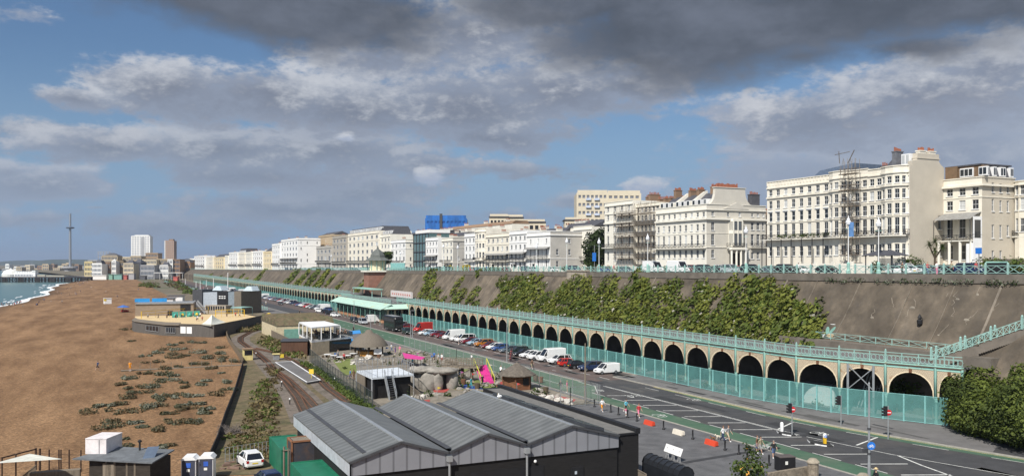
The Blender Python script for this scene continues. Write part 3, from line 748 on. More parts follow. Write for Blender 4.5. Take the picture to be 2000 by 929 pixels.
for px0,px1,yt,d,wl,kind,lab in TOWN:
 rows=max(3,int((HC+(HY-yt)*d/FPX)/4.2));cn=max(3,int((px1-px0)/2.6))
 r,PT,W_,zt,zb=tower_block('town_building',lab,px0,px1,yt,d,wl,548,rows,cn,GLB,16,slab=.4,cat='building')
 b=MB()
 if kind=='flat':b.prism([PT(-.4,-16.3,zt),PT(W_+.4,-16.3,zt),PT(W_+.4,.4,zt),PT(-.4,.4,zt)],(0,0,.9));obj('roof',b,[wl],r)
 elif kind=='pyramid':
  p=[PT(-.3,-16,zt+.02),PT(W_+.3,-16,zt+.02),PT(W_+.3,.3,zt+.02),PT(-.3,.3,zt+.02),PT(W_*.35,-8,zt+4.5),PT(W_*.65,-8,zt+4.5)]
  b.add(p,[(0,1,5,4),(1,2,5),(2,3,4,5),(3,0,4)]);obj('roof',b,SLT,r)
 elif kind=='turret':
  p=[PT(W_*.3,-12,zt),PT(W_*.95,-12,zt),PT(W_*.95,0,zt),PT(W_*.3,0,zt)]
  q=[PT(W_*.4,-9,zt+4),PT(W_*.85,-9,zt+4),PT(W_*.85,-3,zt+4),PT(W_*.4,-3,zt+4)]
  b.add(p+q,[(0,1,5,4),(1,2,6,5),(2,3,7,6),(3,0,4,7),(4,5,6,7)]);obj('roof',b,SLT,r)
 else:
  c=PT(W_/2,-2,zt);b.lathe(c,[(2.4,0),(2.8,.5),(1.2,1.6),(.2,2.6)],8);obj('roof',b,WHT,r)
b=MB()
for k,px in enumerate((192,197,202,208,214)):
 x,y=AT(px,1300);b.bar((x,y,0),(x,y,36),.8)
for z in(28,33,36):
 b.bar((*AT(190,1300),z),(*AT(216,1300),z),.6)
single('roof_frame',b,GRB,'pale open steel frame on the skyline above the seafront hotels','steel frame')
b=MB();c=Vector((*AT(306,985),0));t=Vector((CS,-SN,0))
pts=[c+t*(4.6*math.cos(q))+Vector((0,0,1.0+8.0*math.sin(q)))for q in[i*math.pi/8 for i in range(9)]]
b.prism(pts,(SN*6,CS*6,0));single('pavilion',b,SLT,'small dark arched pavilion beside the grey aquarium building','pavilion')
for px0,px1,y0_,y1_,ml,lab in((180,208,537,541,WHT,'long white awning on the beach at the foot of the pier'),(211,220,535.5,543,mat('kiosk_green',(.20,.36,.28),.6),'pale green beach kiosk nearest the white awning'),(221,238,535.5,544,mat('kiosk_teal',(.18,.34,.30),.6),'wider teal beach kiosk'),(240,248,537,544,mat('kiosk_red',(.42,.12,.10),.6),'small red beach kiosk'),(250,262,534,545,GRB,'grey beach kiosk with flat roof'),(272,284,538,545,SLT,'dark round-topped station shelter at the end of the beach'),(300,356,532,534,WHT,'long white canopy beyond the car park'),(337,347,540,546,mat('stall_red',(.5,.12,.10),.6),'red stall between the parked cars and the far promenade')):
 d=19*FPX/(545-HY)if y1_<546 else 900
 d*=.97
 A=Vector((*AT(px0,d),0));B=Vector((*AT(px1,d),0));zt=HC+(HY-y0_)*d/FPX;zb=HC+(HY-y1_)*d/FPX
 t=(B-A).normalized();n=Vector((SN,CS,0));m=MB()
 zb2=0
 m.prism([A+Vector((0,0,zt-.5)),B+Vector((0,0,zt-.5)),B+n*6+Vector((0,0,zt-.5)),A+n*6+Vector((0,0,zt-.5))],(0,0,.5))
 if y1_-y0_>3:
  m.prism([A+t*.5+n*.5,B-t*.5+n*.5,B-t*.5+n*5.5,A+t*.5+n*5.5],(0,0,zt-.5))
 else:
  L_=(B-A).length
  for k in range(6):
   p=A+t*(L_*k/5.)+n*1;m.bar(p,p+Vector((0,0,zt-.4)),.35)
 single('beach_kiosk' if y1_-y0_>3 else 'awning',m,ml,lab,'kiosk' if y1_-y0_>3 else 'awning')
rg=random.Random(44)
px=4
while px<168:
 w=rg.uniform(5,13);yt=rg.choice([517,519,521,523,525,526])+rg.uniform(-1,1)-(2 if 60<px<140 else 0)
 d=rg.uniform(1900,2600);wl=rg.choice([WHT,CRM,BEI,GRB,BRN,BEI])
 nm={WHT:'white',CRM:'cream',BEI:'beige',GRB:'grey',BRN:'brown'}[wl]
 r,PT,W_,zt,zb=tower_block('far_building','tiny %s block in the hazy strip of town beyond the pier'%nm,px,px+w,yt,d,wl,540,4,3,GLB,20,slab=.5,cat='building')
 r['group']='%s blocks on the far shore'%nm
 px+=w*.8
d=1960.;x,y=AT(137,d);zt=HC+(HY-417)*d/FPX;zb=-2
r=thing('observation_tower','very tall slender steel observation tower with a ring pod part-way up','observation tower',(x,y,zb))
b=MB();b.tube((x,y,zb),(x,y,zt),3.1,2.2,12);obj('mast',b,mat('tower_steel',(.33,.35,.38),.4,.4),r)
zp=HC+(HY-444.5)*d/FPX;b=MB();b.lathe((x,y,zp),[(2.6,-2.4),(6.5,-2.2),(9.2,-.6),(9.2,.6),(6.5,2.0),(2.6,2.4)],20);obj('pod',b,GLB,r,True)
b=MB();b.lathe((x,y,zb),[(16,8),(17,9),(16.5,12),(3,12.5)],16);b.tube((x,y,zb),(x,y,8),12,12,12);obj('base_building',b,GRB,r)
d=965.;PZ=3.0
r=thing('pier','long dark-legged pleasure pier with a white domed hall crossing the sea','pier',(*AT(80,d),-3.2))
n=Vector((SN,CS,0));t=Vector((CS,-SN,0));A=Vector((*AT(-60,d),0));B=Vector((*AT(178,d),0));L_=(B-A).length
b=MB();b.prism([A+Vector((0,0,PZ-1.3)),B+Vector((0,0,PZ-1.3)),B+n*22+Vector((0,0,PZ-1.3)),A+n*22+Vector((0,0,PZ-1.3))],(0,0,1.3));obj('deck',b,mat('pier_deck',(.035,.035,.045),.8),r)
b=MB();PL=mat('pier_iron',(.05,.042,.04),.9)
k=0;u=0
while u<L_:
 for v in(1,7,14,21):
  p=A+t*u+n*v;b.tube((p.x,p.y,-5),(p.x,p.y,PZ-1.2),.45,n=5)
 for v in(1,14):
  p=A+t*u+n*v;q=p+t*4;b.bar((p.x,p.y,-3),(q.x,q.y,PZ-1.4),.25);b.bar((q.x,q.y,-3),(p.x,p.y,PZ-1.4),.25)
 if k%4==0:
  for w_ in(1.2,2.4,3.6,5.0,6.2):
   p=A+t*(u+w_);b.tube((p.x,p.y,-5),(p.x,p.y,PZ-1.2),.5,n=5)
 u+=4.2 if k%5 else 6;k+=1
obj('piles',b,PL,r)
def pu(px):return(Vector((*AT(px,d),0))-A).dot(t)
def PP(px,v,z):p=A+t*pu(px)+n*v;return Vector((p.x,p.y,z))
c=PP(10,11,PZ);b=MB();zz=HC+(HY-525.5)*d/FPX-PZ
b.lathe(c,[(9.2,0),(9.2,2.2),(9.6,2.3),(9.0,3.2),(7.2,zz*.74),(4,zz*.93),(1.2,zz),(.3,zz+1.2)],24);obj('dome',b,mat('dome_white',(.78,.77,.72),.5,var=.08),r,False)
b=MB()
b.prism([PP(22,5,PZ),PP(60,5,PZ),PP(60,17,PZ),PP(22,17,PZ)],(0,0,4.0))
for px in range(26,58,5):
 c=PP(px,5,PZ+4);b.prism([c-t*1.3,c+t*1.3,c+t*1.3+Vector((0,0,1.2)),c+Vector((0,0,2.3)),c-t*1.3+Vector((0,0,1.2))],n*12)
obj('hall',b,WHITE,r)
b=MB()
for px in range(24,58,3):b.quad(PP(px,4.95,PZ+.6),PP(px+1.8,4.95,PZ+.6),PP(px+1.8,4.95,PZ+2.6),PP(px,4.95,PZ+2.6))
obj('hall_windows',b,GLB,r)
b=MB();b.prism([PP(59.5,4,PZ),PP(65,4,PZ),PP(65,9,PZ),PP(59.5,9,PZ)],(0,0,6.2));b.prism([PP(58.8,3.5,PZ+6.2),PP(65.7,3.5,PZ+6.2),PP(65.7,9.5,PZ+6.2),PP(58.8,9.5,PZ+6.2)],(0,0,1.0));obj('tower',b,WHITE,r)
b=MB();b.prism([PP(66,6,PZ),PP(82,6,PZ),PP(82,15,PZ),PP(66,15,PZ)],(0,0,2.4));b.prism([PP(84,6,PZ),PP(120,6,PZ),PP(120,15,PZ),PP(84,15,PZ)],(0,0,1.6));obj('side_stalls',b,[mat('pier_stalls',(.36,.34,.27),.8)],r)
b=MB()
for i in range(80):
 p=A+t*(L_*i/80.);q=A+t*(L_*(i+1)/80.);b.bar(p+Vector((0,0,PZ)),p+Vector((0,0,PZ+1.2)),.15);b.bar(p+Vector((0,0,PZ+1.2)),q+Vector((0,0,PZ+1.2)),.15)
obj('pier_railing',b,GRB,r)
STUC=mat('cream_stucco',(.78,.73,.62),.75,var=.07,scale=.5,streak=((.60,.54,.43),.5,.45))
STUC2=mat('ivory_stucco',(.79,.755,.66),.75,var=.06,scale=.5,streak=((.6,.56,.48),.5,.4))
STUW=mat('white_stucco',(.82,.81,.78),.7,var=.05,scale=.5)
STUY=mat('yellow_stucco',(.74,.62,.40),.8,var=.07,scale=.5)
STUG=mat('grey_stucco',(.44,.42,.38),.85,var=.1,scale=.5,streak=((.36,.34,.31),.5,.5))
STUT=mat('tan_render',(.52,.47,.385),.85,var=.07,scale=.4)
LEAD=mat('lead_roof',(.16,.165,.18),.6,var=.2)
IRON=mat('black_balcony_iron',(.03,.03,.033),.5)
CANP=mat('zinc_canopy',(.26,.255,.24),.6,var=.25,scale=2)
WINC={}
def window_mesh(w,h,style,wall):
 key=(round(w,2),round(h,2),style,wall.name)
 if key in WINC:return WINC[key]
 m=MB();D=.2;a,c=-w/2,w/2;f=.05
 m.quad((a,0,0),(a,D,0),(a,D,h),(a,0,h),0);m.quad((c,0,0),(c,0,h),(c,D,h),(c,D,0),0)
 m.quad((a,0,h),(a,D,h),(c,D,h),(c,0,h),0);m.quad((a,0,0),(c,0,0),(c,D,0),(a,D,0),0)
 m.box(a-.12,c+.12,-.14,.02,-.12,-.005,1)
 for x0,x1,z0,z1 in((a,a+f,0,h),(c-f,c,0,h),(a+f,c-f,0,f),(a+f,c-f,h-f,h),(a+f,c-f,h*.5-.03,h*.5+.03)):
  m.box(x0+.001,x1-.001,D-.09,D-.03,z0+.001,z1-.001,1)
 if style=='sash':m.box(-.014,.014,D-.08,D-.03,f,h-f,1)
 m.quad((a,D-.04,0),(c,D-.04,0),(c,D-.04,h),(a,D-.04,h),2)
 if style=='hood':
  m.box(a-.2,c+.2,-.2,-.004,h+.2,h+.36,1);m.box(a-.14,c+.14,-.08,-.004,h+.02,h+.2,1)
 me=m.mesh('window',[wall,WHITE,WGLASS]);WINC[key]=me
 return me
def facade(root,wallmb,P,rz,width,z0,z1,wins,wall,mi=0):
 ca,sa=math.cos(rz),math.sin(rz)
 us=sorted({0.,width}|{round(u-w/2,3)for u,z,w,h,s in wins}|{round(u+w/2,3)for u,z,w,h,s in wins})
 zs_=sorted({z0,z1}|{round(z,3)for u,z,w,h,s in wins}|{round(z+h,3)for u,z,w,h,s in wins})
 def inside(u,z):
  return any(abs(u-wu)<w/2-1e-4 and wz+1e-4<z<wz+h-1e-4 for wu,wz,w,h,s in wins)
 for za,zb in zip(zs_,zs_[1:]):
  run=None
  for ua,ub in list(zip(us,us[1:]))+[(width,width)]:
   solid=ub>ua and not inside((ua+ub)/2,(za+zb)/2)
   if solid and run is None:run=ua
   if(not solid)and run is not None:
    e=ua
    wallmb.quad((P[0]+run*ca,P[1]+run*sa,za),(P[0]+e*ca,P[1]+e*sa,za),(P[0]+e*ca,P[1]+e*sa,zb),(P[0]+run*ca,P[1]+run*sa,zb),mi)
    run=None
 o=root.location
 for u,z,w,h,s in wins:
  if s=='open':continue
  ob=bpy.data.objects.new('window',window_mesh(w,h,s,wall));COL.objects.link(ob);ob.parent=root
  ob.location=(P[0]+u*ca-o.x,P[1]+u*sa-o.y,z-o.z);ob.rotation_euler=(0,0,rz)
FRONT=-math.pi/2
def band(mb,pts,z0,z1,out,m=0):
 n=len(pts);offs=[]
 for i in range(n):
  d=Vector((0,0,0))
  for a,c in((i-1,i),(i,i+1)):
   if 0<=a and c<n:
    t=(Vector((*pts[c],0))-Vector((*pts[a],0))).normalized();d+=Vector((t.y,-t.x,0))
  d.normalize()
  if 0<i<n-1:
   t=(Vector((*pts[i+1],0))-Vector((*pts[i],0))).normalized();d/=max(.4,d.dot(Vector((t.y,-t.x,0))))
  offs.append(d)
 for i in range(n-1):
  a,c=Vector((*pts[i],0)),Vector((*pts[i+1],0));oa,oc=offs[i],offs[i+1]
  A=[a-oa*.01,c-oc*.01,c+oc*out,a+oa*out]
  mb.prism([(p.x,p.y,z0)for p in A],(0,0,z1-z0),m)
def chimney(root,x,y,z,w,l,h,n=5,rz=0,wall=None):
 s=MB();s.obox((x,y,z),l,w,h,rz);s.obox((x,y,z+h),l+.2,w+.2,.18,rz)
 o=obj('chimney',s,wall or STUC,root)
 p=MB()
 for i in range(n):
  u=(i-(n-1)/2)*(l*.86/max(1,n-1)if n>1 else 0)
  q=(x+u*math.cos(rz),y+u*math.sin(rz),z+h+.18);p.tube(q,(q[0],q[1],q[2]+rnd.uniform(.45,.8)),.15,.12,6)
 obj('chimney_pots',p,TERRA,o)
def balcony(root,pts,z,depth=1.1,h=1.0,mat_=None,name='balcony'):
 m=MB();band(m,pts,z-.18,z,depth,0)
 n=len(pts)
 for a,c in zip(pts,pts[1:]):
  t=(Vector((*c,0))-Vector((*a,0)));L_=t.length;t.normalize();o=Vector((t.y,-t.x,0))*(depth-.06)
  A=Vector((*a,z))+o;k=max(2,int(L_/.28))
  for hh in(h,.1):m.bar(A+Vector((0,0,hh)),A+t*L_+Vector((0,0,hh)),.06,m=1)
  for i in range(k+1):
   p=A+t*(L_*i/k);m.bar(p,p+Vector((0,0,h)),.035 if i%5 else .06,m=1)
  for i in range(0,k,5):
   p=A+t*(L_*i/k);q=A+t*(L_*min(k,i+5)/k);m.bar(p+Vector((0,0,.1)),q+Vector((0,0,h)),.045,m=1);m.bar(p+Vector((0,0,h)),q+Vector((0,0,.1)),.045,m=1)
 for e in(0,-1):
  a=pts[e];t=Vector((*pts[1],0))-Vector((*pts[0],0))if e==0 else Vector((*pts[-1],0))-Vector((*pts[-2],0));t.normalize();o=Vector((t.y,-t.x,0))
  p=Vector((*a,z));m.bar(p+Vector((0,0,h)),p+o*depth+Vector((0,0,h)),.06,m=1);m.bar(p+Vector((0,0,h*.5)),p+o*depth+Vector((0,0,h*.5)),.05,m=1)
 return obj(name,m,[STUC2,mat_ or IRON],root)
def canopy(root,pts,z,depth,drop,m_=None,posts=True,zb=None):
 m=MB()
 for a,c in zip(pts,pts[1:]):
  t=(Vector((*c,0))-Vector((*a,0)));L_=t.length;t.normalize();o=Vector((t.y,-t.x,0))
  A,C=Vector((*a,z)),Vector((*c,z));D=o*depth-Vector((0,0,drop))
  n_=4
  prev=None
  for i in range(n_+1):
   q=i/n_;off=o*depth*q-Vector((0,0,drop*(q*.55+q*q*.45)))
   if prev is not None:m.prism([A+prev,C+prev,C+off,A+off],(0,0,.06))
   prev=off
  if posts:
   k=max(2,int(L_/2.6))
   for i in range(k+1):
    p=A+t*(L_*i/k)+D;m.bar((p.x,p.y,zb if zb is not None else z-3),p,.09,m=1)
 return obj('canopy',m,[m_ or CANP,IRON],root)
def terrace(name,label,ya,yb,ztop,floors,nwin,wall=STUC,xf=130.,depth=15.,zb=None,flank=None,flankwall=None,winw=1.05,corn=(),par=.9,balc=None,canp=None,roof='flat',chim=(),bows=(),cat='terraced house',hood=None,skip=(),flankband=True,roofh=2.6,balustrade=False,fwin=(),doors=()):
 zb=(topz((ya+yb)/2)+.3)if zb is None else zb
 xf=xf+bend((ya+yb)/2)
 root=thing(name,label,cat,(xf+depth/2,(ya+yb)/2,zb))
 zb-=.6
 wl=MB();Wd=ya-yb
 segs=[(xf,ya),(xf,yb)]
 line=[(xf,ya)]
 for(ba,bb)in bows:
  r_=(ba-bb)/2;c_=(ba+bb)/2;dp=min(1.7,r_*.55)
  for i in range(6):
   q=math.pi*i/5.;line.append((xf-dp*math.sin(q)**.8 if 0<i<5 else xf,c_+r_*math.cos(q)))
 line.append((xf,yb))
 clean=[line[0]]
 for p in line[1:]:
  if(Vector((*p,0))-Vector((*clean[-1],0))).length>.05:clean.append(p)
 line=clean
 ztf=ztop-par
 flat_len=sum(abs(a[1]-c[1])for a,c in zip(line,line[1:])if abs(a[0]-c[0])<.01 and abs(a[0]-xf)<.01)
 for a,c in zip(line,line[1:]):
  t=Vector((c[0]-a[0],c[1]-a[1],0));L_=t.length;rz=math.atan2(t.y,t.x);wins=[]
  isflat=abs(a[0]-c[0])<.01 and abs(a[0]-xf)<.01
  k=max(1,int(round(nwin*L_/max(flat_len,.1))))if isflat else 1
  if not isflat and L_<winw+.3:k=0 if L_<.9 else 1
  for fi,(fz,fh)in enumerate(floors):
   for i in range(k):
    ww=min(winw,L_*.6);u=L_*(i+.5)/k
    st='hood' if hood and fi in hood and isflat else 'sash'
    if(fi,i)in skip:continue
    wins.append((u,fz,ww,fh,st))
  facade(root,wl,a,rz,L_,zb,ztop,wins,wall)
 if flank:
  wins=[(u,fz,w,h,'sash')for(u,fz,w,h)in fwin]
  facade(root,wl,(xf,yb),0.0,depth,zb,ztop,wins,flankwall or wall,1)
 else:
  wl.quad((xf,yb,zb),(xf+depth,yb,zb),(xf+depth,yb,ztop),(xf,yb,ztop),1)
 wl.quad((xf+depth,yb,zb),(xf+depth,ya,zb),(xf+depth,ya,ztop),(xf+depth,yb,ztop),1)
 wl.quad((xf+depth,ya,zb),(xf,ya,zb),(xf,ya,ztop),(xf+depth,ya,ztop),1)
 obj('wall',wl,[wall,flankwall or wall],root)
 full=line+([(xf+depth,yb)]if flank and flankband else[])
 for z,o_,h_ in tuple(corn)+((ztop+.16,.14,.16),):
  tr=MB();band(tr,full,z-h_,z,o_);obj('cornice',tr,wall,root)
 if balustrade:
  tr=MB()
  k=int(Wd/.9)
  for i in range(k):
   tr.box(xf-.13,xf-.03,ya-(i+.25)*Wd/k,ya-(i+.05)*Wd/k,ztf+.1,ztop-.05)
  obj('balustrade',tr,wall,root)
 rf=MB()
 if roof=='mansard':
  o=1.0;i_=2.3
  p=[(xf+o,yb+.2,ztop-.05),(xf+o,ya-.2,ztop-.05),(xf+depth-.4,ya-.2,ztop-.05),(xf+depth-.4,yb+.2,ztop-.05)]
  q=[(xf+i_,yb+.9,ztop+roofh),(xf+i_,ya-.9,ztop+roofh),(xf+depth-1.5,ya-.9,ztop+roofh),(xf+depth-1.5,yb+.9,ztop+roofh)]
  rf.add(p+q,[(0,1,5,4),(1,2,6,5),(2,3,7,6),(3,0,4,7),(4,5,6,7)])
  o_=obj('roof',rf,ROOFSL,root)
  nd=max(2,int(Wd/2.6))
  for k in range(nd):
   yc=ya-Wd*(k+.5)/nd;d=MB()
   d.box(xf+.9,xf+2.6,yc-.72,yc+.72,ztop+.25,ztop+1.95,0);d.quad((xf+.89,yc-.56,ztop+.42),(xf+.89,yc+.56,ztop+.42),(xf+.89,yc+.56,ztop+1.75),(xf+.89,yc-.56,ztop+1.75),1)
   d.box(xf+.84,xf+.885,yc-.03,yc+.03,ztop+.42,ztop+1.75,0);d.box(xf+.84,xf+.885,yc-.56,yc+.56,ztop+1.08,ztop+1.15,0)
   obj('dormer',d,[WHITE,WGLASS],root)
 elif roof=='pitched':
  xm=xf+depth*.5;z_=ztop-.3
  rf.add([(xf+.5,ya,z_),(xf+.5,yb,z_),(xm,yb,z_+roofh),(xm,ya,z_+roofh),(xf+depth,ya,z_),(xf+depth,yb,z_)],[(0,1,2,3),(3,2,5,4),(1,5,2),(0,3,4)])
  obj('roof',rf,ROOFSL,root)
 else:
  rf.box(xf+.3,xf+depth-.05,yb+.05,ya-.05,ztop-par-.3,ztop-par)
  obj('roof',rf,LEAD,root)
 for(cx,cyv,w_,l_,h_,n_)in chim:chimney(root,xf+cx,cyv,ztop-par if roof=='flat' else ztop-.2,w_,l_,h_+(par if roof=='flat' else 0),n_,0)
 for spec in(balc or()):
  if isinstance(spec,tuple):balcony(root,[(xf,spec[1]),(xf,spec[2])],spec[0])
  else:balcony(root,line,spec)
 for(z,d_,dr,y0c,y1c)in(canp or()):
  canopy(root,[(xf,y0c),(xf,y1c)],z,d_,dr,zb=zb)
 d=MB()
 for yd in doors:
  d.box(xf-.1,xf-.003,yd-.55,yd+.55,zb,zb+2.5,0);d.box(xf-1.3,xf-.003,yd-1.0,yd+1.0,zb+2.75,zb+3.1,1)
  for s_ in(-.85,.85):d.tube((xf-1.1,yd+s_,zb),(xf-1.1,yd+s_,zb+2.75),.16,n=8,m=1)
 if doors:obj('door',d,[IRON,wall],root)
 return root,line,xf
Y=lambda px,X=130.:YX(px,X)
yA0,yA1=Y(1498),Y(1776)
FA=[(20.5,2.0),(24.4,2.9),(28.0,1.9),(30.8,1.7),(33.6,1.25)]
yb1,yb2=Y(1622),Y(1667);yc1,yc2=Y(1724),Y(1772)
A,lineA,xA=terrace('terraced_house','wide cream eight-bay terrace, left half of the long cream row',yA0,yb1,36.6,FA,8,STUC,flank=None,corn=((24.1,.3,.3),(27.7,.12,.18),(33.3,.28,.3),(35.4,.25,.25)),hood=(2,),balustrade=True,depth=17,balc=[(24.05,yA0+.8,yb1)])
for i in range(7):
 bA=MB();y=yA0-.2-i*(yA0-yb1)/6.2;bA.bar((128.4,y,17.3),(128.4,y,24.0),.14);obj('balcony_post',bA,IRON,A)
pl=MB()
for i in range(30):pl.leaves((128.95,yA0-rnd.uniform(3.5,20),24.6+rnd.uniform(0,.2)),(.4,.5,.45),16,.14,rnd,(0,1))
tag(obj('balcony_plants',pl,[LEAF2,LEAF1],A),kind='stuff')
rf=MB();rf.add([(136,yA0-5,36.0),(136,yb1+1.5,36.0),(138,yb1+1.5,39.6),(138,yA0-7.5,38.9),(146,yb1+1.5,39.6),(146,yA0-7,38.9),(146,yb1+1.5,36),(146,yA0-5,36)],[(0,1,2,3),(3,2,4,5),(0,3,5,7),(1,6,4,2)]);obj('roof_lantern',rf,GLB,A)
A2,l2,x2=terrace('terraced_house','cream bow-fronted house beside the scaffold tower, middle of the long cream row',yb1,Y(1696),36.9,FA,2,STUC,bows=[(yb1-.1,yb2)],corn=((24.1,.3,.3),(27.7,.12,.18),(30.4,.1,.15),(33.3,.28,.3),(35.7,.2,.25)),depth=17,balc=[24.05])
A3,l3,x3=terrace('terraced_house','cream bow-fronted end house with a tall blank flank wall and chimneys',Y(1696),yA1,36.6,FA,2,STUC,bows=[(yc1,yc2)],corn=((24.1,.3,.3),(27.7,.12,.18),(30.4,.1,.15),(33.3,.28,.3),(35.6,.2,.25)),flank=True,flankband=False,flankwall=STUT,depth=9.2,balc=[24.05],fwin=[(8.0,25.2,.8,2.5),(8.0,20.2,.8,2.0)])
g=MB()
g.prism([(130.8,yA1+.01,36.5),(139.0,yA1+.01,36.5),(139.0,yA1+.01,36.7),(138.3,yA1+.01,37.1),(137.8,yA1+.01,37.6),(137.8,yA1+.01,39.0),(132.2,yA1+.01,39.0),(132.0,yA1+.01,37.7),(130.8,yA1+.01,37.5)],(0,1.0,0))
g.box(132.0,138.0,yA1-.1,yA1+1.15,38.0,38.2)
obj('gable',g,STUT,A3)
for xx in(133.6,136.2):chimney(A3,xx,yA1+.5,39.0,.9,1.5,.35,5)
rf=MB();rf.add([(131.4,yA1+1,36.4),(131.4,Y(1712),36.4),(134.8,Y(1712),39.2),(134.8,yA1+1,39.6),(139,Y(1712),36.4),(139,yA1+1,36.4)],[(0,1,2,3),(3,2,4,5),(1,4,2)]);obj('attic_roof',rf,ROOFSL,A3)
d=MB();yd=Y(1757);d.box(131.5,134,yd-.9,yd+.9,37.0,39.0,0)
for s_ in(-.45,.45):d.box(131.46,131.5,yd+s_-.3,yd+s_+.3,37.3,38.8,1)
obj('dormer',d,[WHITE,WGLASS],A3)
chimney(A3,133.5,Y(1727),37.2,1.0,1.8,2.6,5,wall=LEAD);chimney(A2,135.5,Y(1690),36.4,1.0,1.8,1.2,4,wall=ROOFSL)
SCF=mat('scaffold_tube',(.22,.185,.15),.5,.4);BRD=mat('scaffold_boards',(.20,.145,.09),.9,var=.3)
def scaffold(label,x0,x1,ya,yb,z0,z1,lift,nb,zboard=0):
 root=thing('scaffold',label,'scaffold',((x0+x1)/2,(ya+yb)/2,z0));t=MB();bd=MB();rg=random.Random(int(ya*10))
 for i in range(nb+1):
  y=ya+(yb-ya)*i/nb
  for x in(x0,x1):t.tube((x,y,z0),(x,y,z1+rg.uniform(.4,1.6)),.055,n=4)
 z=z0+lift
 while z<z1+.2:
  for x in(x0,x1):
   t.tube((x,ya+.4,z),(x,yb-.4,z),.055,n=4);t.tube((x,ya+.4,z+1.0),(x,yb-.4,z+1.0),.055,n=4);t.tube((x,ya,z+.5),(x,yb,z+.5),.04,n=4)
  for i in range(nb+1):
   y=ya+(yb-ya)*i/nb;t.tube((x0-.3,y,z),(x1+.2,y,z),.055,n=4)
  for i in range(0,nb,2):
   a,c=ya+(yb-ya)*i/nb,ya+(yb-ya)*(i+1)/nb;t.tube((x0-.06,a,z),(x0-.06,c,z+lift),.05,n=4)
  bd.box(x0+.1,x1-.1,min(ya,yb)+.1,max(ya,yb)-.1,z+.06,z+.13)
  z+=lift
 obj('tubes',t,SCF,root);obj('boards',bd,BRD,root)
 return root
s=scaffold('narrow tall scaffold tower standing against the cream bow-fronted house',126.9,128.1,Y(1664),Y(1693),17.4,37.4,3.1,4)
b=MB();yy_=Y(1678);b.bar((127,yy_,38),(127,yy_-1.6,40.4),.12);b.bar((127,yy_+2,38.2),(127,yy_+2.2,40.6),.1);b.bar((127,yy_+3.2,40.0),(127,yy_-.5,40.2),.1);obj('hoist',b,SCF,s)
xE=139.0;yE0,yE1=yA1,Y(1918,xE)
E,lE,xE_=terrace('corner_house','pale cream house with a dark mansard attic and a canopy over its balcony',yE0,yE1,34.2,[(19.6,2.6),(23.6,3.4),(28.6,1.7),(31.2,1.3)],3,STUC,xf=xE,depth=9,flank=True,flankwall=STUT,winw=1.25,corn=((29.9+.9,.1,.15),(33.0,.5,.35)),roof='mansard',roofh=2.4,par=1.2,fwin=[(2.9,19.0,.62,2.2),(5.0,19.0,.62,2.2),(2.9,23.4,.62,2.4),(5.0,23.4,.62,2.4),(7.0,23.8,.62,2.0),(2.9,28.2,.62,2.2),(5.0,28.2,.62,2.0),(7.0,28.2,.62,2.0),(2.9,32.2-.6,.62,1.7),(5.0,31.6,.62,1.6),(7.0,31.6,.62,1.4)],cat='house')
canopy(E,[(xE,yE0-.3),(xE,yE1+.1)],28.0,3.0,1.3,zb=23.4);balcony(E,[(xE,yE0-.3),(xE,yE1)],23.0,2.6)
m=MB()
for i in range(4):m.tube((xE-2.3,yE0-.8-i*(yE0-yE1-1.2)/3,17.5),(xE-2.3,yE0-.8-i*(yE0-yE1-1.2)/3,22.8),.26,n=10)
obj('porch_column',m,STUC2,E)
m=MB();m.box(xE-2.4,xE-2.2,yE1,yE1+1.3,17.5,22.4,0);m.box(xE-2.3,xE-.01,yE1-.02,yE1+.06,17.5,27.2,0);m.quad((xE-2.0,yE1-.04,23.4),(xE-.4,yE1-.04,23.4),(xE-.4,yE1-.04,26.6),(xE-2.0,yE1-.04,26.6),1);obj('glazed_screen',m,[WHITE,WGLASS],E)
m=MB();m.box(xE+.6,xE+2.0,yE1+.2,yE0,34.0,36.4,0);m.box(xE+.2,xE+.6,yE0-2.6,yE0-.2,34.1,36.6,0);obj('attic_front',m,mat('attic_brown',(.17,.11,.065),.9),E)
for i,(yy_,w_)in enumerate(((yE0-4.4,2.6),(yE0-7.6,1.6))):
 m=MB();m.box(xE+.3,xE+.7,yy_-w_/2,yy_+w_/2,34.5,36.1,0)
 n_=3 if w_>2 else 2
 for k in range(n_):m.quad((xE+.29,yy_-w_/2+.12+k*(w_-.1)/n_,34.7),(xE+.29,yy_-w_/2+(k+1)*(w_-.1)/n_,34.7),(xE+.29,yy_-w_/2+(k+1)*(w_-.1)/n_,35.9),(xE+.29,yy_-w_/2+.12+k*(w_-.1)/n_,35.9),1)
 obj('attic_window',m,[WHITE,WGLASS],E)
for i,xx in enumerate((140.6,142.6,144.8,147.2)):
 m=MB();w_=.9 if i!=2 else 1.5;m.box(xx-w_/2,xx+w_/2,yE1+.05,yE1+1.2,34.5,36.2,0)
 for k in(-1,1):m.quad((xx+k*w_*.23-w_*.18,yE1+.04,34.7),(xx+k*w_*.23+w_*.18,yE1+.04,34.7),(xx+k*w_*.23+w_*.18,yE1+.04,36.0),(xx+k*w_*.23-w_*.18,yE1+.04,36.0),1)
 obj('flank_dormer',m,[WHITE,WGLASS],E)
m=MB();m.box(xE+.4,147.8,yE1+.5,yE0,36.45,36.7);m.add([(xE+.5,yE1+.3,34.2),(147.9,yE1+.3,34.2),(147.6,yE1+1.0,36.4),(xE+.9,yE1+1.0,36.4)],[(0,1,2,3)]);obj('attic_roof',m,ROOFSL,E)
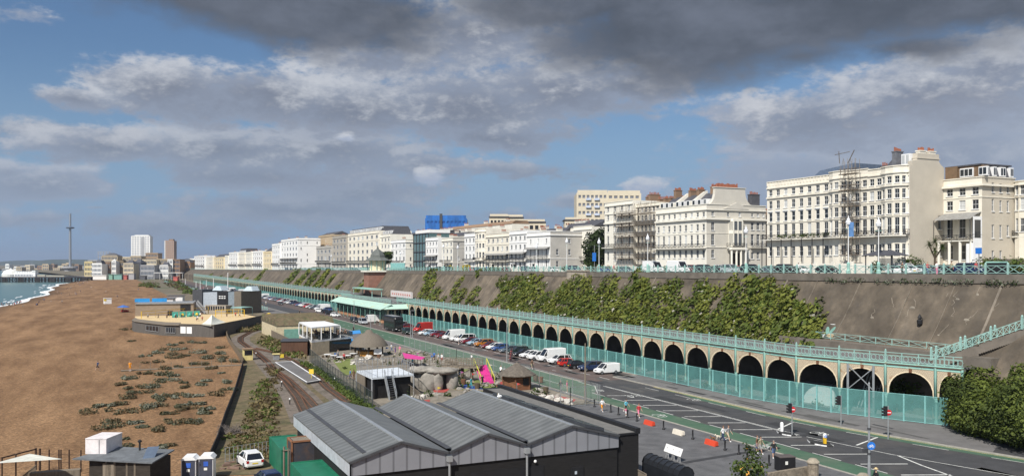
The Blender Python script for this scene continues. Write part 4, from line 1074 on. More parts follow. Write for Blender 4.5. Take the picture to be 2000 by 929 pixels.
F,lF,xF=terrace('corner_house','cream bay-windowed house cut off by the right edge of the picture',yE1+.4,yE1-22,33.6,[(24.6,2.4),(28.4,2.2),(31.2,1.9)],5,STUC,xf=147.9,depth=12,winw=1.5,bows=[(yE1-.1,yE1-4.2)],corn=((30.9,.1,.15),(33.2,.3,.3)),balc=[(23.8,yE1-.2,yE1-8)],cat='house')
yC0,yC1=Y(1281),Y(1380)
FC=[(20.2,2.0),(23.3,2.6),(26.9,1.6),(30.3,1.1)]
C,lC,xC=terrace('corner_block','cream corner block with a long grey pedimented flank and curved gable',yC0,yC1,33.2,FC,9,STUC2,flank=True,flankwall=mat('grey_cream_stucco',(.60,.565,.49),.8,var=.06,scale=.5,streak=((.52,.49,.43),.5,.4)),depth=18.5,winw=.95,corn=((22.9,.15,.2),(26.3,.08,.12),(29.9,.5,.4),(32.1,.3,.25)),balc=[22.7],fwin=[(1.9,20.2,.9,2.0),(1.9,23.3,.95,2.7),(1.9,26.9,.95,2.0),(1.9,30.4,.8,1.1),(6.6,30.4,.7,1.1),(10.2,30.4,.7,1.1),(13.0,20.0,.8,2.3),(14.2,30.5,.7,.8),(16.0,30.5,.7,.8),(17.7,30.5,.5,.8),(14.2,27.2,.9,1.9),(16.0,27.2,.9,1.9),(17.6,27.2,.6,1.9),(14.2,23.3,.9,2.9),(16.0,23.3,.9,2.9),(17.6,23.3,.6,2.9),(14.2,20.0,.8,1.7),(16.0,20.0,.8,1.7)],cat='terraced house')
fx=lambda u:xC+u
g=MB();pts=[]
for i in range(7):q=i/6*math.pi/2;pts.append((fx(.3+3.2*(1-math.cos(q))if False else .3+2.6*math.sin(q)**1.0),yC1+.3,33.1+3.6*(1-math.cos(q))))
pts+=[(fx(2.9),yC1+.3,37.4),(fx(12.2),yC1+.3,37.4)]
for i in range(7):q=(1-i/6)*math.pi/2;pts.append((fx(15.2-3.0*math.sin(q)),yC1+.3,33.1+3.6*(1-math.cos(q))))
g.prism(pts,(0,.9,0));g.box(fx(2.7),fx(12.4),yC1+.15,yC1+1.35,37.4,37.6)
obj('gable',g,C.children[0].data.materials[0]if False else bpy.data.materials['grey_cream_stucco'],C)
p=MB()
for i in range(16):xx=fx(3.6+i*.42);p.tube((xx,yC1+.7,37.6),(xx,yC1+.7,38.5+rnd.uniform(-.15,.15)),.2,.16,6)
obj('chimney_pots',p,TERRA,C)
g=MB();px_=[(fx(5.0),32.2),(fx(9.0),33.9),(fx(13.0),32.2)]
g.prism([(a,yC1-.02,z)for a,z in px_],(0,-.32,0));obj('pediment',g,bpy.data.materials['grey_cream_stucco'],C)
g=MB();cx_=fx(8.8)
lineo=[(cx_-2.0,yC1),(cx_-1.5,yC1-1.0),(cx_+1.5,yC1-1.0),(cx_+2.0,yC1)]
for z0_,z1_ in((23.0,23.2),(26.2,27.0),(29.2,29.8)):g.prism([(q[0],q[1]-.003,z0_)for q in lineo],(0,0,z1_-z0_))
for a_,c_ in zip(lineo,lineo[1:]):
 for f_ in(0.05,.5,.95):
  xx=a_[0]+(c_[0]-a_[0])*f_;yy_=a_[1]+(c_[1]-a_[1])*f_;g.box(xx-.14,xx+.14,yy_-.1,yy_+.02,23.2,29.2)
obj('oriel',g,STUC2,C)
g=MB();g.prism([(q[0]+(.2 if q[0]<cx_ else-.2),q[1]+.12,23.2)for q in lineo],(0,0,6.0));obj('oriel_glass',g,mat_glass('oriel_glazing',(.10,.11,.12),(.5,.5,.5),.4),C)
balcony(C,[(cx_-2.6,yC1),(cx_-1.9,yC1-.6),(cx_+1.9,yC1-.6),(cx_+2.6,yC1)],22.8,.9)
g=MB()
for xx in(cx_-2.2,cx_-.7,cx_+.7,cx_+2.2):g.tube((xx,yC1-1.3,17.5),(xx,yC1-1.3,22.2),.26,n=10)
g.box(cx_-2.6,cx_+2.6,yC1-1.7,yC1-.003,22.2,22.6);g.box(cx_-1.8,cx_+1.8,yC1-.08,yC1-.003,17.5,21.4,1)
obj('porch',g,[STUC2,BLACK],C)
balcony(C,[(fx(13.4),yC1),(fx(18.4),yC1)],22.9,.8)
g=MB();zr=33.0
g.add([(fx(1.4),yC0-.2,zr),(fx(1.4),yC1+1.2,zr),(fx(5.6),yC1+1.2,36.6),(fx(5.6),yC0-.2,36.4),(fx(12),yC0-.2,zr),(fx(12),yC1+1.2,zr)],[(0,1,2,3),(3,2,5,4),(0,3,4)]);obj('roof',g,ROOFSL,C)
for k in range(9):
 yc=yC0-1.2-k*(yC0-yC1-2.6)/8.3;d=MB();d.box(fx(1.1),fx(2.8),yc-.62,yc+.62,33.25,34.7,0);d.quad((fx(1.09),yc-.45,33.4),(fx(1.09),yc+.45,33.4),(fx(1.09),yc+.45,34.55),(fx(1.09),yc-.45,34.55),1);obj('dormer',d,[WHITE,WGLASS],C)
for f_ in(.33,.66):
 yc=yC0+(yC1-yC0)*f_;d=MB();d.prism([(fx(.7),yc,33.2),(fx(6),yc,33.2),(fx(6),yc,37.3),(fx(5),yc,37.0),(fx(1.4),yc,34.6),(fx(.7),yc,34.4)],(0,.4,0));obj('party_wall',d,STUC2,C)
for f_,h_ in((.06,2.2),(.36,1.6),(.52,1.6),(.78,1.9)):chimney(C,fx(6.2),yC0+(yC1-yC0)*f_,36.0,1.0,2.0,h_,6,wall=BRN)
chimney(C,fx(15.5),yC1+1.0,33.0,1.4,2.6,3.0,6,wall=SLT)
yB0,yBm,yB1=Y(1181),Y(1236),Y(1281)
FB=[(19.6,2.6),(24.0,2.8),(28.0,2.2),(31.4,1.5),(33.9,1.3)]
B_,lB,xB=terrace('terraced_house','tall ivory corner house at the left of the scaffolded terrace',yB0,yBm,36.4,FB,4,STUC2,corn=((23.4,.3,.3),(30.6,.4,.4),(33.2,.2,.2),(35.6,.3,.3)),depth=17,balc=[23.4],hood=(2,))
B2,lB2,xB2=terrace('terraced_house','cream terrace hidden behind five decks of scaffolding',yBm,yB1,35.2,[(19.6,2.4),(23.6,2.7),(27.6,1.9),(30.6,1.5),(33.0,1.2)],6,STUC,xf=131.2,corn=((34.6,.3,.3),(30.2,.15,.2)),depth=16)
for f_ in(.15,.4,.62,.85):chimney(B2,139,yBm+(yB1-yBm)*f_,35.2,1.0,3.2,1.4,7,wall=BRN)
chimney(B_,138.0,yB0-12,36.3,1.0,3.0,1.2,7,wall=BRN);chimney(B_,138.0,yBm+1.2,36.3,1.0,3.4,1.8,7,wall=BRN)
scaffold('wide five-deck scaffold covering the front of the cream terrace',128.6,130.0,Y(1207),Y(1279),17.2,34.2,3.0,12)
D_=520.
r,PT,W_,zt,zb=tower_block('tower_block','tall cream high-rise block of flats behind the scaffolded terrace',1128,1186,376,470,mat('cream_highrise',(.62,.55,.42),.8,var=.06,scale=.2),470,13,7,mat('highrise_glass',(.20,.21,.24),.2),dep=26,slab=.62)
b=MB()
for k in(2,4):
 u=W_*(k+.55)/7.
 for j in range(13):
  z=zb+3+j*(zt-zb-3)/13.;b.prism([PT(u-1.4,.01,z),PT(u+1.4,.01,z),PT(u+1.4,.9,z),PT(u-1.4,.9,z)],(0,0,1.1))
obj('balcony',b,mat('pale_blue_panel',(.52,.58,.70),.5),r)
r2,PT,W_,zt2,zb2=tower_block('tower_block','lower right wing of the cream high-rise, stepped back behind chimneys',1187,1250,377,489,bpy.data.materials['cream_highrise'],470,13,6,bpy.data.materials['highrise_glass'],dep=14,slab=.66)
def pxz(py,px,X=130.):
 y=YX(px,X);return ZP(py,X,y)
def row(label,p0,p1,yt,nf,nw,wall=STUC2,flank=None,fw=None,roof='flat',depth=13,balcony_f=None,can=False,name='terraced_house',chim_n=2,bows=(),winw=1.0,X=130.,roofh=2.6,cat='terraced house',door=True):
 ya,yb=Y(p0,X),Y(p1,X);ym=(ya+yb)/2
 zt_=ZP(yt,X,ym);zb_=topz(ym)+.3;H=zt_-zb_-1.0;fh=H/nf
 fl=[]
 for i in range(nf):
  hh=fh*(.56 if i in(0,1)else .47 if i<nf-1 else .40);fl.append((zb_+.25+i*fh+fh*.22,hh))
 bl=[zb_+fh+.1]if balcony_f else None
 fws=[]
 if flank:
  for u in(2.6,7.2,depth-2.5):
   for i in range(nf):
    if(i+int(u))%3!=1:fws.append((u,fl[i][0],.85,fl[i][1]*.9))
 ch=[(5+(k%2)*3,ya+(yb-ya)*(k+.5)/chim_n,1.0,1.8,1.0,5)for k in range(chim_n)]
 cn=[(zb_+1.0*fh,.12,.18),(zt_-1.0,.32,.3)]+([(zb_+(nf-1)*fh+.1,.15,.2)]if nf>3 else[])
 r_,ln_,xf_=terrace(name,label,ya,yb,zt_,fl,nw,wall,xf=X,depth=depth,flank=flank,flankwall=fw,corn=tuple(cn),balc=bl,roof=roof,chim=ch,bows=[(ya+(yb-ya)*a,ya+(yb-ya)*c)for a,c in bows],winw=winw if X>130 or p0>1000 else max(winw,(ya-yb)/nw*.42),roofh=roofh,fwin=fws,cat=cat,canp=[(zb_+2*fh-.1,1.5,.7,ya-.2,yb+.2)]if can else None,doors=[ya+(yb-ya)*.3]if door and(ya-yb)<30 else())
 return r_
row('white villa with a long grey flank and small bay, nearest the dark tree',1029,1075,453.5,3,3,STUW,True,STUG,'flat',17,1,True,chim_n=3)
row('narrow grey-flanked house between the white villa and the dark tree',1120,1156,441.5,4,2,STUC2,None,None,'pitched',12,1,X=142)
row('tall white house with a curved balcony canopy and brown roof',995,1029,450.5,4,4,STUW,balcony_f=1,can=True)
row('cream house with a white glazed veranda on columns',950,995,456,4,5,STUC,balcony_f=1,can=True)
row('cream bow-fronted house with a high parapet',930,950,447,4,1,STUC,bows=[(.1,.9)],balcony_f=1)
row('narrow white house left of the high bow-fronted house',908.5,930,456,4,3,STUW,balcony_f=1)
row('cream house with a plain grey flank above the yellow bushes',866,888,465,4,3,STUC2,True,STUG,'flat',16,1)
row('white three-bay house right of the glass building',836,860,464,4,4,STUW,balcony_f=1,can=True)
row('white house with a hipped roof left of the glass building',771,800,469,4,4,STUW,True,STUC2,'flat',14,1)
row('cream house with a tall attic between the big hotel and the white house',752,771,458,5,3,STUC2,None,None,'mansard',12)
hb=row('big cream six-storey hotel with a dark mansard attic',690,752,454,5,7,STUC,None,None,'mansard',18,1,name='hotel',cat='hotel',chim_n=4)
row('dull grey-beige house front with black iron balconies on every floor',662,690,461,5,4,mat('dull_stucco',(.40,.37,.32),.8),balcony_f=1)  # stucco colour darker and greyer than the neighbouring fronts
row('low grey house with stacked balconies',632,662,481,3,4,STUG,balcony_f=1)
row('plain beige flank and attic behind the low grey house',638,668,459,4,3,mat('beige_brick',(.46,.36,.24),.85),X=150,roof='pitched')
row('white corner hotel with a broad blank flank and dark veranda',566,600,467,5,6,STUW,True,STUW,'flat',17,1,True,name='hotel',cat='hotel',chim_n=4)
row('white terrace just west of the corner hotel',550,566,476,5,4,STUW,balcony_f=1)
for lab,p0,p1,yt,wl,rf_,nf in(('yellow house with a steep dark roof',534,550,491,STUY,'pitched',3),('white house with stacked balconies beside the yellow house',514,534,490,STUW,'flat',4),('ivory house second west of the yellow house',501,514,492,STUC2,'flat',4),('cream house with brown attic, third west of the yellow house',488,501,493,STUC,'mansard',4),('taller white house standing above its neighbours',470,488,492.5,STUW,'flat',4),('pale pink-white house near the blue-white block',463,470,499,STUC2,'flat',3),('yellow block with a jumble of dark roofs behind',442,463,502,STUY,'pitched',3),('cream house right of the blue-white block',428,442,502,STUC,'flat',3),('broad blue-white block, largest of the far houses',405,428,499.5,STUW,'flat',4),('small white house left of the blue-white block',392,405,505,STUW,'flat',3),('last cream house before the town',372,392,508.5,STUC2,'flat',3)):
 row(lab,p0,p1,yt,nf,5,wl,None,None,rf_,14,1 if nf>3 else None,chim_n=3,roofh=4,door=False,winw=1.3)
ya,yb=Y(807),Y(836);zb_=topz(ya)+.3;zt_=ZP(456,130,(ya+yb)/2)
r=thing('glass_building','green glass-fronted block between the white houses','building',(133,(ya+yb)/2,zb_))
b=MB();b.box(130.3,142,yb,ya,zb_,zt_);obj('glazing',b,mat('green_glass',(.10,.17,.17),.1),r)
b=MB();n=4
for i in range(n+1):
 z=zb_+(zt_-zb_)*i/n;b.box(129.9,142.1,yb-.1,ya+.1,z-.25,z+.1)
for i in range(6):
 y=yb+(ya-yb)*i/5.;b.box(130.0,130.29,y-.12,y+.12,zb_,zt_)
obj('frame',b,DKGREY,r)
b=MB();b.box(131,141,yb+.4,ya-.4,zt_+.12,zt_+1.6);obj('roof',b,STUW,r)
r,PT,W_,zt,zb=tower_block('wrapped_tower','tower block wrapped in blue scaffold netting on the skyline',832,910,426,560,mat('blue_netting',(.02,.13,.42),.6,var=.35,scale=.35,stretch=(1,1,.25)),500,9,10,mat('blue_netting_deep',(.015,.09,.32),.6),dep=20,slab=.7)
b=MB();b.prism([PT(W_*.34,.05,zb),PT(W_*.41,.05,zb),PT(W_*.41,.4,zb),PT(W_*.34,.4,zb)],(0,0,zt-zb+3));obj('hoist',b,DKGREY,r)
b=MB()
for k in range(11):b.bar(PT(W_*k/10.,-.2,zt),PT(W_*k/10.,-.2,zt+1.5),.15)
obj('scaffold_tops',b,SCF,r)
for p0,p1,yt,d,lab in((957,992,424,430,'cream block of flats with dark balconies on the skyline, left wing'),(992,1021,425,442,'cream block of flats on the skyline, right wing'),(1012,1064,434,400,'low cream building with a shallow dark roof beside the skyline flats'),(1104,1129,430,420,'pale flats at the left foot of the high-rise')):
 r,PT,W_,zt,zb=tower_block('block_of_flats',lab,p0,p1,yt,d,bpy.data.materials['cream_highrise'],480,8,5,GLASSD,dep=15,slab=.6,cat='block of flats')
 b=MB();b.prism([PT(-.6,-15.5,zt),PT(W_+.6,-15.5,zt),PT(W_+.6,.6,zt),PT(-.6,.6,zt)],(0,0,.5));obj('roof',b,SLT,r)
for p0,p1,yt,X,lab in((800,830,453,150,'dark slate attic with a white dormer behind the glass block'),(846,870,450,150,'grey attic storeys under the blue wrapped tower'),(872,908,454,152,'dark roof slab behind the cream house'),(880,1000,437,165,'brown roofs and attic windows behind the cream bow house'),(1040,1105,446,156,'chimneyed roofs behind the white villa'),(1106,1132,436,158,'pale chimney stack block below the high-rise')):
 ya,yb=Y(p0,X),Y(p1,X);zt_=ZP(yt,X,(ya+yb)/2);r=thing('attic_block',lab,'building',(X+4,(ya+yb)/2,17))
 b=MB();b.box(X,X+9,yb,ya,16,zt_-1.6,0);obj('wall',b,STUG if p0 in(846,872)else STUC2,r)
 b=MB();b.add([(X-.2,ya,zt_-1.6),(X-.2,yb,zt_-1.6),(X+1.6,yb-.3,zt_),(X+1.6,ya+.3,zt_),(X+8,yb,zt_),(X+8,ya,zt_),(X+9,yb,zt_-1.6),(X+9,ya,zt_-1.6)],[(0,1,2,3),(3,2,4,5),(5,4,6,7),(1,6,4,2),(0,3,5,7)]);obj('roof',b,BRN if p0 in(880,)else ROOFSL,r)
 for k in range(3):chimney(r,X+4,ya+(yb-ya)*(k+.5)/3.,zt_-.3,1.0,2.0,1.2,4,wall=STUC2)
r=thing('slate_roofed_row','dark slate-roofed brick backs between the corner block and the long cream row','building',(150,Y(1493,150),17))
b=MB();b.box(149,158,Y(1500,149),Y(1478,149),16,31,0);obj('wall',b,mat('dark_backs',(.12,.10,.09),.9),r)
for k in range(2):chimney(r,152,Y(1485+8*k,152),31,1.4,2.4,1.4,6,wall=BRN)
LAMP=mat('lamp_glass',(.75,.76,.78),.15,var=.03);TAIL=mat('tail_lamp',(.35,.02,.02),.25,var=.03);TYRE=mat('tyre',(.022,.022,.023),.9);RIM=mat('rim_metal',(.4,.41,.42),.3,.7)
PLW=mat('plate_white',(.75,.75,.7),.5,var=.03);PLY=mat('plate_yellow',(.75,.55,.06),.5,var=.03);TRIM=mat('black_trim',(.03,.03,.032),.6)
def loft(mb,secs,m=0):
 n=len(secs[0])
 for a,c in zip(secs,secs[1:]):
  for i in range(n):mb.quad(a[i],a[(i+1)%n],c[(i+1)%n],c[i],m)
 mb.poly(list(reversed(secs[0])),m);mb.poly(secs[-1],m)
def car(name,label,L,st,cab,wheels,wr=.32,cat='car',rails=False,vanw=None):
 root=thing(name,label,cat)
 b=MB();secs=[]
 for x,w,zl,zt in st:
  m_=zl+(zt-zl)*.45
  secs.append([(x,-w*.88,zl),(x,w*.88,zl),(x,w,zl+.1),(x,w,m_),(x,w*.985,zt-.08),(x,w*.9,zt),(x,-w*.9,zt),(x,-w*.985,zt-.08),(x,-w,m_),(x,-w,zl+.1)])
 loft(b,secs)
 if cab:
  br,bf,rr,rf,bw,rw,zb,zr=cab
  e=.05
  P=lambda x,w,z:(x,w,z)
  roof=[P(rr,-rw,zr-e),P(rf,-rw,zr-e),P(rf,rw,zr-e),P(rr,rw,zr-e)]
  b.prism([(rr-.04,-rw-.01,zr-.05),(rf+.03,-rw-.01,zr-.05),(rf+.03,rw+.01,zr-.05),(rr-.04,rw+.01,zr-.05)],(0,0,.05))
  b.prism([(rr+.1,-rw*.8,zr),(rf-.1,-rw*.8,zr),(rf-.1,rw*.8,zr),(rr+.1,rw*.8,zr)],(0,0,.03))
  for s in(-1,1):
   for(xa,xb)in((br,rr),(bf,rf),(br+(bf-br)*.45,rr+(rf-rr)*.5),(br+.55,rr+.3)):
    b.bar((xa,s*bw,zb-.02),(xb,s*(rw+.005),zr-.03),.085 if xa!=br+.55 else .05)
 body=obj('body',b,PAINT,root)
 if cab:
  g=MB();v=[(br,-bw,zb),(bf,-bw,zb),(bf,bw,zb),(br,bw,zb),(rr,-rw,zr-.03),(rf,-rw,zr-.03),(rf,rw,zr-.03),(rr,rw,zr-.03)]
  g.add(v,[(0,1,5,4),(1,2,6,5),(2,3,7,6),(3,0,4,7)]);obj('windows',g,GLASSD,root)
 for x in wheels:
  for s in(-1,1):
   w=MB();y=s*(max(q[1]for q in st)-.1)
   w.tube((x,y-.1*s,wr),(x,y+.108*s,wr),wr,n=12,m=0);w.tube((x,y+.09*s,wr),(x,y+.116*s,wr),wr*.64,wr*.6,n=10,m=1)
   obj('wheel',w,[TYRE,RIM],root)
 xf,wf,zlf,ztf=st[-2];xr,wr_,zlr,ztr=st[1]
 for s in(-1,1):
  h=MB();h.obox((xf+.015,s*(wf-.2),ztf-.2),.16,.34,.14,-s*.35);obj('headlight',h,LAMP,root)
  t=MB();t.obox((xr-.03,s*(wr_-.13),ztr-.28),.1,.22,.24,0);obj('tail_light',t,TAIL,root)
  mi=MB()
  if cab:mi.obox((cab[1]-.28,s*(cab[4]+.13),cab[6]+.02),.12,.2,.13);obj('mirror',mi,TRIM,root)
 p=MB();p.box(st[-1][0]+.002,st[-1][0]+.02,-.26,.26,zlf+.1,zlf+.21,0);obj('front_plate',p,PLW,root)
 p=MB();p.box(st[0][0]-.02,st[0][0]-.002,-.26,.26,zlr+.28,zlr+.39,0);obj('rear_plate',p,PLY,root)
 p=MB();p.box(st[-1][0]-.25,st[-1][0]+.012,-wf*.62,wf*.62,zlf+.0,zlf+.09,0);p.box(st[-1][0]-.1,st[-1][0]+.008,-wf*.4,wf*.4,ztf-.2,ztf-.1,0);obj('grille',p,TRIM,root)
 if rails:
  p=MB()
  for s in(-1,1):p.bar((cab[2]+.1,s*cab[5]*.9,cab[7]+.06),(cab[3]-.2,s*cab[5]*.9,cab[7]+.06),.04)
  obj('roof_rails',p,STEEL,root)
 return root
HATCH=car('parked_car','x',4.0,[(-2.0,.70,.42,.82),(-1.93,.79,.30,.95),(-1.4,.86,.2,.97),(0,.88,.19,.94),(.85,.87,.19,.93),(1.45,.84,.21,.83),(1.85,.77,.25,.72),(1.98,.64,.34,.58)],(-1.92,1.0,-1.45,.15,.79,.60,.93,1.47),(-1.24,1.27))
SALOON=car('parked_car','x',4.6,[(-2.3,.70,.42,.84),(-2.22,.80,.30,.96),(-1.5,.88,.2,.98),(0,.9,.19,.94),(1.0,.89,.19,.92),(1.7,.86,.21,.82),(2.15,.78,.25,.71),(2.28,.66,.34,.58)],(-2.1,1.1,-1.35,.2,.80,.61,.94,1.45),(-1.4,1.42))
SUV=car('parked_car','x',4.55,[(-2.27,.76,.5,.98),(-2.2,.86,.38,1.1),(-1.4,.92,.28,1.12),(0,.935,.26,1.09),(.95,.93,.26,1.07),(1.6,.9,.28,1.0),(2.1,.84,.34,.88),(2.25,.72,.45,.72)],(-2.18,1.15,-1.85,.35,.85,.67,1.08,1.68),(-1.38,1.4),.36,rails=True)
CADDY=car('parked_van','x',4.4,[(-2.2,.84,.35,1.74),(-2.15,.89,.25,1.8),(-.6,.9,.22,1.82),(.35,.89,.22,1.8),(.45,.89,.22,1.05),(1.3,.88,.22,1.02),(1.95,.82,.26,.85),(2.18,.72,.36,.66)],(-.6,1.35,-.6,.45,.82,.7,1.02,1.80),(-1.35,1.4),.31,'van',True)
VAN=car('parked_van','x',5.6,[(-2.8,.92,.4,2.46),(-2.74,.99,.3,2.54),(-.6,1.0,.28,2.56),(1.0,.99,.28,2.5),(1.15,.99,.28,1.25),(1.9,.96,.3,1.2),(2.5,.9,.33,1.0),(2.75,.8,.42,.78)],(.7,1.95,.9,1.1,.93,.86,1.22,2.42),(-1.75,1.8),.35,'van')
MPV=car('parked_van','x',4.9,[(-2.45,.84,.4,1.05),(-2.38,.92,.3,1.12),(-1.4,.95,.25,1.14),(.4,.95,.25,1.12),(1.2,.94,.25,1.1),(1.8,.9,.28,.98),(2.3,.84,.32,.84),(2.45,.74,.42,.7)],(-2.4,1.55,-2.25,.7,.9,.76,1.1,1.95),(-1.5,1.55),.34,'van')
ROW=math.pi
C_=dict(white=(.78,.78,.77),black=(.015,.015,.018),navy=(.02,.035,.09),red=(.5,.03,.025),maroon=(.17,.012,.02),orange=(.42,.16,.025),silver=(.42,.44,.46),blue=(.04,.085,.24),pale=(.33,.46,.56),grey=(.10,.13,.155),green=(.015,.03,.025),dark=(.03,.032,.036))
NEAR=[(1156.8,726.5,CADDY,'white',0,'small white panel van, last vehicle at the near end of the parked row'),(1131.6,724,SUV,'navy',0,'dark navy SUV parked between the small white panel van and the black hatchback'),(1110.3,719.5,HATCH,'black',1,'black hatchback reversed in, yellow plate to the road, next to the bright red one'),(1091.9,714,HATCH,'red',1,'bright red hatchback reversed in beside the white SUV with roof rails'),(1071.5,710,SUV,'white',0,'white SUV with roof rails between the big white van and the red hatchback'),(1051.2,706.5,VAN,'white',0,'big high-roofed white van in the near half of the parked row'),(1030.8,703,SUV,'white',0,'white SUV tucked against the left side of the big high-roofed van'),(1016.3,698.5,SALOON,'white',0,'low white car with black roof pillars, second left of the high-roofed van'),(1003.5,695.5,SALOON,'black',0,'black estate car between the low white car and the lamp column'),(992.5,692.5,SUV,'green',0,'very dark green SUV partly behind the red sandwich board'),(976.6,688,SALOON,'grey',0,'long slate-grey car just left of the lamp column'),(961,685,HATCH,'blue',0,'dark blue hatchback between the slate-grey car and the white hatchback'),(950.8,682,HATCH,'white',0,'white hatchback with dark windows between the blue and the dark red car'),(940.6,678.5,HATCH,'maroon',0,'dark red hatchback right of the copper-orange SUV'),(927,676,SUV,'orange',0,'copper-orange SUV, the only orange car in the row'),(913.5,673.5,HATCH,'pale',0,'pale blue hatchback left of the copper-orange SUV'),(901,671,SALOON,'maroon',0,'maroon saloon with a person standing at its nose'),(889.3,668,MPV,'white',0,'white people-carrier van left of the maroon saloon'),(879,665,HATCH,'white',0,'small white car squeezed between the people-carrier and the camper van'),(865,663.6,VAN,'white',0,'white camper van with a boxy roof in the middle of the parked row'),(851.5,660,HATCH,'maroon',0,'maroon hatchback just left of the white camper van'),(839.9,657,SALOON,'maroon',0,'maroon estate, second left of the white camper van'),(828,655.5,HATCH,'pale',0,'light blue hatchback left of the maroon estate'),(817.6,654,HATCH,'white',0,'white hatchback in front of the red van'),]
for i,(px,py,proto,c,rev,lab)in enumerate(NEAR):
 x,y=G(px,py);x=max(71.6,min(x,73.6));y=YX(px,x);half={HATCH:2.0,SALOON:2.3,SUV:2.27,CADDY:2.2,VAN:2.75,MPV:2.45}[proto]
 if proto is CADDY:x+=.6
 dup(proto,(x+half,y,.006),ROW+(math.pi if rev else 0)+rnd.uniform(-.04,.04),lab,'cars parked in front of the netting fence',{'body':C_[c]})
for px,X,proto,c,rz,lab in((826,77.2,VAN,'red',ROW+.3,'long bright red van behind the white hatchback'),(795,70.5,SUV,'green',-math.pi/2,'black-green SUV waiting at the near edge of the parking, right of the bus'),(779,75,MPV,'silver',ROW+.2,'silver van just right of the bus'),(792,76,SALOON,'maroon',ROW+.1,'maroon car behind the silver van by the bus'),(709,69.6,MPV,'silver',-math.pi/2,'silver minivan in the lane just left of the bus'),(692,69.4,SUV,'black',-math.pi/2,'black SUV in the lane behind the silver minivan'),(724,73.5,VAN,'white',ROW,'white van mostly hidden behind the bus'),(655.5,70.5,HATCH,'white',-math.pi/2+.5,'white hatchback in front of the green-roofed hall, right of two black cars'),(645,71.5,SALOON,'black',-math.pi/2+.5,'black saloon between the two white cars in front of the hall'),(637,72,HATCH,'black',-math.pi/2+.6,'small black car left of the black saloon in front of the hall'),(626,71.5,HATCH,'white',-math.pi/2+.6,'leftmost white hatchback in front of the green-roofed hall'),(548,68,SALOON,'dark',-math.pi/2,'dark car driving in the lane beside the far parked row')):
 dup(proto,(X,YX(px,X),.006),rz,lab,None,{'body':C_[c]})
rg=random.Random(12)
for i in range(88):
 y=330+i*3.15+rg.uniform(-.2,.2);c=rg.choice(['white','white','black','dark','silver','grey','navy','white','red','silver','blue','maroon']);p=rg.choice([HATCH,HATCH,SALOON,SUV,MPV,VAN]if c=='white' else[HATCH,SALOON,SUV])
 if rg.random()<.08:continue
 nm={'dark':'dark grey','navy':'navy'}.get(c,c)
 dup(p,(75.5+bend(y),y,.006),ROW,'tiny distant %s %s parked beyond the green-roofed hall'%(nm,'van' if p in(MPV,VAN)else 'car'),'distant %s %ss beyond the hall'%(nm,'van' if p in(MPV,VAN)else 'car'),{'body':C_[c]})
UP=[(1276,105,VAN,'white',1,'white van, left of the pair on the clifftop road'),(1325,105,VAN,'white',1,'white van, right of the pair on the clifftop road'),(1352,112,SUV,'maroon',1,'dark red car behind the right-hand clifftop van'),(1377,106,SUV,'dark',1,'dark SUV right of the two clifftop vans'),(1402,112,SALOON,'black',1,'black saloon on the clifftop near the columned porch'),(1413,119,SUV,'white',1,'white SUV parked near the columned porch'),(1440,119,HATCH,'red',1,'red hatchback parked near the columned porch'),(1428,105,SUV,'silver',1,'silver SUV on the clifftop behind the railing, left of a black one'),(1468,105,SUV,'black',1,'large black SUV on the clifftop right of the silver one'),(1508,119,SALOON,'grey',1,'grey saloon at the left end of the long cream row'),(1537,110,SUV,'black',1,'black SUV in front of the eight-bay terrace'),(1565,118,HATCH,'white',1,'white hatchback below the eight-bay terrace'),(1618,109,SALOON,'black',1,'long black car in front of the scaffold tower'),(1770,110,SUV,'white',1,'white SUV beside the bus shelter'),(1812,112,SALOON,'grey',1,'blue-grey estate behind the white SUV on the clifftop'),(1850,118,SALOON,'black',1,'black saloon in front of the canopied house'),(1897,114,SUV,'navy',1,'dark navy people carrier in front of the canopied house'),(1760,104,SALOON,'white',0,'white saloon passing right behind the railing by the bus shelter'),(807,118,SUV,'red',1,'bright red car at the left of the yellow bushes'),(924,112,HATCH,'red',1,'small red car between yellow bushes and the white houses'),(934,112,SALOON,'navy',1,'navy car right of the small red clifftop car'),(990,118,SALOON,'maroon',1,'maroon car outside the tall white house'),(1027,119,SUV,'navy',1,'dark blue SUV outside the white villa'),(1080,118,HATCH,'white',1,'white car below the grey villa flank'),(1040,106,SALOON,'silver',1,'silver car behind the railing below the white villa'),(1122,106,SUV,'navy',1,'navy SUV behind the railing below the dark tree'),(1180,112,HATCH,'blue',1,'blue car behind the people under the ivory corner house'),(1222,106,SALOON,'grey',1,'dark grey car behind the railing below the scaffolding')]
for px,X,p,c,s,lab in UP:
 y=YX(px,X);dup(p,(X,y,topz(y)-.1),-math.pi/2 if s else math.pi/2,lab,None,{'body':C_[c]})
rg=random.Random(14)
for px in range(560,880,9):
 X=rg.choice([107,112,118]);y=YX(px,X);c=rg.choice(['white','black','silver','dark','navy'])
 dup(rg.choice([HATCH,SALOON,SUV]),(X,y,topz(y)-.1),-math.pi/2,'tiny %s car glimpsed behind the far clifftop railing'%c,'%s cars behind the far clifftop railing'%c,{'body':C_[c]})
x,y=G(488,921);CAR1=dup(HATCH,(x+.3,y+2.2,.07),math.pi/2+.10,'white hatchback seen from behind beside the green container',None,{'body':C_['white']})
x,y=G(531,955);dup(HATCH,(x-.2,y+.6,.07),math.pi/2+.1,'dark blue car roof cut off by the bottom edge beside the white hatchback',None,{'body':C_['navy']})
x,y=G(60,975);dup(SALOON,(x,y,.07),math.pi-.2,'dark blue car cut off by the bottom left corner',None,{'body':C_['blue']})
for p in(HATCH,SALOON,SUV,CADDY,VAN,MPV):purge(p)
bx,by=70.6,YX(770,69.2)
bus=thing('double_decker_bus','black double-decker coach parked beside the cycle lane','bus',(0,0,0))
b=MB();secs=[]
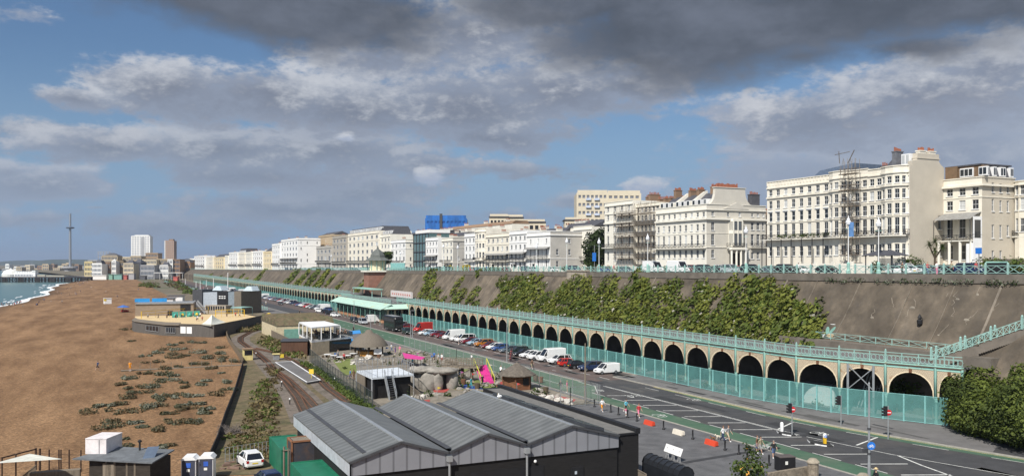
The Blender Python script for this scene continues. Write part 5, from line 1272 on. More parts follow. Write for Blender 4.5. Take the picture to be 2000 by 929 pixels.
for x,w,zl,zt in((-5.3,1.1,.5,4.0),(-5.2,1.24,.35,4.15),(0,1.25,.3,4.2),(4.6,1.25,.3,4.2),(5.1,1.22,.32,4.0),(5.35,1.08,.45,3.7)):
 secs.append([(x,-w,zl),(x,w,zl),(x,w,zt*.5),(x,w,zt-.25),(x,w*.85,zt),(x,-w*.85,zt),(x,-w,zt-.25),(x,-w,zt*.5)])
loft(b,secs);obj('body',b,mat('bus_black',(.012,.012,.013),.3,var=.1,spec=.35),bus)
for s in(-1,1):
 w=MB()
 for z0,z1,xa,xb in((1.35,2.1,-4.6,4.3),(2.75,3.6,-4.9,4.8)):w.box(xa,xb,s*1.262-.008,s*1.262+.008,z0,z1)
 obj('side_windows',w,GLASSD,bus)
w=MB();w.add([(5.32,-1.0,1.1),(5.32,1.0,1.1),(5.2,1.0,2.3),(5.2,-1.0,2.3)],[(0,1,2,3)]);w.add([(5.29,-1.05,2.7),(5.29,1.05,2.7),(5.2,1.0,3.6),(5.2,-1.0,3.6)],[(0,1,2,3)])
for v in range(len(w.v)):w.v[v]=(w.v[v][0]+.12,w.v[v][1],w.v[v][2])
obj('windscreen',w,GLASSD,bus)
for x in(-3.2,-1.9,3.4):
 for s in(-1,1):
  w=MB();w.tube((x,s*1.0,.5),(x,s*1.27,.5),.5,n=12);w.tube((x,s*1.25,.5),(x,s*1.285,.5),.3,n=10,m=1);obj('wheel',w,[TYRE,RIM],bus)
for s in(-1,1):
 h=MB();h.obox((5.33,s*.85,.75),.12,.4,.2);obj('headlight',h,LAMP,bus)
p=MB();p.box(5.37,5.39,-.26,.26,.5,.61);obj('front_plate',p,PLW,bus)
p=MB();p.box(-4.4,3.8,-.95,.95,4.19,4.25);obj('roof_panel',p,GREY,bus)
place(bus,(bx,by+5.3,.01),-math.pi/2)
HAIRM=mat('hair',(.08,.05,.03),.7,var=.1,objcol=True)
SHOE=mat('shoes',(.1,.1,.1),.7,objcol=True)
def figure(pose):
 J={};E=[]
 def j(n,p,r,par=None,lab=None):J[n]=(Vector(p),r,lab);E.append((par,n))if par else None
 sit=pose=='sit';hz=.16 if sit else .93
 lean=-.12 if sit else .03
 j('pel',(0,0,hz),(.135,.115),None,'leg');j('wst',(lean*.4,0,hz+.17),(.125,.10),'pel','top');j('chs',(lean,0,hz+.40),(.15,.115),'wst','top');j('nk0',(lean*1.1,0,hz+.53),(.075,.07),'chs','top')
 j('nk',(lean*1.1+.01,0,hz+.585),(.052,.052),'nk0','skin');j('hd0',(lean*1.1+.03,0,hz+.65),(.078,.066),'nk','skin');j('hd1',(lean*1.1+.025,0,hz+.74),(.098,.078),'hd0','skin');j('hd2',(lean*1.1+.015,0,hz+.81),(.07,.06),'hd1','skin')
 A={'stand':(.05,-.05,.12),'walk':(.38,-.38,.30),'sit':(.5,.5,.3)}[pose]
 for s,sw in((1,A[0]),(-1,A[1])):
  q='l' if s>0 else 'r';sh=Vector((lean,s*.185,hz+.47));
  el=sh+Vector((math.sin(sw)*.29-(.12 if sit else 0),s*.06,-math.cos(sw)*.29));b2=sw+A[2]
  wr=el+(Vector((-.12,s*.05,-.22))if sit else Vector((math.sin(b2)*.25,s*.015,-math.cos(b2)*.25)))
  d=(wr-el).normalized();hd=wr+d*.075
  j('sh'+q,sh,(.062,.058),'chs','top');j('el'+q,el,(.044,.042),'sh'+q,'top');j('wr'+q,wr,(.028,.024),'el'+q,'skin');j('hn'+q,hd,(.034,.018),'wr'+q,'skin')
  side=Vector((0,s,0)).cross(d).normalized();inw=Vector((0,-s,0))
  for k,l_ in enumerate((.07,.082,.086,.074)):
   base=hd+side*((k-1.5)*.019)+d*.012;m_=base+d*l_*.55;t_=m_+d*l_*.42+inw*.018
   j('f%d%s'%(k,q),m_,(.0095,.009),'hn'+q,'skin');j('g%d%s'%(k,q),t_,(.008,.008),'f%d%s'%(k,q),'skin')
  j('th'+q,wr+d*.03-side*.042+inw*.01,(.012,.011),'wr'+q,'skin');j('ti'+q,wr+d*.075-side*.055+inw*.02,(.009,.009),'th'+q,'skin')
  lg={'stand':0.03,'walk':.42,'sit':1.5}[pose];a=(lg if s<0 else-lg*.9)if not sit else lg-.25*(s>0)
  hp=Vector((0,s*.092,hz-.03));kn=hp+Vector((math.sin(a)*.42,s*.01,-math.cos(a)*.42))if not sit else hp+Vector((.36,s*.07,.2 if s>0 else .1))
  b3=a-(.12 if a>0 else .45)if pose=='walk' else a
  an=kn+Vector((math.sin(b3)*.41,0,-math.cos(b3)*.41))if not sit else Vector((.72,s*.1,.07))
  j('hp'+q,hp,(.10,.10),'pel','leg');j('kn'+q,kn,(.066,.06),'hp'+q,'leg');j('cf'+q,kn+(an-kn)*.3,(.06,.056),'kn'+q,'leg2');j('an'+q,an,(.042,.042),'cf'+q,'leg2')
  ft=an+(Vector((.16,s*.015,-.05))if not sit else Vector((.1,0,.1)));j('ft'+q,ft,(.045,.03),'an'+q,'shoe')
 names=list(J);idx={n:i for i,n in enumerate(names)}
 me=bpy.data.meshes.new('skeleton');me.from_pydata([J[n][0]for n in names],[(idx[a],idx[c])for a,c in E],[])
 o=bpy.data.objects.new('skeleton',me);COL.objects.link(o)
 bm=bmesh.new();bm.from_mesh(me);lay=bm.verts.layers.skin.verify();bm.verts.ensure_lookup_table()
 for i,n in enumerate(names):
  bm.verts[i][lay].radius=J[n][1];bm.verts[i][lay].use_root=(n=='pel')
 bm.to_mesh(me);bm.free()
 sk=o.modifiers.new('s','SKIN');sk.use_smooth_shade=True;sb=o.modifiers.new('d','SUBSURF');sb.levels=1;sb.render_levels=1
 dg=bpy.context.evaluated_depsgraph_get();ev=o.evaluated_get(dg);m2=bpy.data.meshes.new_from_object(ev)
 bpy.data.objects.remove(o)
 V=[v.co.copy()for v in m2.vertices];NV=[v.normal.copy()for v in m2.vertices];F=[tuple(p.vertices)for p in m2.polygons]
 zmin=min(v.z for v in V)
 for v in V:v.z-=zmin
 segs=[(J[a][0]-Vector((0,0,zmin)),J[c][0]-Vector((0,0,zmin)),J[c][2])for a,c in E]
 def lab(p):
  best=None
  for a,c,l in segs:
   ab=c-a;t=max(0,min(1,(p-a).dot(ab)/ab.length_squared));d=(p-a-ab*t).length
   if best is None or d<best[0]:best=(d,l)
  return best[1]
 L_=[lab(sum((V[i]for i in f),Vector())/len(f))for f in F]
 out={}
 b=MB();b.v=[tuple(v)for v in V];b.f=list(F);b.m=[0]*len(F)
 hc=J['hd1'][0]-Vector((0,0,zmin))
 for s in(-1,1):b.blob(hc+Vector((.088,s*.032,0)),.011,.014,.008,6,4,1);b.blob(hc+Vector((-.0,s*.08,-.01)),.022,.012,.03,6,4,0)
 b.blob(hc+Vector((.102,0,-.025)),.018,.013,.024,6,4,0);b.blob(hc+Vector((.086,0,-.062)),.008,.024,.007,6,4,2)
 out['body']=b.mesh('body',[SKIN,BLACK,mat('lips_'+pose,(.35,.12,.1),.6)],True)
 for nm,keep,off in(('shirt',('top',),.013),('trousers',('leg','leg2'),.012),('shorts',('leg',),.016),('shoes',('shoe',),.012)):
  c=MB();c.v=[tuple(v+n*off)for v,n in zip(V,NV)];c.f=[f for f,l in zip(F,L_)if l in keep];c.m=[0]*len(c.f)
  used=sorted({i for f in c.f for i in f});mp={i:k for k,i in enumerate(used)};c.v=[c.v[i]for i in used];c.f=[tuple(mp[i]for i in f)for f in c.f]
  out[nm]=c.mesh(nm,[SHOE if nm=='shoes' else CLOTH],True)
 for nm,dz in(('hair',0),('long_hair',-.12)):
  h=MB();h.blob(hc+Vector((-.022,0,.035)),.095,.086,.088,10,6,0)
  if dz:h.blob(hc+Vector((-.075,0,-.06)),.045,.085,.15,8,6,0)
  out[nm]=h.mesh('hair',[HAIRM],True)
 h=MB();h.lathe(hc+Vector((0,0,.06)),[(.20,0),(.2,.012),(.105,.02),(.1,.1),(.06,.12)],12);out['hat']=h.mesh('hat',[CLOTH],True)
 return out
FIG={p:figure(p)for p in('stand','walk','sit')}
K=dict(white=(.75,.75,.75),black=(.02,.02,.022),navy=(.03,.045,.10),blue=(.05,.15,.4),red=(.5,.04,.05),pink=(.7,.2,.32),orange=(.75,.30,.03),grey=(.28,.28,.28),denim=(.08,.12,.22),beige=(.5,.42,.3),teal=(.06,.33,.36),brown=(.14,.08,.05),cyan=(.15,.5,.62),straw=(.6,.45,.24),yellow=(.7,.55,.1),green=(.06,.16,.07),purple=(.15,.06,.3),khaki=(.3,.26,.17),skin=(.5,.32,.22))
HAIRC=[(.05,.03,.02),(.12,.07,.04),(.02,.016,.014),(.32,.22,.11),(.2,.19,.18)]
def person(pose,loc,rz,top,bot,label,group=None,short=False,hair=0,longh=False,hat=None,scale=1.0,z=None):
 r=thing('person',label,'person',loc,group);r.rotation_euler=(0,0,rz);r.scale=(scale,)*3
 P=FIG[pose]
 def part(nm,key,col=None):
  o=bpy.data.objects.new(nm,P[key]);COL.objects.link(o);o.parent=r
  if col:o.color=(*col,1)
 part('body','body');part('shirt','shirt',K[top]);part('shorts' if short else 'trousers','shorts' if short else 'trousers',K[bot]);part('hair','long_hair' if longh else 'hair',HAIRC[hair]);part('shoes','shoes',K['white']if short else K['black'])
 if hat:part('hat','hat',K[hat])
 return r
E_=-math.pi/2;W_D=math.pi/2
def at(px,py,z=0.):return(*G(px,py,z),z)
PP_=[(1176,803,'walk',E_,'white','orange',1,0,0,None,'person in white top and orange shorts walking on the paved plaza',.1),(1222.5,805,'walk',E_+.5,'cyan','black',1,0,0,None,'person in a pale blue top on the cycle lane behind a small child',.0),(1247.5,814.5,'walk',E_,'red','pink',1,1,1,None,'person in a red top and pink shorts beside the bollards',.1),(1412,862,'walk',E_+.3,'white','navy',0,1,0,None,'person in a white T-shirt with a shoulder bag, left of the walking couple with dogs',.1),(1422,861,'walk',E_+.3,'grey','beige',1,1,0,None,'person in pale grey top and beige shorts, right of the walking couple',.1),(1478,884,'stand',E_+.6,'brown','denim',1,1,0,None,'person in a brown top standing beside the evergreen shrub',.1),(1485,885,'walk',E_+.2,'khaki','grey',1,0,1,None,'person in khaki half hidden behind the one in a brown top',.1),(1511,893,'walk',W_D+2.6,'black','denim',1,4,0,None,'grey-haired person in black top and denim shorts by the black bin',.1),(1712,955,'stand',W_D+1.5,'black','black',0,1,0,'straw','person in a black top and straw hat at the bottom edge',.1),(190.8,723,'walk',W_D-.8,'navy','black',1,0,0,None,'lone walker in dark clothes on the open shingle',.1),(254,724,'stand',E_,'orange','orange',1,1,0,None,'person in a vivid orange jacket at the end of the boardwalk',.12),(896,672.5,'stand',math.pi,'white','grey',1,1,0,None,'person in a white shirt standing at the nose of the maroon saloon',.0),(690.5,648,'walk',E_,'black','black',0,2,0,None,'person in black walking on the cycle lane left of the blue awning',.0),(585,614,'walk',E_,'black','black',0,2,0,None,'lone person in black on the roadway west of the hall',.0),(1853+5,523.5,'stand',0,'khaki','black',0,1,0,None,'person in a khaki coat leaning at the railing below the canopied house',17.4),]
for px,py,po,dr,t,b_,sh,hr,lg,hat,lab,z in PP_:
 if z>10:x=99.2;loc=(x,YX(px,x),topz(YX(px,x))+.01)
 else:loc=at(px,py,z)
 person(po,loc,dr,t,b_,lab,None,bool(sh),hr,bool(lg),hat)
person('stand',at(1222.5,811,.1),E_,'pink','white','small child in a pink and white outfit by the bollards',None,True,1,True,scale=.58)
for px,t,b_,lab in((1167,'maroon' if False else 'red','navy','person in a red top at the clifftop railing, left of one in green'),(1176,'green','navy','person in bright green at the clifftop railing'),(1187,'black','denim','person in black at the clifftop railing right of the green top'),(1199,'red','grey','person in red at the right of the clifftop group'),(1560,'white','black','person in white on the clifftop below the eight-bay terrace'),(1585,'black','grey','person in black on the clifftop near the signpost'),(1762,'brown','black','person in brown standing in front of the white SUV'),(1811,'red','denim','person in red behind the railing right of the bus shelter'),(1830,'white','pink','person in white and pink behind the railing'),(1906,'red','navy','person in red near the black bins'),(1250-300,'blue','black','person in blue far along the clifftop railing')):
 x=100.5;y=YX(px,x);person('walk' if px%2 else 'stand',(x,y,topz(y)+.01),E_ if px%3 else W_D,t,b_,lab,None,False,px%4)
GV=[(1117-227,760,'blue','denim','person in blue at the mouth of the rock cave'),(1001-130,757,'white','navy','person in white beside the rock cave mouth'),(848,703,'blue','black','person in a bright blue top behind the stone bridge'),(856,708,'white','beige','person in white behind the flowered rocks'),(863,707,'white','red','second person in white beside the flowered rocks'),(920,757,'teal','teal','person in a turquoise dress on the crazy-golf green'),(898,738,'black','navy','person in black under the timber bridge'),(942,752,'black','black','person in black at the foot of the pink steps'),(978,733,'white','black','person in white on the promenade behind the pink steps'),(985,736,'grey','black','person in grey on the promenade behind the pink steps'),(921,704,'white','grey','child in white on the timber bridge deck'),(765,686,'white','denim','person in white right of the thatched kiosk'),(772,692,'purple','purple','person in purple right of the thatched kiosk'),(781,690,'pink','beige','person in pink near the stone wall'),(707,664,'white','black','person by the blue awning in white'),(800,707,'navy','grey','person in navy left of the pink canopy'),(806,716,'cyan','navy','person in light blue near the pink canopy'),(787,712,'grey','denim','person in grey below the pink canopy'),(1108,766,'pink','skin','person in pink behind the wire fence at the promenade'),(1095,764,'black','black','person in black behind the wire fence at the promenade'),(684,741,'blue','navy','person in blue by the dark wire fence'),(691,742,'brown','brown','person in brown beside the white-roofed hut'),(672,705,'red','black','person in red at the terrace tables'),(660,700,'grey','navy','person in grey at the terrace tables')]
for i,(px,py,t,b_,lab)in enumerate(GV):
 z=3.0 if 'bridge deck' in lab else .1
 person('walk' if i%3 else 'stand',at(px,py,z),rnd.uniform(0,6.28),t,b_,lab,'visitors around the crazy golf',i%2==0,i%5,i%3==0,None,.62 if 'child' in lab else 1.0)
rg=random.Random(9)
for i in range(16):
 px=rg.uniform(612,680);z=3.6;d=177.+rg.uniform(0,10);x,y=AT(px,d)
 c=rg.choice(['black','grey','white','brown','denim'])
 person('sit',(x,y,z+.25),rg.uniform(0,6.28),c if c!='denim' else 'navy','black','person in %s sitting under the white terrace roof'%(c if c!='denim' else 'navy'),'people in %s under the white terrace roof'%(c if c!='denim' else 'navy'),hair=i%5)
for i,(px,py,t)in enumerate(((355,622,'black'),(386,626,'white'),(391,620,'white'),(377,619,'red'),(289,622,'grey'),(309,623,'black'),(326,623,'brown'),(343,623,'black'),(354,618,'navy'),(443,620,'brown'),(460,619,'red'),(468,619,'grey'),(384,627.5,'grey'),(395,627.5,'red'))):
 person('walk' if i%2 else 'stand',at(px,py,.9),rg.uniform(0,6.28),t,'black','volleyball player in %s on the bright sand court, %s'%(t,['left of the white sail','right of the yellow banners','under the net','near the fence'][i%4]),'players on the sand court',True,i%5)
BE=[(3,589,3),(12,587,2),(17,590,2),(25,589,3),(32,586,2),(37,586,2),(41,585,1),(69,594,2),(72,594,2),(86,584,1),(89,577,1),(121,591,1),(136,577,1),(112,573,1),(120,573,1),(147,574.5,2),(130,562,2),(137,562,2),(155,556,2),(160,553,2),(178,564,1),(150,548,2),(163,549,3),(145,557,1),(157,570,1),(207,571.5,1),(270,570.5,1),(229,585,1),(152,551,2),(170,552,2),(76,589,1),(100,586,1),(45,595,1),(112,567,2)]
for i,(px,py,n)in enumerate(BE):
 for k in range(n):
  x,y=G(px+k*1.6,py,-.9);z=beachz(min(20,x-0),y)if x<20 else 0
  z=max(-3,z);po=['stand','sit','walk'][(i+k)%3];c=rg.choice(['black','navy','white','red','blue','brown','grey'])
  person(po,(x,y,z+.05),rg.uniform(0,6.28),c,'black' if po!='sit' else 'skin','tiny person in %s %s on the distant shingle'%(c,{'stand':'standing','sit':'sitting','walk':'walking'}[po]),'beachgoers in %s, %s'%(c,po),True,i%5)
for i in range(46):
 px=rg.uniform(300,520);y=rg.uniform(360,640);x=rg.uniform(57,64)+bend(y);c=rg.choice(['white','black','navy','red','grey','pink'])
 person(rg.choice(['walk','stand']),(x,y,.1),rg.choice([E_,W_D]),c,rg.choice(['black','denim','beige']),'tiny stroller in %s on the far promenade'%c,'strollers in %s on the far promenade'%c,False,i%5)
def bicycle(label,loc,rz,col=(.03,.03,.03)):
 r=thing('bicycle',label,'bicycle',(0,0,0));f=MB()
 for x in(-.52,.52):
  w=MB()
  for k in range(14):
   a,c=2*math.pi*k/14,2*math.pi*(k+1)/14;w.tube((x+.33*math.cos(a),0,.34+.33*math.sin(a)),(x+.33*math.cos(c),0,.34+.33*math.sin(c)),.022,n=5)
  for k in range(7):
   a=math.pi*k/7;w.bar((x+.32*math.cos(a),0,.34+.32*math.sin(a)),(x-.32*math.cos(a),0,.34-.32*math.sin(a)),.008)
  obj('wheel',w,TYRE,r)
 for a,c in(((-.52,0,.34),(-.08,0,.3)),((-.08,0,.3),(-.2,0,.85)),((-.2,0,.8),(.36,0,.82)),((-.08,0,.3),(.38,0,.74)),((.36,0,.95),(.52,0,.34)),((-.52,0,.34),(-.19,0,.78)),((.36,-.25,.98),(.36,.25,.98))):f.tube(a,c,.022,n=5)
 obj('frame',f,mat('bike_frame',col,.4),r)
 s=MB();s.obox((-.21,0,.86),.26,.14,.06);obj('saddle',s,BLACK,r)
 return place(r,loc,rz)
x,y,z=at(1039.5,721.5,.01);bicycle('dark bicycle ridden along the kerb of the cycle lane',(x,y,z),E_)
person('walk',(x,y+.1,.16),E_,'brown','khaki','cyclist in brown riding along the kerb of the cycle lane',None,True,0)
x,y,z=at(1498,882,.1);bicycle('pale bicycle at the kerb behind the two standing people',(x+.4,y+.3,.01),E_+.2,(.5,.5,.5))
def dog(label,loc,rz,m1):
 b=MB();b.blob((0,0,.34),.26,.10,.12,10,6);b.blob((.16,0,.36),.13,.1,.13,8,6);b.tube((.22,0,.40),(.32,0,.5),.07,.06);b.blob((.37,0,.53),.09,.07,.075,8,6);b.tube((.42,0,.51),(.5,0,.49),.042,.03)
 for s in(-1,1):
  b.tube((.2,s*.065,.32),(.19,s*.065,.15),.045,.026);b.tube((.19,s*.065,.15),(.21,s*.065,.01),.026,.022);b.blob((.225,s*.065,.02),.035,.025,.02,6,4)
  b.tube((-.18,s*.07,.34),(-.11,s*.07,.2),.065,.035);b.tube((-.11,s*.07,.2),(-.22,s*.07,.13),.034,.024);b.tube((-.22,s*.07,.13),(-.2,s*.07,.01),.024,.02);b.blob((-.18,s*.07,.02),.035,.025,.02,6,4)
  b.prism([(.33,s*.045,.58),(.38,s*.05,.58),(.35,s*.07,.66)],(0,s*.015,0))
 b.tube((-.25,0,.38),(-.38,0,.52),.025,.012)
 o=single('dog',b,m1,label,'dog',smooth=True,base=(0,0,0));return place(o,loc,rz)
dog('small white dog walking beside the couple on the plaza',at(1403,857.5,.1),math.pi,mat('dog_white',(.7,.64,.52),.9,col2=(.3,.18,.09),c2scale=5,c2thr=.58))
dog('small brown dog in front of the white dog',at(1393,860.5,.1),math.pi,mat('dog_brown',(.2,.11,.06),.9))
def text(name,s,size,loc,rot,m,parent=None,ext=.004):
 c=bpy.data.curves.new(name,'FONT');c.body=s;c.size=size;c.extrude=ext;c.align_x='CENTER';c.align_y='CENTER'
 o=bpy.data.objects.new(name,c);COL.objects.link(o);c.materials.append(m)
 dg=bpy.context.evaluated_depsgraph_get();me=bpy.data.meshes.new_from_object(o.evaluated_get(dg));bpy.data.objects.remove(o)
 if not me.materials:me.materials.append(m)
 q=bpy.data.objects.new(name,me);COL.objects.link(q);q.rotation_euler=rot
 q.location=Vector(loc)-(wloc(parent)if parent else Vector((0,0,0)));q.parent=parent
 return q
V3=lambda p,z:Vector((p[0],p[1],z))
GRF=mat('green_copper_roof',(.44,.62,.52),.5,var=.12,col2=(.55,.48,.18),c2scale=.25,c2thr=.66);GRN=mat('green_joinery',(.16,.33,.27),.6)
h0,h1=253.0,316.0
r=thing('seafront_hall','long seafront hall with a pale green sloping canopy roof and green window bays','hall',(82,285,0))
b=MB();b.box(76.2,89,h0,h1,0,5.6);obj('wall',b,mat('hall_cream',(.62,.55,.40),.8),r)
n=21
for i in range(n):
 y=h0+(h1-h0)*(i+.5)/n;w=MB();hw=(h1-h0)/n*.38
 w.box(76.08,76.19,y-hw,y+hw,1.25,4.3,0)
 for k in(-1,0,1):w.box(75.98,76.07,y+k*hw*.95-.05,y+k*hw*.95+.05,1.25,4.3,1)
 w.box(75.98,76.07,y-hw,y+hw,3.4,3.5,1);w.box(76.02,76.19,y-hw,y+hw,.15,1.15,2)
 obj('window_bay',w,[GLASSD,GRN,mat('hall_panel',(.42,.22,.12),.8)if i==0 else bpy.data.materials['hall_panel']],r)
for i in range(5):
 x=77.5+i*2.3;w=MB();w.box(x-.8,x+.8,h0-.12,h0-.01,1.0,4.3,0);w.box(x-.05,x+.05,h0-.2,h0-.13,1.0,4.3,1);obj('end_window',w,[GLASSD,GRN],r)
b=MB()
prof=[(77.0,6.3),(75.4,5.7),(74.0,5.0),(73.2,4.75)]
for(xa,za),(xc,zc)in zip(prof,prof[1:]):b.prism([(xa,h0-2.5,za),(xc,h0-2.5-(77-xc)*.1,zc),(xc,h1+1,zc),(xa,h1+1,za)],(0,0,-.12))
b.prism([(77.0,h0-1.2,6.2),(74,h0-3.4,4.9),(88,h0-3.4,4.9),(88,h0-1.2,6.2)],(0,0,-.1))
obj('canopy',b,GRF,r)
b=MB();b.box(77.0,90,h0-1.2,h1+.8,6.15,6.45);obj('roof_terrace',b,PAVE2,r)
for i in range(12):b=MB();y=h0+(h1-h0)*i/11.;b.tube((73.9,y,0),(73.9,y,4.85),.09,n=6);obj('canopy_column',b,GRN,r)
b=MB()
for i in range(36):
 y=h0-1+i*1.8;b.bar((77.3,y,6.45),(77.3,y,7.6),.09);b.bar((77.3,y,7.6),(77.3,y+1.8,7.6),.08);b.bar((77.3,y,6.6),(77.3,y+1.8,6.6),.06);b.bar((77.3,y,6.6),(77.3,y+1.8,7.6),.06);b.bar((77.3,y,7.6),(77.3,y+1.8,6.6),.06)
for i in range(6):x=77.3+i*1.8;b.bar((x,h0-1,6.45),(x,h0-1,7.6),.09);b.bar((x,h0-1,7.6),(x+1.8,h0-1,7.6),.08);b.bar((x,h0-1,6.6),(x+1.8,h0-1,7.6),.06)
obj('roof_railing',b,TURQ2,r)
ty=YX(740,95);r=thing('lift_tower','red brick lift tower topped by a pagoda-roofed kiosk at clifftop level','lift tower',(94,ty,0))
b=MB();b.box(89.8,98.5,ty-3.6,ty+3.4,5.5,15.4);obj('brick_shaft',b,BRICK,r)
b=MB();b.box(88.8,99,ty-4.4,ty+4.2,15.4,16.0);obj('platform',b,STUC2,r)
b=MB();b.lathe((94.5,ty,16),[(3.1,0),(3.1,4.2)],8);obj('kiosk',b,mat('kiosk_cream',(.62,.58,.40),.7),r)
b=MB();b.lathe((94.5,ty,20.1),[(5.2,-.2),(4.0,.6),(3.0,1.1),(2.9,1.9),(2.2,3.1),(1.0,4.1),(.45,4.4),(.35,5.0),(.1,5.7)],8);obj('roof',b,mat('kiosk_roof',(.12,.13,.12),.7),r)
b=MB()
for i in range(9):q=i*math.pi/4;b.bar((94.5+3.15*math.cos(q+.39),ty+3.15*math.sin(q+.39),16),(94.5+3.15*math.cos(q+.39),ty+3.15*math.sin(q+.39),20.2),.22)
obj('kiosk_post',b,TURQ,r)
b=MB()
for i in range(10):y=ty-4.2+i*.93;b.bar((88.9,y,16),(88.9,y,17.2),.1);b.bar((88.9,y,17.2),(88.9,y+.93,17.2),.08);b.bar((88.9,y,16.1),(88.9,y+.93,17.2),.06)
obj('platform_railing',b,TURQ2,r)
b=MB();b.box(98.4,98.6,ty-22,ty-4.6,16.2,19.0);single('kiosk_hoarding',b,TEAL,'turquoise hoarding on the clifftop just right of the pagoda kiosk','hoarding')
ya_,yb_=YX(763,89.5),YX(803,89.5);b=MB();b.box(89.5,90.1,yb_,ya_,7.0,9.2,0)
for i in range(9):y=yb_+1+i*(ya_-yb_)/9.6;b.box(89.42,89.49,y,y+1.1,7.8,8.4,1)
single('wall_banner',b,[mat('banner_white',(.6,.56,.54),.8),mat('banner_red',(.5,.2,.17),.8)],'long white banner with faded red marks at the cliff foot right of the lift tower','banner')
ya_,yb_=YX(700,87),YX(738,87);b=MB();b.box(84.5,89,yb_,ya_,9.1,9.4);[b.tube((x,y,6.4),(x,y,9.1),.15,n=6)for x in(85,88.6)for y in(yb_+.6,ya_-.6)];single('flat_shelter',b,TURQ,'flat-roofed open shelter on the deck in front of the brick tower','shelter')
b=MB();b.box(97.0,98.7,167,176,10.5,17.05);b.box(96.8,98.9,166.8,176.2,17.05,17.3);single('cliff_buttress',b,mat('pale_concrete',(.36,.31,.25),.9,streak=((.24,.2,.16),.6,.5)),'square pale concrete buttress rising from the ivy to the clifftop railing','buttress')
YF,YBk=61.0,82.2
CORR=mat_pattern('corrugated_roof',(.145,.15,.145),(.195,.20,.195),'wave',.36,(0,0,R(90)),.5,var=.16,metal=.25)
CLAD=mat_pattern('grey_cladding',(.13,.133,.145),(.235,.24,.26),'wave',.30,rough=.6,thr=-.2,var=.08);BTIM=mat('black_boarding',(.013,.012,.012),.8,var=.35,stretch=(1,1,6))
gx=[XY(p,YF)for p in(683,783,876,952,1027,1116,1208)];gz=[ZP(p,x,YF)for p,x in zip((909,863,880.5,847,864,829.5,850),gx)]
ze=(gz[0]+gz[2]+gz[4]+gz[6])/4;zp=(gz[1]+gz[3]+gz[5])/3
r=thing('workshop','grey three-gabled workshop with corrugated roofs and black boarded walls in the foreground','workshop',(28,71,0))
b=MB();b.box(gx[0]+.25,gx[6]-.05,YF+.12,YBk-.3,0,ze-.9);obj('wall',b,BTIM,r)
for i in range(3):
 xa,xm,xc=gx[2*i],gx[2*i+1],gx[2*i+2]
 b=MB()
 for(p,zp_,q,zq_)in((xa+(.45 if i else-.12),ze,xm,zp),(xm,zp,xc-(.0 if i==2 else .0),ze)):
  b.prism([(p,YF-.12,zp_),(q,YF-.12,zq_),(q,YBk,zq_),(p,YBk,zp_)],(0,0,.1))
 b.box(xm-.16,xm+.16,YF-.13,YBk+.01,zp+.06,zp+.14,1)
 o=obj('roof',b,[CORR,STEEL],r)
 f=MB();f.prism([(xa,YF-.02,ze-1.0),(xc,YF-.02,ze-1.0),(xc,YF-.02,ze-.02),(xm,YF-.02,zp-.02),(xa,YF-.02,ze-.02)],(0,.12,0));obj('gable_front',f,CLAD,r)
 f=MB();f.bar((xa-.05,YF-.16,ze+.0),(xm,YF-.16,zp+.0),.12,.16);f.bar((xm,YF-.16,zp),(xc,YF-.16,ze),.12,.16);obj('verge',f,DKGREY,r)
 g=MB();gx_=xa+(1.25 if i==0 else .2)
 zz=ze+(zp-ze)*(gx_-xa)/(xm-xa)
 g.prism([(gx_-.18,YF+.5,zz+.12),(gx_+.22,YF+.5,zz+.16),(gx_+.22,YBk-.2,zz+.16),(gx_-.18,YBk-.2,zz+.12)],(0,0,.02 if i==0 else .05));obj('gutter',g,DKGREY,r)
 if i:
  p=MB();p.tube((xa,YF-.22,0),(xa,YF-.22,ze-.5),.09,n=8);p.box(xa-.2,xa+.2,YF-.42,YF-.04,ze-.62,ze-.2);obj('downpipe',p,STEEL,r)
f=MB();f.box(gx[0]-.06,gx[0]+.12,YF-.02,YBk,ze-1.0,ze-.06);obj('eaves_fascia',f,mat('pale_fascia',(.42,.45,.48),.6),r)
f=MB();f.box(gx[0]+8.2+1.4,gx[0]+14.6+1.4,YF+.06,YF+.115,0,2.6);obj('shutter_door',f,BLACK,r)
xd=XY(1128,YF);f=MB();f.box(xd-.6,xd+.6,YF+.02,YF+.115,0,2.1,0);f.box(xd-.25,xd-.05,YF-.01,YF+.015,1.55,1.8,1);obj('door',f,[BLACK,mat('door_notice',(.45,.5,.55),.6)],r)
f=MB();f.blob((XY(1045,YF),YF-.05,ze-1.4),.13,.1,.13,8,6);obj('lamp',f,WHITE,r)
for k,(t_)in enumerate((.06,.30,.53,.77)):
 ya=YBk-1.2-t_*(YBk-YF);xm=gx[5]+1.2;z=zp-(zp-ze)*(1.2/(gx[6]-gx[5]));f=MB()
 xn=gx[5]+3.0;zn=zp-(zp-ze)*(3.0/(gx[6]-gx[5]))
 f.prism([(xm,ya,z+.12),(xn,ya,zn+.12),(xn,ya-3.9,zn+.12),(xm,ya-3.9,z+.12)],(0,0,.28));obj('rooflight',f,mat('rooflight',(.05,.055,.065),.3)if not k else bpy.data.materials['rooflight'],r)
xr0,xr1=gx[6]+.02,XY(1251,YF)
f=MB();f.box(xr0,xr1,YF+.3,YBk+8,0,ze-.1);obj('side_store',f,BTIM,r)
f=MB();f.box(xr0+.02,xr1+.1,YF+.2,YBk+8.1,ze-.09,ze+.05,0);f.box(xr1-.35,xr1+.12,YF+.19,YBk+8.12,ze+.05,ze+.4,0);obj('side_roof',f,BLACK,r)
f=MB();f.box(xr0+.1,xr1-.4,YF+.3,YBk+7,ze+.06,ze+.09);obj('side_roof_felt',f,mat('grey_felt',(.16,.155,.145),.9),r)
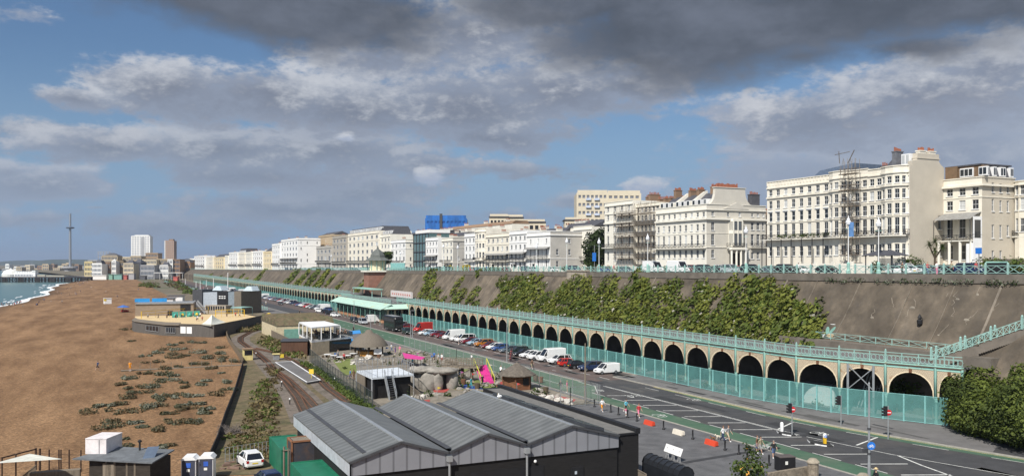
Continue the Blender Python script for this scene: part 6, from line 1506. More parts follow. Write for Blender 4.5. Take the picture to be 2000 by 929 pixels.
f=MB();f.blob((gx[5]+.05,YF+14.5,zp+.38),.28,.13,.14,8,6,0);f.blob((gx[5]+.05,YF+14.72,zp+.55),.09,.08,.09,6,5,0);f.prism([(gx[5]+.05,YF+14.8,zp+.55),(gx[5]+.09,YF+14.95,zp+.53),(gx[5]+.01,YF+14.95,zp+.53)],(0,0,.03),1);f.tube((gx[5],YF+14.5,zp+.1),(gx[5],YF+14.5,zp+.28),.015,n=4,m=1)
single('gull',f,[WHITE,PLY],'white gull perched on the ridge of the furthest workshop gable','bird')
zr=2.75;q=[G(141.5,897,zr),G(297,905,zr),G(341,879,zr+.3),G(225,873,zr+.3)]
r=thing('beach_hut','low dark timber hut with a grey felt roof, flue and solar panel at bottom left','hut',(*q[0],0))
b=MB();b.prism([V3(q[0],zr),V3(q[1],zr),V3(q[2],zr+.3),V3(q[3],zr+.3)],(0,0,.1));obj('roof',b,mat('felt_roof',(.13,.14,.15),.8,var=.3),r)
def lerp(a,c,t):return(a[0]+(c[0]-a[0])*t,a[1]+(c[1]-a[1])*t)
w0,w1,w2,w3=lerp(q[0],q[2],.16),lerp(q[1],q[3],.05),lerp(q[2],q[0],.04),lerp(q[3],q[1],.06)
b=MB();b.prism([V3(w0,0),V3(w1,0),V3(w2,0),V3(w3,0)],(0,0,zr-.02));obj('wall',b,mat('hut_timber',(.035,.028,.022),.9,var=.4,stretch=(1,1,5)),r)
b=MB()
for t_ in(.28,.42,.62,.75):p=lerp(w0,w1,t_);b.bar(V3(p,0),V3(p,zr-.03),.13)
for t_ in(.30,.35):p=lerp(w0,w1,t_);b.obox((p[0],p[1]-.06,.3),.8,.1,2.2,math.atan2(w1[1]-w0[1],w1[0]-w0[0]))
obj('front_post',b,TIMBER,r)
p=G(273,884,zr+.1);b=MB();b.tube(V3(p,zr),V3(p,zr+1.15),.08,n=8);b.lathe((*p,zr+1.05),[(.17,0),(.17,.1),(.05,.2)],8);obj('flue',b,BLACK,r)
p=G(290,894,zr+.1);b=MB();b.prism([(p[0]-.5,p[1]-.3,zr+.1),(p[0]+.35,p[1]-.45,zr+.1),(p[0]+.8,p[1]+.3,zr+.95),(p[0]-.05,p[1]+.45,zr+.95)],(.05,-.05,.02));obj('solar_panel',b,GLB,r)
q2=[G(166.7,888,zr+.1),G(207.5,888.5,zr+.1)];t=Vector((q2[1][0]-q2[0][0],q2[1][1]-q2[0][1],0));nrm=Vector((-t.y,t.x,0)).normalized()
b=MB();A=V3(q2[0],zr+.2);b.prism([A,A+t,A+t+nrm*2.6,A+nrm*2.6],(0,0,1.25));b.prism([A-nrm*.04+Vector((0,0,1.25)),A+t*1.02-nrm*.04+Vector((0,0,1.25)),A+t*1.02+nrm*2.64+Vector((0,0,1.25)),A+nrm*2.64+Vector((0,0,1.25))],(0,0,.06));b.bar(A+t*.66-nrm*.02,A+t*.66-nrm*.02+Vector((0,0,1.2)),.04,m=1)
single('roof_box',b,[mat('box_white',(.72,.67,.66),.6,col2=(.3,.22,.2),c2scale=1.5,c2thr=.68),GREY],'white rust-streaked box standing on the hut roof','box')
s=[V3(G(-12,904,2.5),2.5),V3(G(58,885,2.2),2.2),V3(G(122,895.5,2.3),2.3)];b=MB();n=8
for i in range(n):
 for j in range(n-i):
  def SP(i,j):u,v=i/n,j/n;return s[0]*(1-u-v)+s[1]*u+s[2]*v-Vector((0,0,.5*u*v*(1-u-v)))
  b.add([SP(i,j),SP(i+1,j),SP(i,j+1)],[(0,1,2)])
  if j<n-i-1:b.add([SP(i+1,j),SP(i+1,j+1),SP(i,j+1)],[(0,1,2)])
single('shade_sail',b,mat('sail_cream',(.66,.66,.58),.8),'cream triangular shade sail beside the dark timber hut','shade sail',smooth=True)
r=thing('post_fence','dark timber post and rail fence behind the cream shade sail','fence',(*G(70,930),0));fp=[(4,892),(31,886),(70,874),(78,875),(96,877),(115,877),(119,877),(135,877),(158,878)]
for px,py in fp:b=MB();p=G(px,py,2.0);b.tube(V3(p,0),V3(p,2.0),.1 if px in(70,78)else .07,n=6);obj('post',b,mat('dark_post',(.06,.035,.025),.9)if px==4 else bpy.data.materials['dark_post'],r)
b=MB();b.bar(V3(G(4,892,2),1.95),V3(G(70,875,2),1.95),.1);b.bar(V3(G(70,876,2),.9),V3(G(158,879,2),.9),.03);b.bar(V3(G(70,876,2),1.6),V3(G(158,879,2),1.6),.03);obj('rail',b,bpy.data.materials['dark_post'],r)
b=MB();p0,p1=G(45,936,.6),G(70,915,.6)
for i in range(14):p=lerp(p0,p1,i/13);b.obox((*p,0),.06,.06,1.0)
b.bar(V3(p0,.9),V3(p1,.9),.06);single('picket_fence',b,TIMBER,'short picket fence in front of the cream shade sail','fence')
b=MB();p=G(105,935,0);b.obox((p[0],p[1],0),4.2,.7,.75,-.1);single('timber_planter',b,TIMBER,'long weathered timber trough below the cream shade sail','planter')
BLUEB=mat('toilet_grey_blue',(.055,.06,.085),.5)
for i,(px,lab)in enumerate(((368,'grey portable toilet with a white roof, left of the pair'),(402,'grey portable toilet with a white roof, right of the pair'))):
 p=G(px,893-i*3,2.2);r=thing('portable_toilet',lab,'portable toilet',(p[0],p[1],0));t=Vector((.95,-.3,0));nr=Vector((.3,.95,0))
 def Q(u,v,z):w=Vector((p[0],p[1],0))+t*u+nr*v;return(w.x,w.y,z)
 b=MB();b.prism([Q(-.6,-.0,0),Q(.6,-.0,0),Q(.6,1.2,0),Q(-.6,1.2,0)],(0,0,2.0));obj('cabin',b,WHITE,r)
 b=MB();b.prism([Q(-.53,-.05,.1),Q(.53,-.05,.1),Q(.53,-.05,1.9),Q(.35,-.05,2.12),Q(-.35,-.05,2.12),Q(-.53,-.05,1.9)],tuple(nr*.06));obj('door',b,BLUEB,r)
 b=MB();b.prism([Q(-.68,-.1,1.98),Q(-.4,-.1,2.28),Q(.4,-.1,2.28),Q(.68,-.1,1.98)],tuple(nr*1.4));obj('roof',b,WHITE,r)
 b=MB();b.prism([Q(-.02-.16,-.06,1.35),Q(.2,-.06,1.35),Q(.2,-.06,1.75),Q(-.18,-.06,1.75)],tuple(nr*-.02),0);b.prism([Q(-.15,-.06,1.0),Q(.13,-.06,1.0),Q(.13,-.06,1.22),Q(-.15,-.06,1.22)],tuple(nr*-.02),1);obj('notice',b,[mat('notice_blue',(.04,.12,.5),.5)if i==0 else bpy.data.materials['notice_blue'],PLW],r)
GC=mat('green_container',(.015,.15,.085),.5,var=.2)
def boxthing(name,label,cat,pts,z0,z1,m,rib=True,lid=None):
 r=thing(name,label,cat,(pts[0][0],pts[0][1],z0));b=MB();b.prism([V3(p,z0)for p in pts],(0,0,z1-z0));obj('body',b,m,r)
 if rib:
  f=MB()
  for a,c in zip(pts,pts[1:]+pts[:1]):f.bar(V3(a,z1),V3(c,z1),.14);f.bar(V3(a,z0),V3(a,z1),.14)
  obj('frame',f,lid or m,r)
 return r
xx,yy_=G(527.5,853,2.6);boxthing('shipping_container','tall green shipping container beside the white hatchback','container',[(xx,yy_-6.2),(xx+2.3,yy_-6.2),(xx+2.3,yy_),(xx,yy_)],0,2.6,GC)
xx,yy_=G(577,913,2.4);boxthing('shipping_container','lower green shipping container roof at the bottom edge by the workshop','container',[(xx,yy_-5),(xx+2.5,yy_-5),(xx+2.5,yy_+1.8),(xx,yy_+1.8)],0,2.4,GC)
xx,yy_=G(570,860,3.6);r=boxthing('water_tank','square dark block tower with a rust-brown timber rim beside the workshop','tank',[(xx,yy_),(xx+2.25,yy_),(xx+2.25,yy_+1.9),(xx,yy_+1.9)],0,3.5,mat('dark_block',(.045,.045,.055),.85,col2=(.09,.06,.05),c2scale=1.2),True,mat('rust_timber',(.24,.11,.055),.9))
b=MB();b.box(xx+.2,xx+2.05,yy_+.2,yy_+1.7,3.505,3.53);obj('top_cover',b,TIMBER,r)
b=MB();b.box(xx-.04,xx+2.29,yy_-.04,yy_+.02,1.5,1.62);obj('timber_band',b,bpy.data.materials['rust_timber'],r)
b=MB();b.tube((xx-.7,yy_-.2,0),(xx-.7,yy_-.2,3.2),.09,n=6);b.tube((xx-.35,yy_-.3,0),(xx-.35,yy_-.3,3.0),.07,n=6);b.bar((xx-.8,yy_-.3,2.9),(xx-.2,yy_-.3,2.9),.08);single('vent_pipes',b,TIMBER,'pair of rusty pipes between the green container and the block tower','pipes')
b=MB();[b.obox((*G(435+7*i,918-(i%3)*6),.05+.1*(i%2)),rnd.uniform(.5,1.3),.25,.2,rnd.uniform(0,3))for i in range(7)];o=single('scrap_heap',b,mat('scrap',(.2,.13,.1),.9,var=.5),'heap of rusty scrap by the fence next to the toilets','scrap heap',kind='stuff')
b=MB()
for i in range(12):p=lerp(G(440,892,.6),G(528,878,.6),i/11);b.tube(V3(p,0),V3(p,1.5),.03,n=4)
for z in(.2,.85,1.5):b.bar(V3(G(440,892,.6),z),V3(G(528,878,.6),z),.025)
single('wire_fence',b,STEEL,'thin wire fence across the yard behind the white hatchback','fence')
p0=V3(G(1256,893,1.9),0);p1=V3(G(1318,917,1.9),0);t=(p1-p0);L_=t.length+.6;t.normalize();nr=Vector((-t.y,t.x,0))
r=thing('cycle_shelter','black barrel-roofed shelter on the paved plaza','shelter',p0);b=MB();pr=[(-.1,0),(-.1,1.55),(.1,1.95),(.5,2.2),(.9,2.2),(1.3,1.95),(1.5,1.55),(1.5,0)]
b.prism([p0+nr*(-q)+Vector((0,0,z))for q,z in[(-q0,z)for q0,z in pr]],t*L_);obj('shell',b,mat('shelter_black',(.018,.02,.024),.35),r)
b=MB()
for k in range(8):
 for(qa,za),(qb,zb_)in zip(pr[1:],pr[2:-1]):b.bar(p0+nr*qa+t*(L_*k/7)+Vector((0,0,za+.02)),p0+nr*qb+t*(L_*k/7)+Vector((0,0,zb_+.02)),.06)
obj('roof_ribs',b,BLACK,r)
p0=V3(G(1297,893),.1);p1=V3(G(1329,905),.1);t=p1-p0;nr=Vector((-t.y,t.x,0)).normalized();r=thing('notice_rack','white slatted board on angled supports behind the black shelter','board',p0);b=MB();b.prism([p0+Vector((0,0,.55)),p1+Vector((0,0,.55)),p1+nr*.3+Vector((0,0,1.25)),p0+nr*.3+Vector((0,0,1.25))],(.0,.05,.02));obj('board',b,WHITE,r)
b=MB()
for k in range(3):a=p0+t*(k*.36+.12);b.bar(a,a+nr*.2+Vector((0,0,1.0)),.09);b.bar(a+t*.14,a+nr*.2+Vector((0,0,1.0)),.07)
obj('support',b,GREY,r)
for px,py,c,lab in((1268,829,(.62,.07,.03),'red-orange water barrier, the further of the two on the plaza'),(1325,847.5,(.7,.64,.54),'cream water barrier between two red-orange ones'),(1389,868,(.62,.07,.03),'red-orange water barrier nearest the couple with dogs')):
 x,y=G(px,py,.1);b=MB();rz=-math.pi/2+.15
 for k in(0,):b.prism([(x+math.sin(rz)*0-.25,y+.85,.1),(x+.25,y+.85,.1),(x+.12,y+.8,.62),(x-.12,y+.8,.62)],(0,-1.7,0));b.box(x-.14,x+.14,y-.98,y-.85,.2,.55)
 single('water_barrier',b,mat('barrier_'+str(px),c,.5,var=.1),lab,'barrier','water barriers on the plaza')
bl=[(1161,794),(1193,804.5),(1208,809.5),(1225.5,815),(1244,822),(1296,838),(1353,857),(1416,878.5),(1443,886.5),(1502,908)]
BLD=None
for i,(px,py)in enumerate(bl):
 x,y=G(px,py,.1);lab='black bollard on the plaza edge, number %s from the far end of the line'%['one','two','three','four','five','six','seven','eight','nine','ten'][i]
 b=MB();b.lathe((x,y,.1),[(.16,0),(.16,.12),(.09,.2),(.075,.85),(.095,.88),(.095,.96),(.04,1.03)],10);single('bollard',b,BLACK,lab,'bollard','black bollards along the plaza',smooth=True)
r=thing('litter_bin','large square black litter bin beside the stone pillar','bin',(*G(1533,915,.1),.1));x,y=G(1533,917,.1);b=MB();b.obox((x,y,.1),1.5,1.1,1.25,-.25);obj('body',b,BLACK,r)
b=MB();b.obox((x,y,1.35),1.56,1.16,.07,-.25);obj('lid',b,mat('bin_lid',(.10,.085,.08),.7),r);b=MB();b.obox((x-.35,y-.6,.75),.25,.02,.3,-.25);obj('notice',b,PLW,r)
FLINT=mat('flint_stone',(.24,.20,.15),.95,var=.4,scale=3,bump=.6,bscale=8)
for px,py,z1,lab in((1588,895,1.75,'round-capped flint gate pillar right of the black bin'),(1686,924,1.5,'second flint pillar at the bottom edge, below the lamp column')):
 x,y=G(px,py,z1);r=thing('gate_pillar',lab,'pillar',(x,y,0));b=MB();b.tube((x,y,0),(x,y,z1-.35),.48,n=12);obj('shaft',b,FLINT,r);b=MB();b.lathe((x,y,z1-.35),[(.56,0),(.56,.12),(.48,.2),(.3,.38),(.05,.42)],12);obj('cap',b,mat('cap_stone',(.30,.26,.2),.9,var=.3)if px==1588 else bpy.data.materials['cap_stone'],r)
a,c=V3(G(1500,925,.9),0),V3(G(1578,912,.9),0);n_=Vector((.2,.35,0));b=MB();b.prism([a,c,c+n_,a+n_],(0,0,.95));single('flint_wall',b,FLINT,'low flint wall running from the gate pillar towards the shrub','wall')
b=MB();a,c=V3(G(1225,905,1.2),0),V3(G(1262,925,1.2),0)
for t_ in(0,.5,1):p=a+(c-a)*t_;b.bar(p,p+Vector((0,0,1.2)),.08)
b.bar(a+Vector((0,0,1.2)),c+Vector((0,0,1.2)),.07);b.prism([a+Vector((0,0,.1)),c+Vector((0,0,.1)),c+Vector((0.03,0.03,.1)),a+Vector((.03,.03,.1))],(0,0,1.0));single('yard_fence',b,TIMBER,'low weathered panel fence between the workshop and the black shelter','fence')
def tree(label,base,h,crown,n,size,mats,trunk=.16,cat='tree',rg=None,name='tree',limbs=5):
 rg=rg or random.Random(int(abs(base[0]*7+base[1]*13)))
 r=thing(name,label,cat,base);t=MB();c0=Vector(base)
 t.tube(c0,c0+Vector((0,0,h*.55)),trunk,trunk*.6,8)
 for k in range(limbs):
  cx,cy,cz,rx,ry,rz=crown[k%len(crown)];t.tube(c0+Vector((0,0,h*rg.uniform(.3,.55))),c0+Vector((cx+rg.uniform(-.4,.4)*rx,cy+rg.uniform(-.4,.4)*ry,cz)),trunk*.45,trunk*.12,6)
 obj('trunk',t,BARK,r);f=MB();tv=sum(a[3]*a[4]*a[5]for a in crown)
 for cx,cy,cz,rx,ry,rz in crown:f.leaves(c0+Vector((cx,cy,cz)),(rx,ry,rz),int(n*rx*ry*rz/tv)+10,size,rg,tuple(range(len(mats))),shell=.35)
 obj('crown',f,mats,r);return r
x,y=G(1462,940,0);tree('broad evergreen shrub with orange flowers in the bottom right foreground',(x,y,0),2.6,[(0,0,1.0,1.5,1.5,1.0),(.5,.2,2.2,.9,.9,.9),(-.9,.2,1.4,.8,.8,.6),(1.1,-.1,1.2,.7,.8,.7),(.2,.3,3.0,.45,.5,.5)],900,.13,[LEAF2,LEAF1,mat('orange_flower',(.7,.33,.06),.8)],.07,'shrub',name='flowering_shrub')
def signal(label,px,py,hx,sign=False,rz=0,h=3.6):
 x,y=G(px,py,.1);r=thing('traffic_signal',label,'traffic light',(x,y,0));b=MB();b.tube((x,y,0),(x,y,h),.065,n=8);obj('pole',b,STEEL,r)
 b=MB();cx=x+hx*CS;cy=y-hx*SN;b.obox((cx,cy,h-1.1),.32,.3,1.05,-TH)
 for k in range(3):q=Vector((cx,cy,h-.95+k*.33))-Vector((SN,CS,0))*.05;b.tube(q+Vector((-.16*CS,.16*SN,0)),q+Vector((-.4*CS,.4*SN,-.02)),.13,.12,8)
 b.bar((cx,cy,h-.6),(x,y,h-.6),.06);obj('signal_head',b,BLACK,r)
 if sign:
  z=h-.72;o=Vector((-SN,-CS,0));c=Vector((x+.05,y,z))+o*.09
  def disc(rad,off,m,nm):
   d=MB();d.tube(c+o*off,c+o*(off+.012),rad,n=20);return obj(nm,d,m,r)
  disc(.31,0,mat('sign_red',(.55,.02,.025),.4)if 'sign_red' not in bpy.data.materials else bpy.data.materials['sign_red'],'sign_disc')
  d=MB();t=Vector((CS,-SN,0));q=c+o*.018;d.prism([q-t*.22+Vector((0,0,-.05)),q+t*.22+Vector((0,0,-.05)),q+t*.22+Vector((0,0,.05)),q-t*.22+Vector((0,0,.05))],o*.008);obj('sign_bar',d,WHITE,r)
 return r
signal('traffic light with a round red no-entry sign on the left island',1547,848,-.22,True)
signal('traffic light without a sign on the far pavement in front of the netting',1642.6,830,-.25,False)
signal('traffic light with a round red no-entry sign on the pavement near the evergreen bushes',1734.7,855,-.3,True)
KB=mat('kerb_black',(.03,.03,.03),.8)
for px,py,sx,lab in((1536,847,1.0,'black and white kerbed island carrying the white bollard'),(1602,866,1.2,'black and white kerbed island carrying the yellow bollard')):
 x,y=G(px,py);r=thing('traffic_island',lab,'traffic island',(x,y,0));pts=[]
 for k in range(12):
  q=2*math.pi*k/12;pts.append((x+.62*sx*math.sin(q),y+1.5*sx*math.cos(q)*(.8 if k%3 else 1),0))
 b=MB();b.prism([(p[0],p[1],.0)for p in pts],(0,0,.12),0)
 for k in range(0,12):a,c=Vector(pts[k]),Vector(pts[(k+1)%12]);o=(a+c-2*Vector((x,y,0))).normalized();b.prism([a+o*.02,c+o*.02,c+o*.05,a+o*.05],(0,0,.125),1 if k%3 else 0)
 obj('kerb',b,[KB,WHITE],r)
for px,py,low,lab in((1527,841.5,WHITE,'plain white reflective bollard on the left island'),(1611,865,'y','yellow and white keep-left bollard on the right island')):
 x,y=G(px,py,.12);r=thing('island_bollard',lab,'bollard',(x,y,.12));m=low if low!='y' else mat('bollard_yellow',(.75,.46,.02),.4)
 b=MB();b.lathe((x,y,.12),[(.22,0),(.24,.62)],12,sx=.62);obj('base',b,m,r);b=MB();b.lathe((x,y,.745),[(.24,0),(.235,.2),(.19,.36),(.08,.42)],12,sx=.62);obj('top',b,WHITE,r)
 if low=='y':
  o=Vector((-SN,-CS,0));b=MB();c=Vector((x,y,.88))+o*.24;b.tube(c,c+o*.012,.15,n=16);obj('arrow_disc',b,mat('sign_blue',(.02,.16,.55),.4),r)
  b=MB();c+=o*.016;t=Vector((CS,-SN,0));b.bar(c+t*.08+Vector((0,0,.07)),c-t*.07-Vector((0,0,.06)),.03);b.bar(c-t*.07-Vector((0,0,.06)),c-t*.07+Vector((0,0,.05)),.03);b.bar(c-t*.07-Vector((0,0,.06)),c+t*.04-Vector((0,0,.06)),.03);obj('arrow',b,WHITE,r)
def lamp(label,x,y,z0,h,kind='plain',m=STEEL,rad=.09):
 r=thing('lamp_column',label,'lamp post',(x,y,z0));b=MB();b.tube((x,y,z0),(x,y,z0+h*.25),rad*1.3,rad*1.2,8);b.tube((x,y,z0+h*.25),(x,y,z0+h),rad,rad*.6,8);obj('column',b,m,r)
 b=MB()
 if kind=='ornate':
  b.lathe((x,y,z0+h),[(.12,0),(.34,.15),(.42,.55),(.2,.8),(.28,.85),(.1,1.1),(.03,1.5)],10);obj('lantern',b,LAMP,r)
  b=MB();b.lathe((x,y,z0),[(.32,0),(.32,.5),(.2,.7),(.24,1.6),(.16,1.8)],8);b.bar((x,y-.6,z0+h-.5),(x,y+.6,z0+h-.5),.06);obj('base',b,TURQ,r)
 elif kind=='arm':b.bar((x,y,z0+h),(x+.2,y-1.3,z0+h+.1),.07);b.obox((x+.2,y-1.5,z0+h),.3,.7,.12);obj('lamp_arm',b,m,r)
 elif kind=='pole':b.lathe((x,y,z0+h),[(.08,0),(.03,.1)],8);obj('cap',b,m,r)
 return r
x,y=G(1697.5,955);L1=lamp('tall grey lamp column in the right foreground with a round blue cycle sign',x,y,0,ZP(748,x,y),'pole',STEEL,.11)
z=ZP(869,x,y);o=Vector((-SN,-CS,0));t=Vector((CS,-SN,0));b=MB();c=Vector((x,y,z))+t*.12+o*.14;b.tube(c,c+o*.015,.34,n=20);obj('sign_disc',b,bpy.data.materials['sign_blue'],L1)
b=MB();c+=o*.02
for u in(-.13,.13):
 for k in range(10):a_,e_=2*math.pi*k/10,2*math.pi*(k+1)/10;b.bar(c+t*(u+.085*math.cos(a_))+Vector((0,0,-.06+.085*math.sin(a_))),c+t*(u+.085*math.cos(e_))+Vector((0,0,-.06+.085*math.sin(e_))),.022)
for p_,q_ in(((-.13,-.06),(-.05,.08)),((-.05,.08),(.09,.08)),((.09,.08),(.13,-.06)),((0,-.06),(.09,.08)),((-.05,.08),(0,-.06)),((-.13,-.06),(0,-.06)),((.09,.08),(.06,.14))):b.bar(c+t*p_[0]+Vector((0,0,p_[1])),c+t*q_[0]+Vector((0,0,q_[1])),.022)
obj('cycle_symbol',b,WHITE,L1);b=MB()
for zz in(ZP(838,x,y),z-.75):b.lathe((x,y,zz),[(.15,0),(.15,.16)],8)
b.obox((x-.35,y+.1,z-.55),.4,.25,.3);obj('brackets',b,DKGREY,L1)
for px,py,yt,kd,lab in((1143,789,671,'pole','old timber pole at the corner of the crazy-golf fence'),(990,707,620,'pole','grey lamp column rising between the slate-grey car and the red sandwich board'),(802,660,606,'arm','grey lamp column with a short arm near the red van'),(805.5,661,613,'pole','thin grey post beside the armed lamp column'),(691.5,645,588,'pole','lamp column in front of the green-roofed hall'),(638+86,640+14,612+10,'pole','short post by the blue awning')):
 x,y=G(px,py);lamp(lab,x,y,0,max(2.5,ZP(yt,x,y)),kd,TIMBER if px==1143 else GREY,.13 if px==1143 else .1)
for px,yt,X,lab in((1170,468,101,'ornate clifftop lamp left of the ivory corner house'),(1265,460,101,'ornate clifftop lamp in front of the scaffolding'),(1107,467,99.5,'ornate clifftop lamp with turquoise base beside the buttress'),(1457,445,100,'tall white clifftop lamp beside the corner block flank'),(1716,430,100,'ornate clifftop lamp left of the bus shelter'),(1657,427,99.5,'white clifftop lamp with a blue banner by the scaffold tower'),(866,478,100,'clifftop lamp by the yellow bushes'),(894,480,100,'clifftop lamp right of the yellow bushes'),(647,498,100,'clifftop lamp left of the pagoda kiosk'),(782,492,100,'clifftop lamp right of the pagoda kiosk'),(1048,478,100,'clifftop lamp in front of the white villa')):
 y=YX(px,X);z0=topz(y);l=lamp(lab,X,y,z0,ZP(yt,X,y)-z0-1.0,'ornate',WHITE,.075)
 if px==1657:b=MB();b.box(X-.03,X+.03,y-1.0,y-.15,ZP(462,X,y),ZP(434,X,y));obj('banner',b,mat('banner_blue',(.12,.25,.5),.7),l)
for i,(px,yt)in enumerate(((445,532),(417,543),(391,548),(383,549),(403,546),(362,545))):
 X=66+(1 if i else 0);y=420+i*70;x=AT(px,DEP(66+bend(y),y))[0];x,y=AT(px,380+75*i);lamp('white pole on the far seafront road, %s of six from the grey club building'%['first','second','third','fourth','fifth','sixth'][i],x,y,0,max(5,ZP(yt,x,y)),'pole',WHITE,.2)
x,y=G(996.5,705);b=MB();b.prism([(x,y-.5,0),(x,y+.5,0),(x+.25,y+.5,2.4),(x+.25,y,2.7),(x+.25,y-.5,2.4)],(.12,0,0),0)
for k in range(4):b.box(x-.03+k*.06,x+.0+k*.06,y-.34,y+.34,.5+k*.45,.68+k*.45,1)
single('sandwich_board',b,[mat('board_dark',(.07,.05,.055),.7),mat('board_red',(.42,.10,.09),.7)],'tall dark board with red lettering bars beside the grey lamp column','sign board')
y0,y1=YX(1695,103),YX(1758,103);r=thing('bus_shelter','dark hipped-roof bus shelter on the clifftop in front of the bow houses','bus shelter',(103,(y0+y1)/2,17.3));b=MB();zr=20.1;b.add([(101.6,y1,zr),(101.6,y0,zr),(105,y0,zr),(105,y1,zr),(103.3,y1+1.6,zr+.75),(103.3,y0-1.6,zr+.75)],[(0,1,5,4),(1,2,5),(2,3,4,5),(3,0,4),(0,3,2,1)]);obj('roof',b,ROOFSL,r)
b=MB();[b.bar((xx,yk,17.2),(xx,yk,zr),.12)for xx in(102,104.6)for yk in(y0-.5,(y0+y1)/2,y1+.5)];obj('post',b,DKGREY,r)
b=MB();b.box(104.5,104.6,y1+.6,y0-.6,17.8,19.7);obj('glass_back',b,mat_see('shelter_glass',(.35,.4,.4),.4,.1),r)
x=110;y=YX(1938,x);b=MB();[b.box(x,x+1.6,y-1+k*2.0,y+.8+k*2.0,17.2,19.0)for k in range(1)];b.box(x-.1,x+1.7,y-1.1,y+.9,19.0,19.2,1);single('waste_bin',b,[BLACK,TURQ],'big black waste bin with a turquoise lid on the clifftop at far right','bin')
b=MB();x=124;b.box(x,x+.4,YX(2080,x),YX(1922,x),17,19.6);single('garden_wall',b,CONCD,'grey garden wall under the long hedge at the far right','wall')
b=MB();y=YX(1912,104);b.bar((104,y,17.2),(104,y,21.0),.1);b.box(103.9,103.96,y-.45,y+.45,20.2,21.0,1);single('bus_stop_sign',b,[GREY,bpy.data.materials['sign_blue']],'blue square sign on a pole near the black clifftop bin','sign')
b=MB();y=YX(1161,103);b.bar((103,y,17),(103,y,23.2),.1);b.box(102.9,102.96,y-.8,y+.8,19.4,21.4,1);single('direction_sign',b,[GREY,bpy.data.materials['sign_blue']],'blue board on a pole left of the ivory corner house','sign')
for p0_,p1_,zz,lab in((1190,1240,.9,'low white garden wall under the ivory corner house'),(1000,1100,.7,'low white garden wall below the white villa'),(1560,1700,1.6,'cream front garden wall of the long cream row')):
 x=122.5;ya,yb=YX(p0_,x),YX(p1_,x);b=MB();b.box(x,x+.3,yb,ya,topz(ya)-.3,topz(ya)+zz+.2);[b.box(x-.1,x+.4,ya+(yb-ya)*k/4-.3,ya+(yb-ya)*k/4+.3,topz(ya)-.3,topz(ya)+zz+.6)for k in range(5)];single('garden_wall',b,STUC2,lab,'wall')
b=MB()
for px in(1664,1690,1712):p=V3(G(px,800),0);p.x+=1.4;q=Vector((p.x+1.6,p.y-.8,5.4));b.bar(p,q,.12);b.bar(p+Vector((0,.5,0)),q+Vector((0,.5,0)),.12);b.bar(p+(q-p)*.5,p+(q-p)*.5+Vector((0,.5,0)),.08)
single('raking_props',b,STEEL,'white raking props leaning against the damaged arch','props');r=thing('site_cabin','pale painted site cabin standing behind the netting fence','cabin',(*G(1585,790),0));p=G(1585,792);b=MB();b.obox((p[0]+2.2,p[1]+.6,0),2.0,5.4,2.6,.2);obj('body',b,mat('cabin_white',(.6,.64,.62),.7,col2=(.4,.5,.5),c2scale=1.5),r);b=MB();b.obox((p[0]+2.2,p[1]+.6,2.605),2.1,5.5,.1,.2);obj('roof',b,GREY,r)
b=MB();[b.tube((x,y,0),(x,y,FZ),.15,n=6)for x,y in((83.6,78.4),(84.7,75.4))];b.bar((83.7,78.4,3.2),(84.8,75.4,6.1),.1);b.bar((84.8,75.4,3.2),(83.7,78.4,6.1),.1);single('steel_props',b,STEEL,'pair of steel props with cross bracing under the damaged arch','props')
BALL=mat('ballast',(.17,.14,.115),.95,var=.35,scale=2.5,bump=.4,bscale=12,col2=(.11,.095,.07),c2scale=.35)
VERG=mat('rough_verge',(.15,.115,.065),.95,var=.4,scale=1.2,bump=.4,bscale=9,col2=(.085,.08,.035),c2scale=.22,c2thr=.55)
b=MB();lf=[G(400,929),G(420,880),G(437,830),G(470,750),G(477,712),G(460,690),G(443,662),G(452,645),G(520,628)]
rt_=[G(800,929),G(790,880),G(760,850),G(700,790),G(640,735),G(600,705),G(560,690),G(545,670),G(560,640)]
for a,c,d,e in zip(lf,lf[1:],rt_[1:],rt_):b.poly([(*a,.13),(*e,.13),(*d,.13),(*c,.13)])
struct('verge',b,VERG)
TA=[(606,826),(582,778),(558,747),(537.5,726),(520,706),(501,690),(482,677),(470,668),(470,660),(488,650),(520,641)]
TB=[(720,812),(672,782),(640,759),(620,738),(598,722.5),(572,705.5),(536,690),(496,681)]
TC=[(640,826),(600,780),(577,757),(560,741),(537.5,726)]
b=MB()
for T,w in((TA,2.2),(TB,2.0),(TC,1.6)):
 P=[Vector((*G(*p),.145))for p in T]
 for p,q in zip(P,P[1:]):t=(q-p).normalized();n=Vector((-t.y,t.x,0))*w;b.quad(p-n,p+n,q+n,q-n)
for i,v in enumerate(b.v):b.v[i]=(v[0],v[1],.145+.0007*(i//4))
struct('track_bed',b,BALL)
for T,lab in((TA,'left railway track curving away past the yellow hut'),(TB,'right railway track beside the green grass bank'),(TC,'short rusty siding merging near the black points lever')):
 P=[Vector((*G(*p),.16))for p in T];r=thing('railway_track',lab,'railway track',P[len(P)//2]);sl_=MB();rl=MB()
 for p,q in zip(P,P[1:]):
  L_=(q-p).length;t=(q-p).normalized();n=Vector((-t.y,t.x,0));k=max(1,int(L_/.75))
  for i in range(k):c=p+t*(L_*i/k);sl_.bar(c-n*.75,c+n*.75,.24,.1)
  for s in(-.42,.42):rl.bar(p+n*s+Vector((0,0,.1)),q+n*s+Vector((0,0,.1)),.09,.12)
 o=obj('sleepers',sl_,mat('sleeper',(.06,.04,.03),.95,var=.4)if T is TA else bpy.data.materials['sleeper'],r);obj('rails',rl,RUST,r)
pp=[G(537.7,712),G(568.7,709.7),G(625.5,747.6),G(599.7,752)];r=thing('platform','low railway platform with white painted edges and a yellow sign','platform',(*pp[0],0));b=MB();b.prism([V3(p,.1)for p in pp],(0,0,.4));obj('slab',b,PAVE2,r)
b=MB();[b.bar(V3(a,.51),V3(c,.51),.22,.02)for a,c in zip(pp,pp[1:]+pp[:1])];obj('white_edge',b,WHITE,r)
